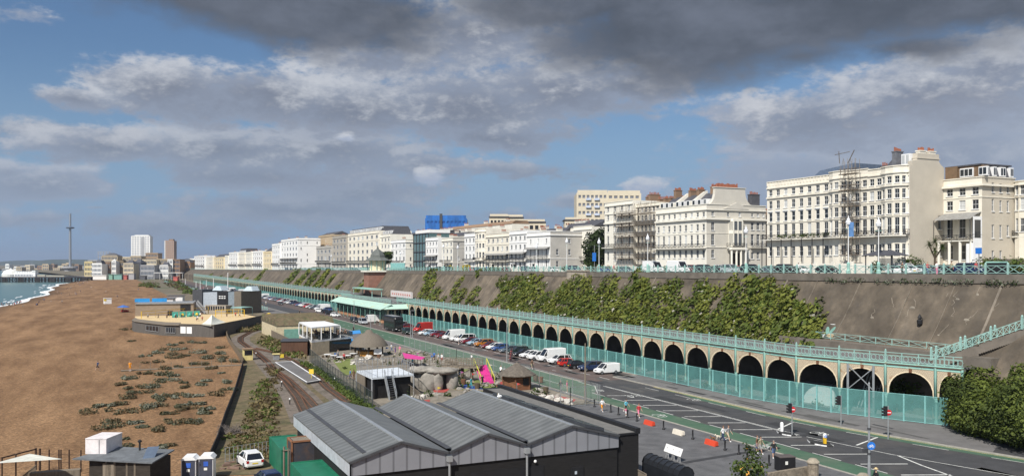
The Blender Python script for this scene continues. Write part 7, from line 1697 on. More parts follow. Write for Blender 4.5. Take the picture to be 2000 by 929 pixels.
b=MB();p=G(608,744);b.bar(V3(p,.5),V3(p,1.5),.07);b.obox((p[0],p[1],1.2),.75,.05,.75,-TH);obj('platform_sign',b,PLY,r)
b=MB();a,c=G(505,715),G(570,709);b.prism([V3(a,.2),V3(c,.2),V3((c[0],c[1]+3),.2),V3((a[0],a[1]+3),.2)],(0,0,.06));struct('crossing',b,CONCD)
def hut(name,label,px,py,w,d,h,m,rm,cat,rz=0,over=.15):
 x,y=G(px,py);r=thing(name,label,cat,(x,y,0));b=MB();b.obox((x,y+d/2,0),w,d,h,rz);obj('body',b,m,r);b=MB();b.obox((x,y+d/2,h+.003),w+over*2,d+over*2,.16,rz);obj('roof',b,rm,r);return r,x,y
YHM=mat('pale_yellow',(.66,.56,.24),.7)
r,x,y=hut('ticket_hut','pale yellow and brown railway hut at the end of the black beach fence',485,704,1.7,1.8,2.2,YHM,BRN,'hut');b=MB();b.box(x-.7,x+.7,y-.05,y-.003,1.1,2.0);obj('window',b,GLASSD,r)
r,x,y=hut('relay_box','small grey trackside box with a yellow top and yellow sign beside it',540,704,1.0,.9,1.2,GREY,YHM,'trackside box');b=MB();b.box(x+.7,x+1.4,y-.02,y+.03,.55,1.25);obj('yellow_sign',b,PLY,r)
for i,(px,py,h)in enumerate(((500,697,.9),(550,754,.8),(566,789,.8),(654,746,.7))):
 x,y=G(px,py,.15);b=MB();b.tube((x,y,.1),(x,y,h),.07,n=6,m=0);b.blob((x,y,h+.08),.12,.12,.14,8,6,1);single('points_lever',b,[BLACK,WHITE],'small white-topped trackside marker, %s'%['near the yellow hut','left of the platform end','at the siding points','on the grass bank'][i],'marker')
def wall_run(name,label,pts,h,w,m,cat='fence',z0=0.):
 b=MB();P=[Vector((*p,z0))for p in pts]
 for a,c in zip(P,P[1:]):t=(c-a).normalized();n=Vector((-t.y,t.x,0))*(w/2);b.prism([a-n,a+n,c+n,c-n],(0,0,h))
 return single(name,b,m,label,cat)
wall_run('board_fence','long low black board fence dividing the shingle from the railway',[G(412,900),G(425,870),G(440,822),G(458,775),G(475,715)],1.15,.1,mat('black_boards',(.02,.018,.017),.9))
wall_run('board_fence','brown board fence continuing round the railway bend',[G(475,711),G(462,692),G(446,668),G(442,657),G(450,647),G(480,639)],1.3,.1,mat('brown_boards',(.15,.115,.075),.9))
a,c=G(236,725),G(474,714);r=thing('boardwalk','narrow timber boardwalk with posts crossing the shingle','boardwalk',(*a,0));b=MB();b.bar(V3(a,.16),V3(c,.2),1.0,.1);obj('planks',b,TIMBER,r);b=MB()
for i in range(11):p=lerp(a,c,.15+i*.084);b.bar(V3(p,.1)+Vector((0,.6,0)),V3(p,1.25)+Vector((0,.6,0)),.08)
b.bar(V3(a,1.0)+Vector((7,.4,0)),V3(c,1.1)+Vector((0,.6,0)),.03);obj('rope_fence',b,TIMBER,r)
b=MB();b.poly([(*p,.16)for p in(G(600,705),G(700,790),G(762,848),G(1000,800),G(1150,790),(58.6,97),(58.6,180),G(690,668))]);struct('golf_ground',b,mat('golf_ground',(.23,.20,.16),.95,var=.3,scale=.9,col2=(.13,.125,.095),c2scale=.4))
AST=mat('artificial_turf',(.16,.19,.05),.95,var=.2);REDC=mat('red_matting',(.36,.06,.05),.9,var=.2);BLUC=mat('blue_matting',(.03,.07,.25),.9)
for k,(m,P,nm)in enumerate(((AST,[(900,748),(945,742),(1000,768),(1060,788),(1010,790),(960,765)],'turf'),(REDC,[(1068,772),(1100,776),(1125,782),(1118,788),(1080,784)],'red_matting'),(REDC,[(960,752),(985,745),(1000,752),(975,758)],'red_matting'),(BLUC,[(898,752),(925,751),(950,762),(905,760)],'blue_matting'),(REDC,[(845,762),(880,760),(870,768),(848,768)],'red_matting'),(REDC,[(812,785),(840,782),(838,790),(815,792)],'red_matting'),(AST,[(650,705),(690,700),(700,730),(672,735)],'turf'))):
 b=MB();b.poly([(*G(*p),.17+.004*k)for p in P]);struct('golf_'+nm,b,m)
RK=mat('grey_rockwork',(.27,.25,.22),.95,var=.35,scale=1.0,bump=.5,bscale=3);RKW=mat('white_boulder',(.52,.49,.44),.9,var=.3,scale=1.5,bump=.4,bscale=4)
rg=random.Random(77)
r=thing('rock_cave','grey artificial rock wall with a dark cave mouth on the crazy golf','rock cave',(*G(850,765),0));b=MB()
for px,py,rx,rz in((815,760,1.5,2.2),(830,762,1.6,2.4),(846,764,1.6,2.2),(858,764,1.0,2.0),(888,762,1.0,2.1),(882,742,1.4,1.2)):p=G(px,py);b.blob((p[0],p[1]+1.2,1.2 if py>750 else 2.6),rx,1.3,rz if py>750 else .8,12,8,0,.1,rg);obj('rock',b,RK,r,True);b=MB()
for px,zc,rx in((862,2.9,2.2),(845,3.1,1.8),(828,3.0,1.8),(878,2.9,1.7)):p=G(px,764);b.blob((p[0],p[1]+1.3,zc),rx,1.2,.55,12,8,0,.12,rg);obj('rock',b,RK,r,True);b=MB()
p=G(872,764);b.box(p[0]-1.4,p[0]+1.3,p[1]+1.6,p[1]+2.4,0,2.6);obj('cave_mouth',b,BLACK,r)
b=MB()
for _ in range(14):p=G(rg.uniform(815,868),rg.uniform(722,738),1.2);b.blob((*p,.8),rg.uniform(.7,1.5),rg.uniform(.7,1.3),rg.uniform(.6,1.3),10,6,0,.15,rg)
single('rockery',b,RK,'mound of grey rocks behind the cave, planted with flowers','rockery',kind='stuff');b=MB()
for _ in range(16):b.leaves((*G(rg.uniform(818,868),rg.uniform(720,732),2.0),2.0),(.8,.8,.5),40,.13,rg,(0,1,2))
single('rockery_flowers',b,[LEAFY,LEAF1,mat('flower_red',(.5,.12,.07),.8)],'flowers and grasses on the grey rockery','flowers',kind='stuff')
for i,(px,py,s)in enumerate(((1075,779,1.0),(1092,783,.9),(1110,787,1.1),(1060,776,.8),(1050,764,.9),(1041,768,.7),(975,764,.9),(985,765,.8),(952,766,.6),(930,764,.5),(1018,777,.8),(1005,780,.7),(823,777,.9),(810,776,.7),(720,700,1.2),(705,706,1.0),(690,711,.9),(1033,773,.6))):
 b=MB();p=G(px,py,.2);s*=.72;b.blob((*p,.4*s),1.0*s,.8*s,.7*s,10,7,0,.3,rg);single('boulder',b,RKW,'pale boulder edging the crazy golf, %s'%('by the red matting' if px>1045 else 'by the log hut' if px>1000 else 'near the pink steps' if px>900 else 'by the stone bridge' if px>800 else 'left of the thatched kiosk'),'boulder','pale boulders by the crazy golf '+('matting' if px>1045 else 'hut' if px>1000 else 'steps' if px>900 else 'bridge' if px>800 else 'kiosk'),smooth=False)
r=thing('log_hut','brown log hut with a conical tiled roof on the crazy golf','hut',(*G(1022,764),0));x,y=G(1022,764);y+=2.2;b=MB();b.lathe((x,y,.1),[(2.3,0),(2.3,.2),(2.2,.21),(2.2,2.3)],6);obj('wall',b,mat('log_wood',(.16,.07,.035),.8,var=.4,stretch=(.6,.6,5)),r)
b=MB();b.lathe((x,y,2.35),[(2.9,-.12),(2.9,0),(1.7,.75),(.7,1.3),(.35,1.6),(.1,1.75)],12);obj('roof',b,mat('thatch_tile',(.13,.11,.09),.9,var=.35,scale=3),r)
b=MB()
for k in range(6):q=k*math.pi/3;b.tube((x+2.25*math.cos(q),y+2.25*math.sin(q),.1),(x+2.25*math.cos(q),y+2.25*math.sin(q),2.4),.14,n=8)
b.box(x+.1,x+1.3,y-2.02,y-1.9,.9,1.9,1);obj('posts',b,[bpy.data.materials['log_wood'],BLACK],r)
r=thing('thatched_kiosk','round thatched kiosk with an orange counter on the crazy golf','kiosk',(*G(727,697),0));x,y=G(727,697);y+=2.5;b=MB();b.lathe((x,y,2.4),[(3.9,-.3),(3.8,0),(3.1,1.0),(2.0,1.9),(.9,2.35),(.5,2.9),(.1,3.0)],16);obj('roof',b,mat('thatch',(.17,.145,.115),.95,var=.3,scale=4,stretch=(3,3,.6),bump=.8,bscale=5),r,True)
b=MB();[b.tube((x+2.9*math.cos(q),y+2.9*math.sin(q),.1),(x+2.9*math.cos(q),y+2.9*math.sin(q),2.4),.13,n=6)for q in[k*math.pi/5 for k in range(10)]];obj('posts',b,BARK,r);b=MB();b.lathe((x,y,.1),[(2.3,0),(2.3,1.0)],12);obj('counter',b,mat('counter_orange',(.5,.24,.05),.7),r);b=MB();b.box(x+.2,x+1.8,y-3.1,y-3.0,.6,1.7);obj('menu_board',b,WHITE,r)
a,c=V3(G(866,712,2.6),2.6),V3(G(940,714,2.6),2.6);r=thing('timber_bridge','raised timber footbridge with rails on the crazy golf','footbridge',(a.x,a.y,0));t=(c-a).normalized();n=Vector((-t.y,t.x,0));L_=(c-a).length;b=MB();b.prism([a-n*.9,c-n*.9,c+n*.9,a+n*.9],(0,0,-.3));obj('deck',b,TIMBER,r);b=MB()
for s in(-.9,.9):
 for k in range(8):p=a+t*(L_*k/7)+n*s;b.bar(p,p+Vector((0,0,1.1)),.1)
 for h in(.4,.75,1.1):b.bar(a+n*s+Vector((0,0,h)),c+n*s+Vector((0,0,h)),.09)
obj('rails',b,TIMBER,r)
for k in(.05,.5,.75):p=a+t*(L_*k);b=MB();b.tube((p.x,p.y,0),(p.x,p.y,2.3),.3,.24,8);obj('leg',b,BARK,r)
a,c=V3(G(938,712,2.6),2.6),V3(G(953,748.5,.2),.2);r=thing('pink_steps','bright pink steps with yellow handrails descending from the timber bridge','steps',(c.x,c.y,0));t=c-a;h=Vector((t.x,t.y,0)).normalized();n=Vector((-h.y,h.x,0));b=MB()
for k in range(12):p=a+t*(k/12);q=a+t*((k+1)/12);b.prism([(p-n*1.0).to_tuple(),(p+n*1.0).to_tuple(),(q.x+n.x,q.y+n.y,p.z),(q.x-n.x,q.y-n.y,p.z)],(0,0,-.22))
obj('treads',b,mat('pink_paint',(.6,.05,.28),.6),r);b=MB();[b.bar(a+n*s+Vector((0,0,1.0)),c+n*s+Vector((0,0,1.0)),.1)for s in(-1.05,1.05)];[b.bar(a+t*k+n*s,a+t*k+n*s+Vector((0,0,1.0)),.08)for k in(0,.33,.66,1)for s in(-1.05,1.05)];obj('handrails',b,mat('lime_paint',(.55,.55,.08),.6),r)
b=MB();[b.prism([a+n*s,c+n*s,c+n*s+Vector((0,0,-.2)),a+n*s+Vector((0,0,-.5))],n*.08)for s in(-1.05,1.0)];obj('stringers',b,GREY,r)
z=3.2;q=[G(696.5,723.3,z),G(726.5,737,z),G(808,730,z),G(777,716.5,z)];r=thing('golf_pavilion','open dark pavilion with a flat white roof and roof railing on the crazy golf','pavilion',(*q[1],0));b=MB();b.prism([V3(p,z-.25)for p in q],(0,0,.25));obj('roof',b,mat('roof_pale',(.62,.66,.70),.5),r)
b=MB()
for p in q:b.tube(V3(p,0),V3(p,z-.25),.12,n=6)
obj('posts',b,GREY,r);b=MB();qc=Vector((sum(p[0]for p in q)/4,sum(p[1]for p in q)/4,0));ins=[V3(p,0)+(qc-V3(p,0))*.12 for p in q];b.prism(ins,(0,0,z-.3));obj('dark_room',b,BTIM,r);b=MB();w=[lerp(q[0],q[1],.02),lerp(q[0],q[1],.55)];b.prism([V3(w[0],0),V3(w[1],0),V3(w[1],0)+Vector((.2,.1,0)),V3(w[0],0)+Vector((.2,.1,0))],(0,0,z-.3));obj('timber_side',b,TIMBER,r)
b=MB()
for a_,c_ in zip(q,q[1:]+q[:1]):
 for k in range(8):p=lerp(a_,c_,k/8);b.bar(V3(p,z),V3(p,z+1.5),.06)
 b.bar(V3(a_,z+1.5),V3(c_,z+1.5),.06)
obj('roof_railing',b,GREY,r);b=MB();s0,s1=V3(lerp(q[1],q[2],.38),z),V3(G(768,782,0),0);t=s1-s0;h=Vector((t.x,t.y,0)).normalized();n=Vector((-h.y,h.x,0))*.55
for s in(-1,1):b.bar(s0+n*s,s1+n*s,.1,.3);b.bar(s0+n*s+Vector((0,0,1.0)),s1+n*s+Vector((0,0,1.0)),.07);[b.bar(s0+n*s+t*k,s0+n*s+t*k+Vector((0,0,1.0)),.06)for k in(0,.33,.66,1)]
[b.bar(s0+t*(k/12)-n,s0+t*(k/12)+n,.28,.04,1)for k in range(13)];obj('steel_stair',b,[STEEL,DKGREY],r)
def palings(name,label,pts,h,step,m,mesh=None,cat='fence'):
 b=MB();P=[Vector((*p,.1))for p in pts]
 for a,c in zip(P,P[1:]):
  L_=(c-a).length;k=max(1,int(L_/step));[b.bar(a+(c-a)*(i/k),a+(c-a)*(i/k)+Vector((0,0,h)),.07)for i in range(k+1)]
  for z in(.1,h):b.bar(a+Vector((0,0,z)),c+Vector((0,0,z)),.05)
  if mesh:b.quad(a,c,c+Vector((0,0,h)),a+Vector((0,0,h)),1)
 return single(name,b,[m]+([mesh]if mesh else[]),label,cat)
MESHD=mat_see('dark_mesh',(.03,.05,.04),.45);MESHW=mat_see('wire_mesh',(.4,.42,.4),.14)
palings('mesh_fence','dark green mesh fence along the railway side of the crazy golf',[G(605,706),G(640,738),G(690,775),G(728,803)],2.4,2.2,DKGREY,MESHD)
palings('mesh_fence','tall pale wire fence between the crazy golf and the promenade',[(58.8,98),(58.8,150),(58.8,182)],2.6,3.4,STEEL,MESHW)
palings('mesh_fence','pale wire fence at the plaza end of the crazy golf',[(58.8,97.5),(54,97),G(1095,792)],2.6,2.4,STEEL,MESHW)
palings('stake_fence','brown stake fence curving round the rocks by the thatched kiosk',[G(700,716),G(760,712),G(810,716),G(850,712)],1.5,.6,TIMBER)
palings('stake_fence','brown stake fence in front of the steel stair',[G(778,762),G(800,775),G(820,790)],1.6,.7,TIMBER)
for m_,P,zz,lab in(((.05,.28,.65),[(682,646),(703,644),(705,650),(684,652)],2.8,'bright blue awning left of the thatched kiosk'),((.06,.3,.6),[(683,660),(700,665),(712,672),(684,672)],1.6,'sloping blue tarpaulin below the blue awning'),((.6,.05,.26),[(786,688),(830,697),(824,701),(790,698)],2.0,'bright pink awning in the middle of the crazy golf')):
 q=[V3(G(px,py,zz),zz)for px,py in P];b=MB();b.prism(q,(0,0,-.1));[b.bar((p.x,p.y,0),tuple(p),.08,m=1)for p in q];single('awning',b,[mat('awn'+lab[:9],m_,.7,var=.1),GREY],lab,'awning')
rg=random.Random(5)
for i in range(9):x,y=G([740,790,905,932,985,1046,1056,1066,960][i],[700,706,750,758,745,742,745,766,740][i],.2);b=MB();b.lathe((x,y,.1),[(.35,0),(.42,.9)],10);single('barrel',b,BARK if i%2 else RUST,'brown barrel on the crazy golf, %s'%['by the thatched kiosk','near the pink awning','under the bridge','left of the pink steps','behind the pink steps','right of the log hut','behind the log hut','in front of the wire fence','at the head of the steps'][i],'barrel')
zT,zR=3.0,5.7;q=[G(584,628.8,zR),G(608.5,639.5,zR),G(664.7,634.6,zR),G(633.7,626.9,zR)];r=thing('restaurant','two-storey restaurant terrace with a brilliant white flat roof on posts','restaurant',(*q[1],0));b=MB();b.prism([V3(p,zR-.2)for p in q],(0,0,.25));obj('roof',b,WHITE,r)
b=MB()
for a_,c_ in zip(q,q[1:]+q[:1]):[b.tube(V3(lerp(a_,c_,k),zT),V3(lerp(a_,c_,k),zR-.2),.11,n=6)for k in(0,.33,.66)]
obj('posts',b,WHITE,r);e=lerp(q[1],q[2],1.45);q5=[q[0],q[1],e,lerp(q[0],q[3],1.45)];b=MB();b.prism([V3(p,zT-.35)for p in q5],(0,0,.35));obj('deck',b,WHITE,r)
b=MB();i4=[V3(p,0)for p in q5];m_=(i4[1]+(i4[2]-i4[1])*.42);b.prism([i4[0],i4[1],m_,i4[0]+(m_-i4[1])],(0,0,zT-.36));obj('rendered_wall',b,mat('restaurant_render',(.50,.42,.30),.85),r);b=MB();b.prism([m_+Vector((.05,.4,0)),i4[2]+Vector((-.2,.4,0)),i4[2]+(i4[0]-i4[1]),m_+(i4[0]-i4[1])],(0,0,zT-.37));obj('glazed_front',b,GLASSD,r)
b=MB();[b.prism([V3(a_,zT+.05),V3(c_,zT+.05),V3(c_,zT+1.15),V3(a_,zT+1.15)],(.03,.03,0))for a_,c_ in zip(q5,q5[1:])];obj('glass_balustrade',b,mat_see('smoked_glass',(.05,.06,.06),.45,.1),r)
b=MB();[b.bar(V3(lerp(lerp(q5[1],q5[2],u),lerp(q5[0],q5[3],u),v),zT),V3(lerp(lerp(q5[1],q5[2],u),lerp(q5[0],q5[3],u),v),zT+.75),.9,.9)for u in(.15,.4,.65)for v in(.2,.5,.8)];obj('tables',b,BARK,r)
r,x,y=hut('brown_shed','brown slatted shed with a dark roof left of the restaurant',582,694,5.2,6,2.9,mat('brown_slats',(.10,.05,.03),.85,var=.3,stretch=(4,4,.4)),DKGREY,'shed',-.25)
x,y=G(574,664);r=thing('workshop_shed','old cream workshop with a mossy saw-tooth roof and green door','workshop',(x,y,0));b=MB();b.box(x-4,x+10,y+1,y+24,0,3.6);obj('wall',b,mat('workshop_cream',(.56,.48,.32),.85),r);b=MB()
for k in range(5):b.prism([(x-4.2,y+.8+k*4.7,3.6),(x-4.2,y+5.5+k*4.7,3.6),(x-4.2,y+3.2+k*4.7,5.4)],(14.4,0,0))
obj('roof',b,mat('mossy_roof',(.13,.10,.06),.95,var=.35,scale=1.5,col2=(.10,.10,.05),c2scale=.7),r);b=MB();b.box(x-2.2,x+2.0,y+.9,y+.99,0,2.7);obj('door',b,GRN,r)
palings('plank_fence','grey plank fence between the railway bank and the cream workshop',[G(530,662),G(563,680),G(572,692)],2.2,.22,TIMBER)
for px,py,c,lab in((525,614.5,(.75,.5,.03),'yellow parasol by the volleyball club fence'),(241,598.5,(.05,.14,.42),'blue beach parasol left of the volleyball club')):
 x,y=G(px,py,2.2);b=MB();b.lathe((x,y,2.0),[(2.3,0),(2.2,.12),(.1,.85)],8);b.tube((x,y,0),(x,y,2.7),.05,n=5,m=1);single('parasol',b,[mat('parasol'+str(px),c,.7),GREY],lab,'parasol')
x,y=G(244,609);b=MB();b.blob((x,y,.4),1.5,.7,.5,10,6);b.blob((x-.8,y+.1,.7),.4,.4,.4,8,5);single('beach_float',b,mat('float_red',(.5,.05,.04),.6),'red canoe-like float on the shingle left of the volleyball club','float',smooth=True)
r,x,y=hut('lifeguard_hut','small white beach hut with a yellow corner alone on the shingle',210,593,3.0,2.4,2.4,WHITE,WHITE,'hut',.2);b=MB();b.obox((x-1.0,y-.22,1.3),1.1,.1,1.1,.2);obj('yellow_panel',b,PLY,r)
VTM=mat('grey_planking',(.105,.095,.085),.9,var=.35,stretch=(5,5,.3));P=[G(258,645),G(263,648),G(282,651),G(320,656),G(350,657),G(418,659.5),G(469,648),G(524,634)];r=thing('club_fence','curving tall grey plank wall round the volleyball club','wall',(*P[5],0));b=MB();PV=[V3(p,0)for p in P]
for i,(a_,c_)in enumerate(zip(PV,PV[1:])):b.prism([a_,c_,c_+Vector((.1,.3,0)),a_+Vector((.1,.3,0))],(0,0,3.2 if i>3 else 2.9));b.prism([a_+Vector((-.1,-.15,3.2)),c_+Vector((-.1,-.15,3.2)),c_+Vector((.2,.5,3.2)),a_+Vector((.2,.5,3.2))]if i>3 else[a_+Vector((-.15,-.5,2.9)),c_+Vector((-.15,-.5,2.9)),c_+Vector((1.0,9,2.9)),a_+Vector((1.0,9,2.9))],(0,0,.15),1)
obj('planks',b,[VTM,mat('club_roof',(.20,.165,.125),.9)],r)
for t0,t1,i,lab in((.1,.75,2,0),(.15,.75,3,0)):
 a_,c_=PV[i],PV[i+1];p,s=a_+(c_-a_)*t0,a_+(c_-a_)*t1;o=Vector((-.06,-.16,0));b=MB();b.prism([p+o+Vector((0,0,1.0)),s+o+Vector((0,0,1.0)),s+o*.4+Vector((0,0,1.0)),p+o*.4+Vector((0,0,1.0))],(0,0,1.25),1);[b.bar(p+o+(s-p)*k+Vector((0,0,.9)),p+o+(s-p)*k+Vector((0,0,2.35)),.12)for k in(0,.25,.5,.75,1)];b.bar(p+o+Vector((0,0,.95)),s+o+Vector((0,0,.95)),.14);obj('window',b,[GREY,GLASSD],r)
for k in(0,1):p=PV[4]+(PV[5]-PV[4])*(.04+.18*k);s=PV[4]+(PV[5]-PV[4])*(.19+.18*k);b=MB();o=Vector((-.03,-.08,0));b.prism([p+o+Vector((0,0,.9)),s+o+Vector((0,0,.9)),s+Vector((0,-.01,.9)),p+Vector((0,-.01,.9))],(0,0,1.7));obj('notice_board',b,WHITE,r)
tt=PV[7]-PV[6];text('sign','yellowave',1.3,PV[6]+tt*.82+Vector((-.1,-.16,2.0)),(R(90),0,math.atan2(tt.y,tt.x)),PLY,r,.02)
b=MB();b.poly([(*G(px,py,1.0),1.0)for px,py in((262,630),(380,640),(470,630),(524,622),(470,612),(264,616))]);struct('volleyball_sand',b,mat('court_sand',(.62,.47,.26),.95,var=.12,scale=1))
NETY=mat('net_yellow',(.65,.42,.03),.6)
for(a_,c_,h,lab)in(((276,622),(407,612),2.3,'long yellow-framed volleyball net on the left of the court'),((421,619),(477,618),2.4,'shorter yellow-framed volleyball net on the right of the court')):
 p,s=V3(G(*a_,1.0),1.0),V3(G(*c_,1.0),1.0);b=MB();n=5;[b.bar(p+(s-p)*(k/n),p+(s-p)*(k/n)+Vector((0,0,h)),.22 if k in(0,n)else .1)for k in range(n+1)];[b.bar(p+Vector((0,0,z)),s+Vector((0,0,z)),.14)for z in(h,h-1.0)];single('volleyball_net',b,NETY,lab,'net')
p,s=V3(G(336,620,1.0),1.0),V3(G(392,617.5,1.0),1.0)
for k,c in enumerate('tyty'):b=MB();a_,c_=p+(s-p)*(k*.25),p+(s-p)*(k*.25+.22);b.prism([a_,c_,c_+Vector((0,0,1.9)),a_+Vector((0,0,1.9))],(0,.08,0));m_=(a_+c_)/2;b.lathe((m_.x,m_.y-.06,1.6),[(.5,0),(.4,.5),(.1,.7)],6,1 if c=='y' else 0);single('banner',b,[mat('banner_teal',(.10,.44,.38),.7)if not k else bpy.data.materials['banner_teal'],PLY],'teal court-side banner, %s from the left of four'%['first','second','third','fourth'][k],'banner')
s=[V3(G(390,634,3.2),3.2),V3(G(414,614,5.4),5.4),V3(G(442,628,3.2),3.2),V3(G(412,636,3.1),3.1)];b=MB();n=6
for tri in((s[0],s[3],s[1]),(s[3],s[2],s[1])):
 for i in range(n):
  for j in range(n):
   def SQ(u,v):p=tri[0]+(tri[1]-tri[0])*u;q=p+(tri[2]-p)*v;return q-Vector((0,0,1.5*v*(1-v)))
   b.quad(SQ(i/n,j/n),SQ((i+1)/n,j/n),SQ((i+1)/n,(j+1)/n),SQ(i/n,(j+1)/n))
single('shade_sail',b,bpy.data.materials['sail_cream'],'pointed cream sail canopy in front of the sand court','sail canopy',smooth=True)
x0,y0=G(264,620,.5);x1,y1=G(378,618,.5);A=Vector((x0,y0,0));t=Vector((x1-x0,y1-y0,0));n=Vector((-t.y,t.x,0)).normalized();r=thing('club_building','brown timber-clad club building with a blue roof screen behind the sand court','building',A);b=MB();b.prism([A,A+t,A+t+n*14,A+n*14],(0,0,5.0));obj('wall',b,mat('club_timber',(.27,.21,.155),.9,var=.2,stretch=(.5,.5,4)),r);b=MB();b.prism([A-n*.4+Vector((0,0,5.0)),A+t-n*.4+Vector((0,0,5.0)),A+t+n*14+Vector((0,0,5.0)),A+n*14+Vector((0,0,5.0))],(0,0,.35));obj('roof',b,GREY,r)
b=MB();b.prism([A+t*.77-n*.05+Vector((0,0,2.6)),A+t*.95-n*.05+Vector((0,0,2.6)),A+t*.95+Vector((0,0,2.6)),A+t*.77+Vector((0,0,2.6))],(0,0,2.2));b.prism([A+t*.55-n*.05,A+t*.64-n*.05,A+t*.64,A+t*.55],(0,0,2.6));obj('dark_opening',b,BLACK,r);b=MB();[b.prism([A+t*u+n*8+Vector((0,0,5.4)),A+t*(u+.26)+n*8+Vector((0,0,5.4)),A+t*(u+.26)+n*8.1+Vector((0,0,5.4)),A+t*u+n*8.1+Vector((0,0,5.4))],(0,0,1.25))for u in(-.06,.24)];obj('roof_screen',b,mat('screen_blue',(.03,.27,.60),.5),r)
for px,py,w,lab in((330,588,5,'low white-walled chalet with a dark roof behind the blue screen'),(345,582,7,'dark-roofed chalet further behind the blue screen')):hut('chalet',lab,px,py+6,w,8,2.6,WHITE,SLT,'chalet',-.2,.5)
d=322.;A=V3(AT(376,d),0);B=V3(AT(471,d-8),0);t=(B-A);n=Vector((-t.y,t.x,0)).normalized();r=thing('clubhouse','two-storey grey and black seafront clubhouse with skylights and outside stairs','clubhouse',A);zt_=8.4
for u0,u1,z0,z1,dp,m,nm in((0,.2,0,zt_+.4,0,DKGREY,'dark_bay'),(.2,.5,0,zt_-.6,.6,mat('pale_grey_panels',(.36,.40,.44),.6),'pale_bay'),(.5,.72,3.2,zt_-.2,.3,BLACK,'black_panel'),(.72,.86,2.4,zt_-.3,.5,mat('mid_grey_panels',(.20,.24,.27),.6),'grey_bay'),(.86,1.0,0,zt_,0,mat('olive_panels',(.16,.135,.105),.8),'olive_bay'),(.38,.8,0,3.2,-3.0,mat('lower_timber',(.34,.29,.23),.8),'lower_storey')):b=MB();p,s=A+t*u0+n*dp,A+t*u1+n*dp;b.prism([p,s,s+n*(12-dp),p+n*(12-dp)],(0,0,z1));obj(nm,b,m,r)
for u in(.22,.86):b=MB();p=A+t*u+n*5;[b.prism([p+Vector((0,0,zt_)),p+t*.2+Vector((0,0,zt_)),p+t*.13+n*1+Vector((0,0,zt_+1.7)),p+t*.05+n*1+Vector((0,0,zt_+1.7))],n*4)];obj('skylight',b,mat('skylight',(.45,.52,.56),.2)if u<.5 else bpy.data.materials['skylight'],r)
b=MB();[b.prism([A+t*(.4+k*.048)-n*3.05+Vector((0,0,1.4)),A+t*(.43+k*.048)-n*3.05+Vector((0,0,1.4)),A+t*(.43+k*.048)-n*2.99+Vector((0,0,1.4)),A+t*(.4+k*.048)-n*2.99+Vector((0,0,1.4))],(0,0,1.5))for k in range(8)];obj('windows',b,GLASSD,r);b=MB();p,s=A+t*.12-n*2+Vector((0,0,4.6)),A+t*.44-n*4.5+Vector((0,0,.2));[b.bar(p+n*k,s+n*k,.2,.7)for k in(0,1.6)];obj('stairs',b,GREY,r)
b=MB();[b.prism([A+t*(.54+.05*k)+n*.22+Vector((0,0,zz)),A+t*(.575+.05*k)+n*.22+Vector((0,0,zz)),A+t*(.575+.05*k)+n*.29+Vector((0,0,zz)),A+t*(.54+.05*k)+n*.29+Vector((0,0,zz))],(0,0,.3))for k in range(3)for zz in(5.6,6.3)];obj('lettering_bars',b,WHITE,r)
b=MB();b.prism([A+t*1.12-n*8,A+t*1.36-n*8,A+t*1.36-n*2,A+t*1.12-n*2],(0,0,.01));b=MB();p=[A+t*1.12-n*9,A+t*1.36-n*10,A+t*1.36-n*4,A+t*1.12-n*3];b.prism([q_+Vector((0,0,2.8))for q_ in p],(0,0,.25));[b.bar(q_,q_+Vector((0,0,2.8)),.15)for q_ in p];single('kiosk_canopy',b,TURQ2,'pale turquoise flat canopy on posts right of the grey clubhouse','canopy')
rg=random.Random(303)
def ingolf():
 while True:
  px,py=rg.uniform(640,1090),rg.uniform(684,782);x,y=G(px,py,.2)
  if 36.5<x<58 and 86<y<172 and not(690<px<812 and 712<py<770)and not(812<px<895 and 718<py<770):return x,y
b=MB();[b.blob((*ingolf(),.2),rg.uniform(.25,.7),rg.uniform(.2,.6),rg.uniform(.2,.5),7,5,0,.3,rg)for _ in range(110)];single('loose_rocks',b,RK,'scattered grey and buff stones edging the crazy golf greens','stones',kind='stuff')
b=MB()
for _ in range(60):r_=rg.uniform(.25,.7);b.leaves((*ingolf(),.2+r_*.5),(r_,r_,r_*rg.uniform(.6,1.4)),34,.16,rg,(0,1,2),zmin=.18)
single('golf_planting',b,[LEAF1,LM3,LEAFB]if False else[LEAF1,LEAF2,LEAFB],'low shrubs and grasses planted between the crazy golf greens','planting',kind='stuff')
TC_=[(.5,.06,.05),(.6,.45,.05),(.05,.15,.45),(.55,.5,.45),(.4,.12,.3)]
for i in range(14):
 x,y=ingolf();b=MB();b.tube((x,y,.1),(x,y,1.9),.035,n=5,m=1);b.prism([(x,y,1.9),(x+.55,y-.1,1.7),(x,y,1.5)],(0,.015,0));c=i%5;single('golf_flag',b,[mat('flag_%d'%c,TC_[c],.7)if i<5 else bpy.data.materials['flag_%d'%c],STEEL],'small %s flag marking a crazy golf hole'%['red','yellow','blue','white','purple'][c],'flag','%s crazy golf flags'%['red','yellow','blue','white','purple'][c])
for i in range(9):
 a=Vector((*ingolf(),.17));q=rg.uniform(0,3.1);t=Vector((math.cos(q),math.sin(q),0))*rg.uniform(2,4);b=MB();n=Vector((-t.y,t.x,0)).normalized()*.6
 b.prism([a-n,a+n,a+t+n,a+t-n],(0,0,.03),0);[b.bar(a+n*s,a+t+n*s,.14,.2,1)for s in(-1.1,1.1)];single('golf_lane',b,[AST,TIMBER],'short turf putting lane with timber edging boards','putting lane','putting lanes of the crazy golf')
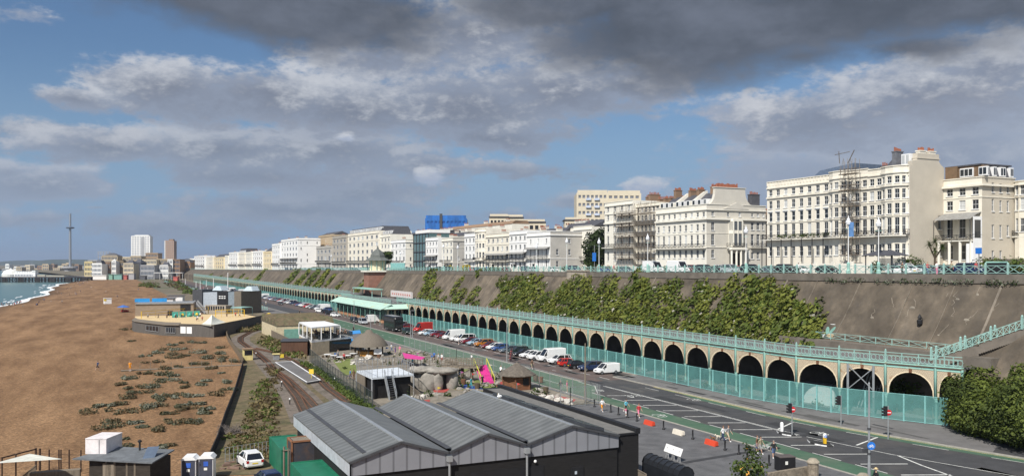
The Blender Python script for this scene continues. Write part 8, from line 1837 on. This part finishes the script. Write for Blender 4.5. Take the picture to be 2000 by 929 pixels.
for i,(px,py)in enumerate(((652,700),(664,703),(678,700),(690,696),(640,698))):
 x,y=G(px,py,.1);b=MB();b.tube((x,y,.1),(x,y,.75),.05,n=5,m=1);b.lathe((x,y,.75),[(.75,0),(.75,.05)],10);[b.obox((x+.95*math.cos(q),y+.95*math.sin(q),.1),.4,.4,.5,q,1)for q in(0,1.57,3.14,4.7)];single('cafe_table',b,[WHITE,BARK],'white cafe table with stools below the restaurant terrace','table','cafe tables below the terrace')
rg=random.Random(101)
def ivy(label,name,spots,dens,size,mats,kind=None,cat='ivy'):
 b=MB()
 for px,py,w,h in spots:
  p=on_wall(px,py);d=DEP(p.x,p.y);ry=w*d/FPX*1.08;rz=h*d/FPX;th=min(2.4,.6+.45*min(ry,rz))*rg.uniform(.7,1.3)
  n=int(dens*ry*rz*3.2)+20;c0=len(b.v)
  b.leaves((0,0,0),(th,ry,rz),n,size,rg,tuple(range(len(mats))),shell=.5,flat=.5)
  for i in range(c0,len(b.v)):
   v=b.v[i];z=min(max(5.9,p.z+v[2]),topz(p.y)+.9);y=p.y+v[1];b.v[i]=(wx(z,y)+bend(y)+v[0]-.25,y,z)
 return single(name,b,mats,label,cat,kind=kind)
LM=[LEAF1,LEAF2,LEAF3,LEAFY]
big=[]
for px in range(990,1600,15):
 ytop=541+(6 if px%3 else 0);ybot=598+(px-990)*.128+8
 rows_=5
 for k in range(rows_):
  y=ytop+(ybot-ytop)*(k+.5)/rows_+rg.uniform(-4,4);x=px+rg.uniform(-8,8)-(0 if k else 4)
  if k==0 and rg.random()<(.5 if px<1560 else 1)and px%4:continue
  if(1205<x<1225 and y<580)or(1325<x<1355 and 548<y<585)or(1402<x<1425 and y<600)or(1060<x<1085 and y<566)or(1085<x<1130 and y<560):continue
  if px>1500 and y<540+(px-1500)*.75:continue
  if rg.random()<.10:continue
  big.append((x,y,rg.uniform(13,25),(ybot-ytop)/rows_*rg.uniform(.7,1.15)))
LM2=[mat_leaf('ivy_olive',(.155,.172,.032)),mat_leaf('ivy_shadow_green',(.085,.115,.022)),LEAF3,LEAFY]
ivy('continuous bank of ivy and shrubs covering the middle of the cliff wall','ivy_bank',big,17,.31,LM2,'stuff')
for lab,sp in(('dense ivy clump rising to the railing left of the buttress',[(1035,548,18,18),(1048,552,12,22),(1030,570,18,18)]),('ivy clump spilling over the railing among the parked vans',[(1245,536,16,12),(1250,552,20,14)]),('rounded bush at the right end of the ivy, hanging over the bare wall',[(1560,620,26,26),(1588,648,16,24),(1540,645,34,26),(1548,596,24,14),(1596,668,10,10)]),('dark bush growing at the wall top behind the railing near the long cream row',[(1470,545,22,14),(1490,560,24,18)]),('brownish ivy column left of the pale diagonal rib',[(842,537,22,18),(836,558,24,22),(846,578,24,20),(828,585,16,14),(860,590,16,12)]),('green ivy tongue between two pale ribs',[(893,556,9,20),(898,577,24,16),(925,575,16,18),(885,592,22,10),(930,592,14,8)]),('small dark bush perched on the wall top',[(935,532,8,9)]),('large square-edged ivy patch west of the kiosk',[(572,538,14,18),(588,545,16,22),(608,545,18,24),(632,538,17,18),(620,555,26,14),(578,558,18,12),(645,545,10,14)]),('dark ivy square near the far turquoise downpipe',[(506,537,8,14),(503,546,9,8)]),('low bushes at the wall foot beside the flat-roofed shelter',[(697,567,12,8),(713,545,6,16)]),('sparse far greenery on the wall west of the ivy square',[(470,540,9,6),(450,541,12,5),(430,540,8,4),(480,545,10,4),(410,537,10,3)]),('thin ivy strand on the bare grey wall west of the lift tower',[(660,560,7,12)]),('ivy clump left of the green bank, brownish at its edge',[(980,575,12,16),(995,560,10,18),(1005,590,18,14),(965,590,12,8)])):
 far=sp[0][0]<800;ivy(lab,'ivy_clump',sp,3.5 if far else 8.5,.8 if far else .45,[LM2[0],LM2[1],LEAFB if 'brown' in lab else LEAFY],None,'shrub')
b=MB()
for i in range(46):px=rg.uniform(1600,1995);y=YX(px,97.4);b.leaves((97.2,y,topz(y)-.9+rg.uniform(-.2,.25)),(.5,rg.uniform(.3,1.2),.35),26,.12,rg,(0,1,0))
single('wall_top_weeds',b,[LEAFG,LEAF2],'grey-green weeds along the top edge of the bare wall','weeds',kind='stuff')
b=MB();lobes=[]
for px,py,s in((1845,790,1.5),(1860,760,1.6),(1880,740,1.4),(1905,775,1.7),(1870,815,1.3),(1920,810,1.7),(1950,790,1.8),(1985,800,1.9),(1970,830,1.5),(2005,840,1.5),(1940,835,1.2),(1985,765,1.4),(2015,790,1.9),(1880,790,1.6),(1850,735,1.0),(1905,825,1.2),(1840,815,.9),(2030,820,1.8),(2000,740,1.0),(1995,722,.7)):
 k=(px-1000)/FPX;px2=px+(30 if px<1890 else 10);px=px2;s*=.82 if px<1900 else 1;k=(px-1000)/FPX;dd=97.-(px-1845)*.075+(1 if py>790 else 4 if py>750 else 6);x,y=AT(px,dd);z=ZP(py,x,y);b.leaves((x,y,z),(2.0*s,2.2*s,1.35*s),int(900*s*s),.17,rg,(0,1,2,0),shell=.55,flat=.9,zmin=.12)
single('evergreen_bank',b,[mat_leaf('cypress_light',(.115,.145,.028)),mat_leaf('cypress_dark',(.055,.075,.016)),LEAF2],'big evergreen bush bank at the end of the netting fence, lower right','bushes',kind='stuff')
for i,(px,py,dd,s)in enumerate(((1752,755,106.5,1.2),(1790,760,105.5,1.2))):x,y=AT(px,dd);z=ZP(py,x,y);tree('young fig-like shrub under the last arches, %s'%['nearer the props','nearer the evergreen bank'][i],(x,y,.1),2.4,[(0,0,z-.1,1.2*s,1.2*s,1.1*s),(.4,.5,z-1.1,1.3*s,1.2*s,1.0*s)],700,.17,[LEAF1,LEAF2],.08,'shrub',rg,'fig_shrub')
def up(px,X):y=YX(px,X);return(X,y,topz(y)+.1)
tree('big dark round tree between the white villa and the ivory corner house',up(1167,134),11,[(0,0,6.5,4.2,4.0,5.8),(0,2,4.0,3.4,3.2,3.8),(0,-1.4,10.0,3.0,2.8,3.0)],5200,.42,[mat_leaf('holm_oak',(.03,.042,.018)),LEAF2],.3,rg=rg)
tree('wind-bent dark tree leaning right beside the pagoda kiosk',up(752,118),9,[(0,2,4.5,3.5,4.2,1.9),(0,-2,6.6,3.2,4.4,1.7),(0,-4.5,8.0,2.6,3.6,1.2),(0,9,2.2,2.6,5,1.6)],2600,.42,[LEAF2,LEAF1],.3,rg=rg)
x,y,z=up(1826,126);r=thing('cordyline_palm','spiky cordyline palm in front of the canopied house','palm',(x,y,z));b=MB();b.tube((x,y,z),(x,y,z+3.4),.2,.16,8);b.tube((x,y,z+2.4),(x+.3,y-1.2,z+4.2),.14,.1,6);b.tube((x,y,z+2.4),(x,y+1.1,z+4.6),.14,.1,6);obj('trunk',b,BARK,r);b=MB()
for c in((x,y,z+3.8),(x+.3,y-1.2,z+4.4),(x,y+1.1,z+4.9),(x,y,z+5.4)):
 for _ in range(120):d=Vector((rg.gauss(0,1),rg.gauss(0,1),rg.gauss(.2,.9))).normalized();s=d.cross(Vector((0,0,1)))*.05;e=Vector(c)+d*rg.uniform(.8,1.35)-Vector((0,0,.25));b.quad(Vector(c)-s,Vector(c)+s,e+s*.2,e-s*.2,_%2)
obj('crown',b,[LEAF1,LEAF2],r)
for px,X,w,h,m,lab in((1775,121,5.2,2.5,0,'large rounded green bush behind the white SUV and bus shelter'),(1712,122,2.0,1.8,0,'small bush left of the bus shelter roof'),(1958,122,11,2.1,2,'long clipped hedge above the grey garden wall'),(1262,121,6.5,1.5,0,'clipped hedge below the scaffolding'),(1187,121,1.6,1.3,1,'dark ball-shaped bush by the ivory corner house'),(1212,121,3,1.2,3,'yellow-green low hedge left of the scaffolding'),(1304,121,2.2,1.1,0,'small hedge right of the scaffolding'),(1150,120,4.5,2.2,0,'bush in front of the dark tree'),(1110,120,7,1.3,0,'hedge beneath the grey villa flank'),(876,113,6.5,1.7,4,'bright yellow flowering bush, left of the pair'),(910,113,5.5,2.0,4,'bright yellow flowering bush, right of the pair'),(960,116,16,1.1,1,'low dark shrubs in front of the white veranda'),(620,118,40,1.6,1,'long dark hedge below the corner hotel'),(715,117,12,1.5,1,'dark bushes left of the pagoda kiosk'),(830,118,16,1.3,1,'dark shrubs below the glass building'),(1505,121,3.4,1.0,0,'low planting at the corner of the eight-bay terrace')):
 x,y,z=up(px,X);b=MB();rr=w if w<12 else 12;m_=[[LEAF1,LEAF2],[LEAF2,LM2[1]],[LM2[1],LEAF1],[LEAFY,LEAF1],[mat_leaf('broom_yellow',(.62,.48,.02))if 'broom_yellow' not in bpy.data.materials else bpy.data.materials['broom_yellow'],LEAFY]][m]
 for k in range(max(1,int(w/2.5))):b.leaves((x,y-w/2*.8+w*.8*(k+.5)/max(1,int(w/2.5)),z+h*.5),(1.3,max(1.2,w/max(1,int(w/2.5))*.7),h*.62),int(260+60*h),.2 if X<130 else .3,rg,(0,1),zmin=z)
 single('clipped_hedge' if 'hedge' in lab else 'bush',b,m_,lab,'hedge' if 'hedge' in lab else 'bush')
GK=[mat_leaf('sea_kale',(.19,.195,.15)),mat_leaf('sea_kale_dark',(.085,.085,.05)),LEAFB]
sp=[(187,802,1.3,1),(241,806,1.3,1),(212,830,1.5,1),(203,790,1.0,0),(231,789,.9,1),(251,777,.9,1),(275,768,1.2,1),(291,757,1.1,0),(264,757,.9,1),(243,750,.9,1),(253,740,1.1,0),(277,730,1.1,1),(298,709,1.2,1),(265,824,.7,0),(279,832,.5,0),(300,795,1.3,0),(303,793,1.0,1),(328,807,.7,1),(330,780,1.0,0),(341,773,.9,1),(312,775,.9,0),(356,794,.9,0),(372,775,1.0,0),(345,823,.9,1),(364,828,1.2,1),(377,825,.8,0),(329,838,1.1,1),(422,771,1.5,1),(365,757,.8,1),(360,748,.5,0),(390,752,.9,0),(405,712,1.2,1),(410,745,.9,0),(448,762,.8,0),(452,747,1.1,0),(340,734,.9,0),(325,745,1.2,0),(318,733,1.3,0),(315,721,1.3,1),(345,718,.8,1),(418,720,1.0,1),(430,729,.6,0),(345,693,1.5,1),(365,670,1.2,0),(349,683,1.1,0),(395,670,.9,0),(430,680,1.0,1),(432,691,1.2,0),(390,690,1.6,0),(400,700,1.6,0),(425,700,1.2,1),(441,706,1.2,0),(340,699,1.2,1),(300,690,1.2,0),(285,695,.8,0),(320,683,1.2,1),(340,675,1.1,0),(365,695,.9,1),(460,707,1.1,1),(380,712,.9,0),(255,870,.9,1),(302,873,.7,0),(326,868,.6,1),(235,856,.6,0),(385,790,.8,0),(395,808,.7,0),(370,800,1.0,1),(410,800,.8,0),(216,823,1.0,1),(255,645+20,.8,1),(248,632+12,1.3,1)]
for i,(px,py,s,dk)in enumerate(sp):
 x,y=G(px,py,.1);z=beachz(x,y)if x<20 else .1;b=MB()
 for k in range(4):b.leaves((x+rg.uniform(-1.2,1.2)*s,y+rg.uniform(-.9,.9)*s,z+.22*s),(rg.uniform(.4,.9)*s,rg.uniform(.4,.85)*s,rg.uniform(.16,.42)*s),75,.14 if dk else .16,rg,(1,2,1)if dk else(0,1,0),zmin=z)
 single('beach_shrub' if dk else 'sea_kale',b,GK,'dark olive scrub clump rooted in the shingle' if dk else 'silvery grey-green sea kale clump on the shingle','shrub' if dk else 'plant','dark scrub clumps on the shingle' if dk else 'sea kale clumps on the shingle')
b=MB()
def scat(P,n,r0,r1,mset,zz=.12,size=.2,cnt=26):
 for _ in range(n):
  i=rg.randrange(len(P)-1);a,c,w=P[i],P[i+1],rg.random();px=a[0]+(c[0]-a[0])*w+rg.uniform(-a[2],a[2]);py=a[1]+(c[1]-a[1])*w+rg.uniform(-a[2],a[2])*.4;p=G(px,py);r_=rg.uniform(r0,r1);mm=rg.choice(mset);b.leaves((*p,zz+r_*.3),(r_*1.2,r_*1.2,r_*.6),cnt,size,rg,(mm,mm,rg.choice(mset)),zmin=zz)
scat([(535,725,14),(525,760,24),(515,800,26),(510,830,30)],130,.3,.8,(0,2,3,2));scat([(500,850,45),(480,875,40),(500,885,40)],150,.3,.7,(3,2,1),size=.16)
scat([(590,708,8),(640,740,9),(700,786,10),(735,812,6)],190,.4,.8,(1,0,1),size=.16);scat([(470,648,8),(500,643,10),(535,640,10)],110,.6,1.5,(0,2,3),size=.32);scat([(520,665,14),(545,680,16),(575,695,14)],170,.6,1.3,(2,3,0),size=.3);scat([(330,552,10),(350,560,8),(372,572,6)],60,1.5,3,(0,2,0),size=.8);scat([(302,560,12),(282,557,8)],30,1.2,2.5,(0,2,0),size=.7)
single('rough_growth',b,[LM2[1],LEAF1,LEAFB,mat_leaf('dry_grass',(.20,.16,.075))],'rough grass, brambles and scrub along the railway','scrub',kind='stuff')
x,y=G(448,850);b=MB();[b.tube((x+rg.uniform(-1.5,1.5),y+rg.uniform(-1,1),.1),(x+rg.uniform(-1.5,1.5),y+rg.uniform(-1,1),rg.uniform(.3,1.4)),.03,.01,4)for _ in range(120)];single('dead_bramble',b,mat('dead_twigs',(.2,.17,.15),.9),'tangle of grey dead twigs beside the black board fence','dead bush')
HZ=bpy.data.materials.new('sea_haze');HZ.use_nodes=True;nt=HZ.node_tree;nt.nodes.clear()
ho=nt.nodes.new('ShaderNodeOutputMaterial');hv=nt.nodes.new('ShaderNodeVolumePrincipled');hv.inputs['Density'].default_value=.000075;hv.inputs['Color'].default_value=(.72,.82,1,1);hv.inputs['Anisotropy'].default_value=.3
nt.links.new(hv.outputs[0],ho.inputs['Volume'])
b=MB();b.box(-16500,16500,-3500,16500,-5.6,180)
o=obj('haze',b,HZ);o['kind']='stuff';o['label']='pale sea haze in the air'
cam=bpy.data.cameras.new('camera');co=bpy.data.objects.new('camera',cam);COL.objects.link(co)
co.location=(0,0,HC);co.rotation_euler=(R(90),0,-TH)
cam.sensor_width=36;cam.lens=36*FPX/2000;cam.clip_end=40000;cam.clip_start=.5
cam.shift_y=(HY-464.5)/2000
SC.camera=co
SUN_AZ,SUN_EL=R(52),R(46)
sd=Vector((math.sin(SUN_AZ)*math.cos(SUN_EL),math.cos(SUN_AZ)*math.cos(SUN_EL),-math.sin(SUN_EL)))
sl=bpy.data.lights.new('sun','SUN');sl.energy=4.8;sl.angle=R(.55);sl.color=(1,.955,.885)
so=bpy.data.objects.new('sun',sl);COL.objects.link(so);so.rotation_euler=sd.to_track_quat('-Z','Y').to_euler()
W=bpy.data.worlds.new('World');SC.world=W;W.use_nodes=True
nt=W.node_tree;nt.nodes.clear();N=nt.nodes.new;L=nt.links.new
out=N('ShaderNodeOutputWorld');bg=N('ShaderNodeBackground');bg.inputs['Strength'].default_value=.095
L(bg.outputs[0],out.inputs[0])
sky=N('ShaderNodeTexSky');sky.sky_type='NISHITA';sky.sun_disc=False;sky.sun_elevation=SUN_EL;sky.sun_rotation=SUN_AZ+math.pi
sky.altitude=20;sky.air_density=1.0;sky.dust_density=1.2;sky.ozone_density=1.6
def mth(op,a,b_=None,c=None,clamp=False):
 n=N('ShaderNodeMath');n.operation=op;n.use_clamp=clamp
 for i,v in enumerate((a,b_,c)):
  if v is None:continue
  if isinstance(v,(int,float)):n.inputs[i].default_value=v
  else:L(v,n.inputs[i])
 return n.outputs[0]
tc=N('ShaderNodeTexCoord');sx=N('ShaderNodeSeparateXYZ');L(tc.outputs['Generated'],sx.inputs[0])
dx,dy,dz=sx.outputs
fw=mth('ADD',mth('MULTIPLY',dx,SN),mth('MULTIPLY',dy,CS));rt=mth('SUBTRACT',mth('MULTIPLY',dx,CS),mth('MULTIPLY',dy,SN))
az=mth('ARCTAN2',rt,fw)
hor=mth('SQRT',mth('ADD',mth('MULTIPLY',dx,dx),mth('MULTIPLY',dy,dy)))
el=mth('ARCTAN2',dz,hor)
def ae(px,py):
 a=math.atan((px-1000)/FPX);return a,math.atan((HY-py)/FPX*math.cos(a))
def noise(vec,scale,detail,rough,off=0.):
 n=N('ShaderNodeTexNoise');n.inputs['Scale'].default_value=scale;n.inputs['Detail'].default_value=detail;n.inputs['Roughness'].default_value=rough
 if off:
  m_=N('ShaderNodeVectorMath');m_.operation='ADD';m_.inputs[1].default_value=(off,off*.7,off*.3);L(vec,m_.inputs[0]);vec=m_.outputs[0]
 L(vec,n.inputs['Vector']);return n.outputs['Fac']
cb=N('ShaderNodeCombineXYZ');L(az,cb.inputs[0]);L(mth('MULTIPLY',el,1.9),cb.inputs[1])
V=cb.outputs[0]
n_big=noise(V,6,5,.58);n_fine=noise(V,17,7,.66,3.1);n_low=noise(V,3.2,3,.5,7.7)
wob=mth('MULTIPLY',mth('SUBTRACT',n_big,.5),1.0)
wob2=mth('MULTIPLY',mth('SUBTRACT',n_fine,.5),.6);wob3=mth('SUBTRACT',noise(V,48,5,.62,5.3),.5)
GROUPS=[(.55,1.15,[(560,405,300,34,.8),(330,440,330,26,.6),(700,370,210,34,.8),(1130,392,70,22,.55),(985,422,140,18,.45),(60,430,200,20,.5),(140,255,200,22,.5),(1000,330,170,26,.5),(180,415,36,6,.6)]),(.75,.85,[(90,360,165,48,1.0),(15,335,80,30,.8),(40,30,70,18,.45)]),(.85,1.0,[(220,285,190,42,.95),(430,290,240,52,1.0),(640,300,250,60,1.0),(820,320,130,36,.7),(500,345,260,34,.8)]),(.5,.72,[(1640,345,340,70,1.0),(1860,300,260,130,1.1),(1480,300,170,40,.5),(1350,290,80,26,.3),(1560,390,330,40,.7),(1420,215,130,34,.6)]),(.9,.9,[(1600,230,250,60,1.0),(1800,190,300,90,1.05),(1950,130,200,80,1.0)]),(.95,1.0,[(150,190,90,24,.8),(330,165,170,52,1.0),(520,190,210,62,1.05),(700,215,220,66,1.05),(900,215,220,78,1.1),(1090,180,200,74,1.05),(1240,160,120,50,.9),(960,268,190,30,.9),(930,70,190,80,.95),(760,120,200,40,.7)]),(1.25,.5,[(840,342,30,20,.8),(1257,364,44,17,.8),(668,275,20,14,.6)])]
DARK=[(620,30,330,70,1.2),(400,0,220,50,.9),(760,80,130,34,.6),(1130,10,300,60,1.1),(1340,60,330,110,1.3),(1650,20,400,85,1.25),(1950,-10,300,80,1.2),(1560,110,220,46,.6),(1780,95,240,40,.7)]
def field(lst,aw=0.05,shade=False):
 tot=num=den=None
 e_=mth('ADD',el,mth('MULTIPLY',wob,.04));a_=mth('ADD',az,mth('MULTIPLY',wob,aw))
 for px,py,hw,hh,w in lst:
  a0,e0=ae(px,py);ra=hw/FPX*math.cos(a0)**2;re=hh/FPX*math.cos(a0)
  u=mth('MULTIPLY_ADD',a_,1/ra,-a0/ra);v=mth('MULTIPLY_ADD',e_,1/re,-e0/re)
  d=mth('SQRT',mth('MULTIPLY_ADD',u,u,mth('MULTIPLY',v,v)))
  f_=mth('MULTIPLY_ADD',d,-w,1.15*w)
  tot=f_ if tot is None else mth('SMOOTH_MAX',tot,f_,.3)
  if shade:
   g_=mth('MAXIMUM',mth('ADD',f_,.35),0.0);g2=mth('MULTIPLY',g_,v)
   num=g2 if num is None else mth('ADD',num,g2);den=g_ if den is None else mth('ADD',den,g_)
 return(tot,mth('DIVIDE',num,mth('ADD',den,.02)))if shade else tot
def sstep(x,a,b_):
 m_=N('ShaderNodeMapRange');m_.interpolation_type='SMOOTHSTEP';m_.inputs[1].default_value=a;m_.inputs[2].default_value=b_;L(x,m_.inputs[0]);return m_.outputs[0]
away=sstep(mth('ABSOLUTE',az),.75,1.3);gen=mth('MULTIPLY',mth('SUBTRACT',n_low,.36),3.2)
up=sstep(el,.34,.55)
tex=mth('ADD',mth('MULTIPLY',wob3,.95),mth('ADD',mth('MULTIPLY',wob2,1.75),mth('MULTIPLY',wob,1.15)))
ltex=mth('ADD',mth('MULTIPLY',wob3,2.2),mth('ADD',mth('MULTIPLY',wob2,4.2),mth('MULTIPLY',wob,1.8)))
genm=mth('MULTIPLY',gen,mth('MAXIMUM',away,up))
K0=mth('ADD',field(DARK,.06),mth('ADD',mth('MULTIPLY',wob2,1.0),mth('MULTIPLY',wob,1.4)))
def rgbmix(fac,A,B):
 m_=N('ShaderNodeMix');m_.data_type='RGBA'
 if isinstance(fac,(int,float)):m_.inputs['Factor'].default_value=fac
 else:L(fac,m_.inputs['Factor'])
 for s_,v in(('A',A),('B',B)):
  if isinstance(v,tuple):m_.inputs[s_].default_value=(*v,1)
  else:L(v,m_.inputs[s_])
 return m_.outputs['Result']
CK=10.0
def ck(r,g,b_,k=1.0):return(r*CK*k,g*CK*k,b_*CK*k)
blue=N('ShaderNodeVectorMath');blue.operation='MULTIPLY';blue.inputs[1].default_value=(.56,.69,.82);L(sky.outputs[0],blue.inputs[0])
cur=rgbmix(sstep(el,.24,-.02),blue.outputs[0],ck(.235,.35,.525))
cur=rgbmix(mth('MULTIPLY',sstep(genm,.0,.8),.8),cur,ck(.34,.37,.42))
airy=mth('MULTIPLY',sstep(el,.20,-.02),.62)
for k_,dk,lst in GROUPS:
 FT,HV=field(lst,.05,True)
 D0=mth('ADD',FT,tex);cov=sstep(D0,-.02,.46)
 lit=sstep(mth('ADD',HV,ltex),-.3,1.0)
 base=rgbmix(sstep(D0,.15,1.2),ck(.275,.315,.40,dk**-.5),ck(.19,.212,.268,1/dk))
 col=rgbmix(mth('MULTIPLY',lit,mth('MULTIPLY_ADD',n_fine,.9*k_,.30*k_)),base,ck(.60,.615,.65))
 col=rgbmix(airy,col,ck(.265,.345,.475))
 cur=rgbmix(mth('MULTIPLY',cov,.92),cur,col)
c1=cur
dcol=rgbmix(sstep(mth('ADD',n_big,mth('MULTIPLY',wob2,.6)),.3,.78),ck(.078,.09,.113),ck(.15,.17,.215))
kc=sstep(K0,-.1,.8)
c2=rgbmix(mth('MULTIPLY',kc,.96),c1,dcol)
L(c2,bg.inputs[0]);W.cycles.sampling_method='MANUAL';W.cycles.sample_map_resolution=256
vs=SC.view_settings;vs.view_transform='Standard';vs.look='None';vs.exposure=0.2;vs.gamma=1;vs.use_curve_mapping=False
cy=SC.cycles;cy.use_denoising=True;cy.max_bounces=6;cy.transparent_max_bounces=12;cy.diffuse_bounces=2;cy.glossy_bounces=2
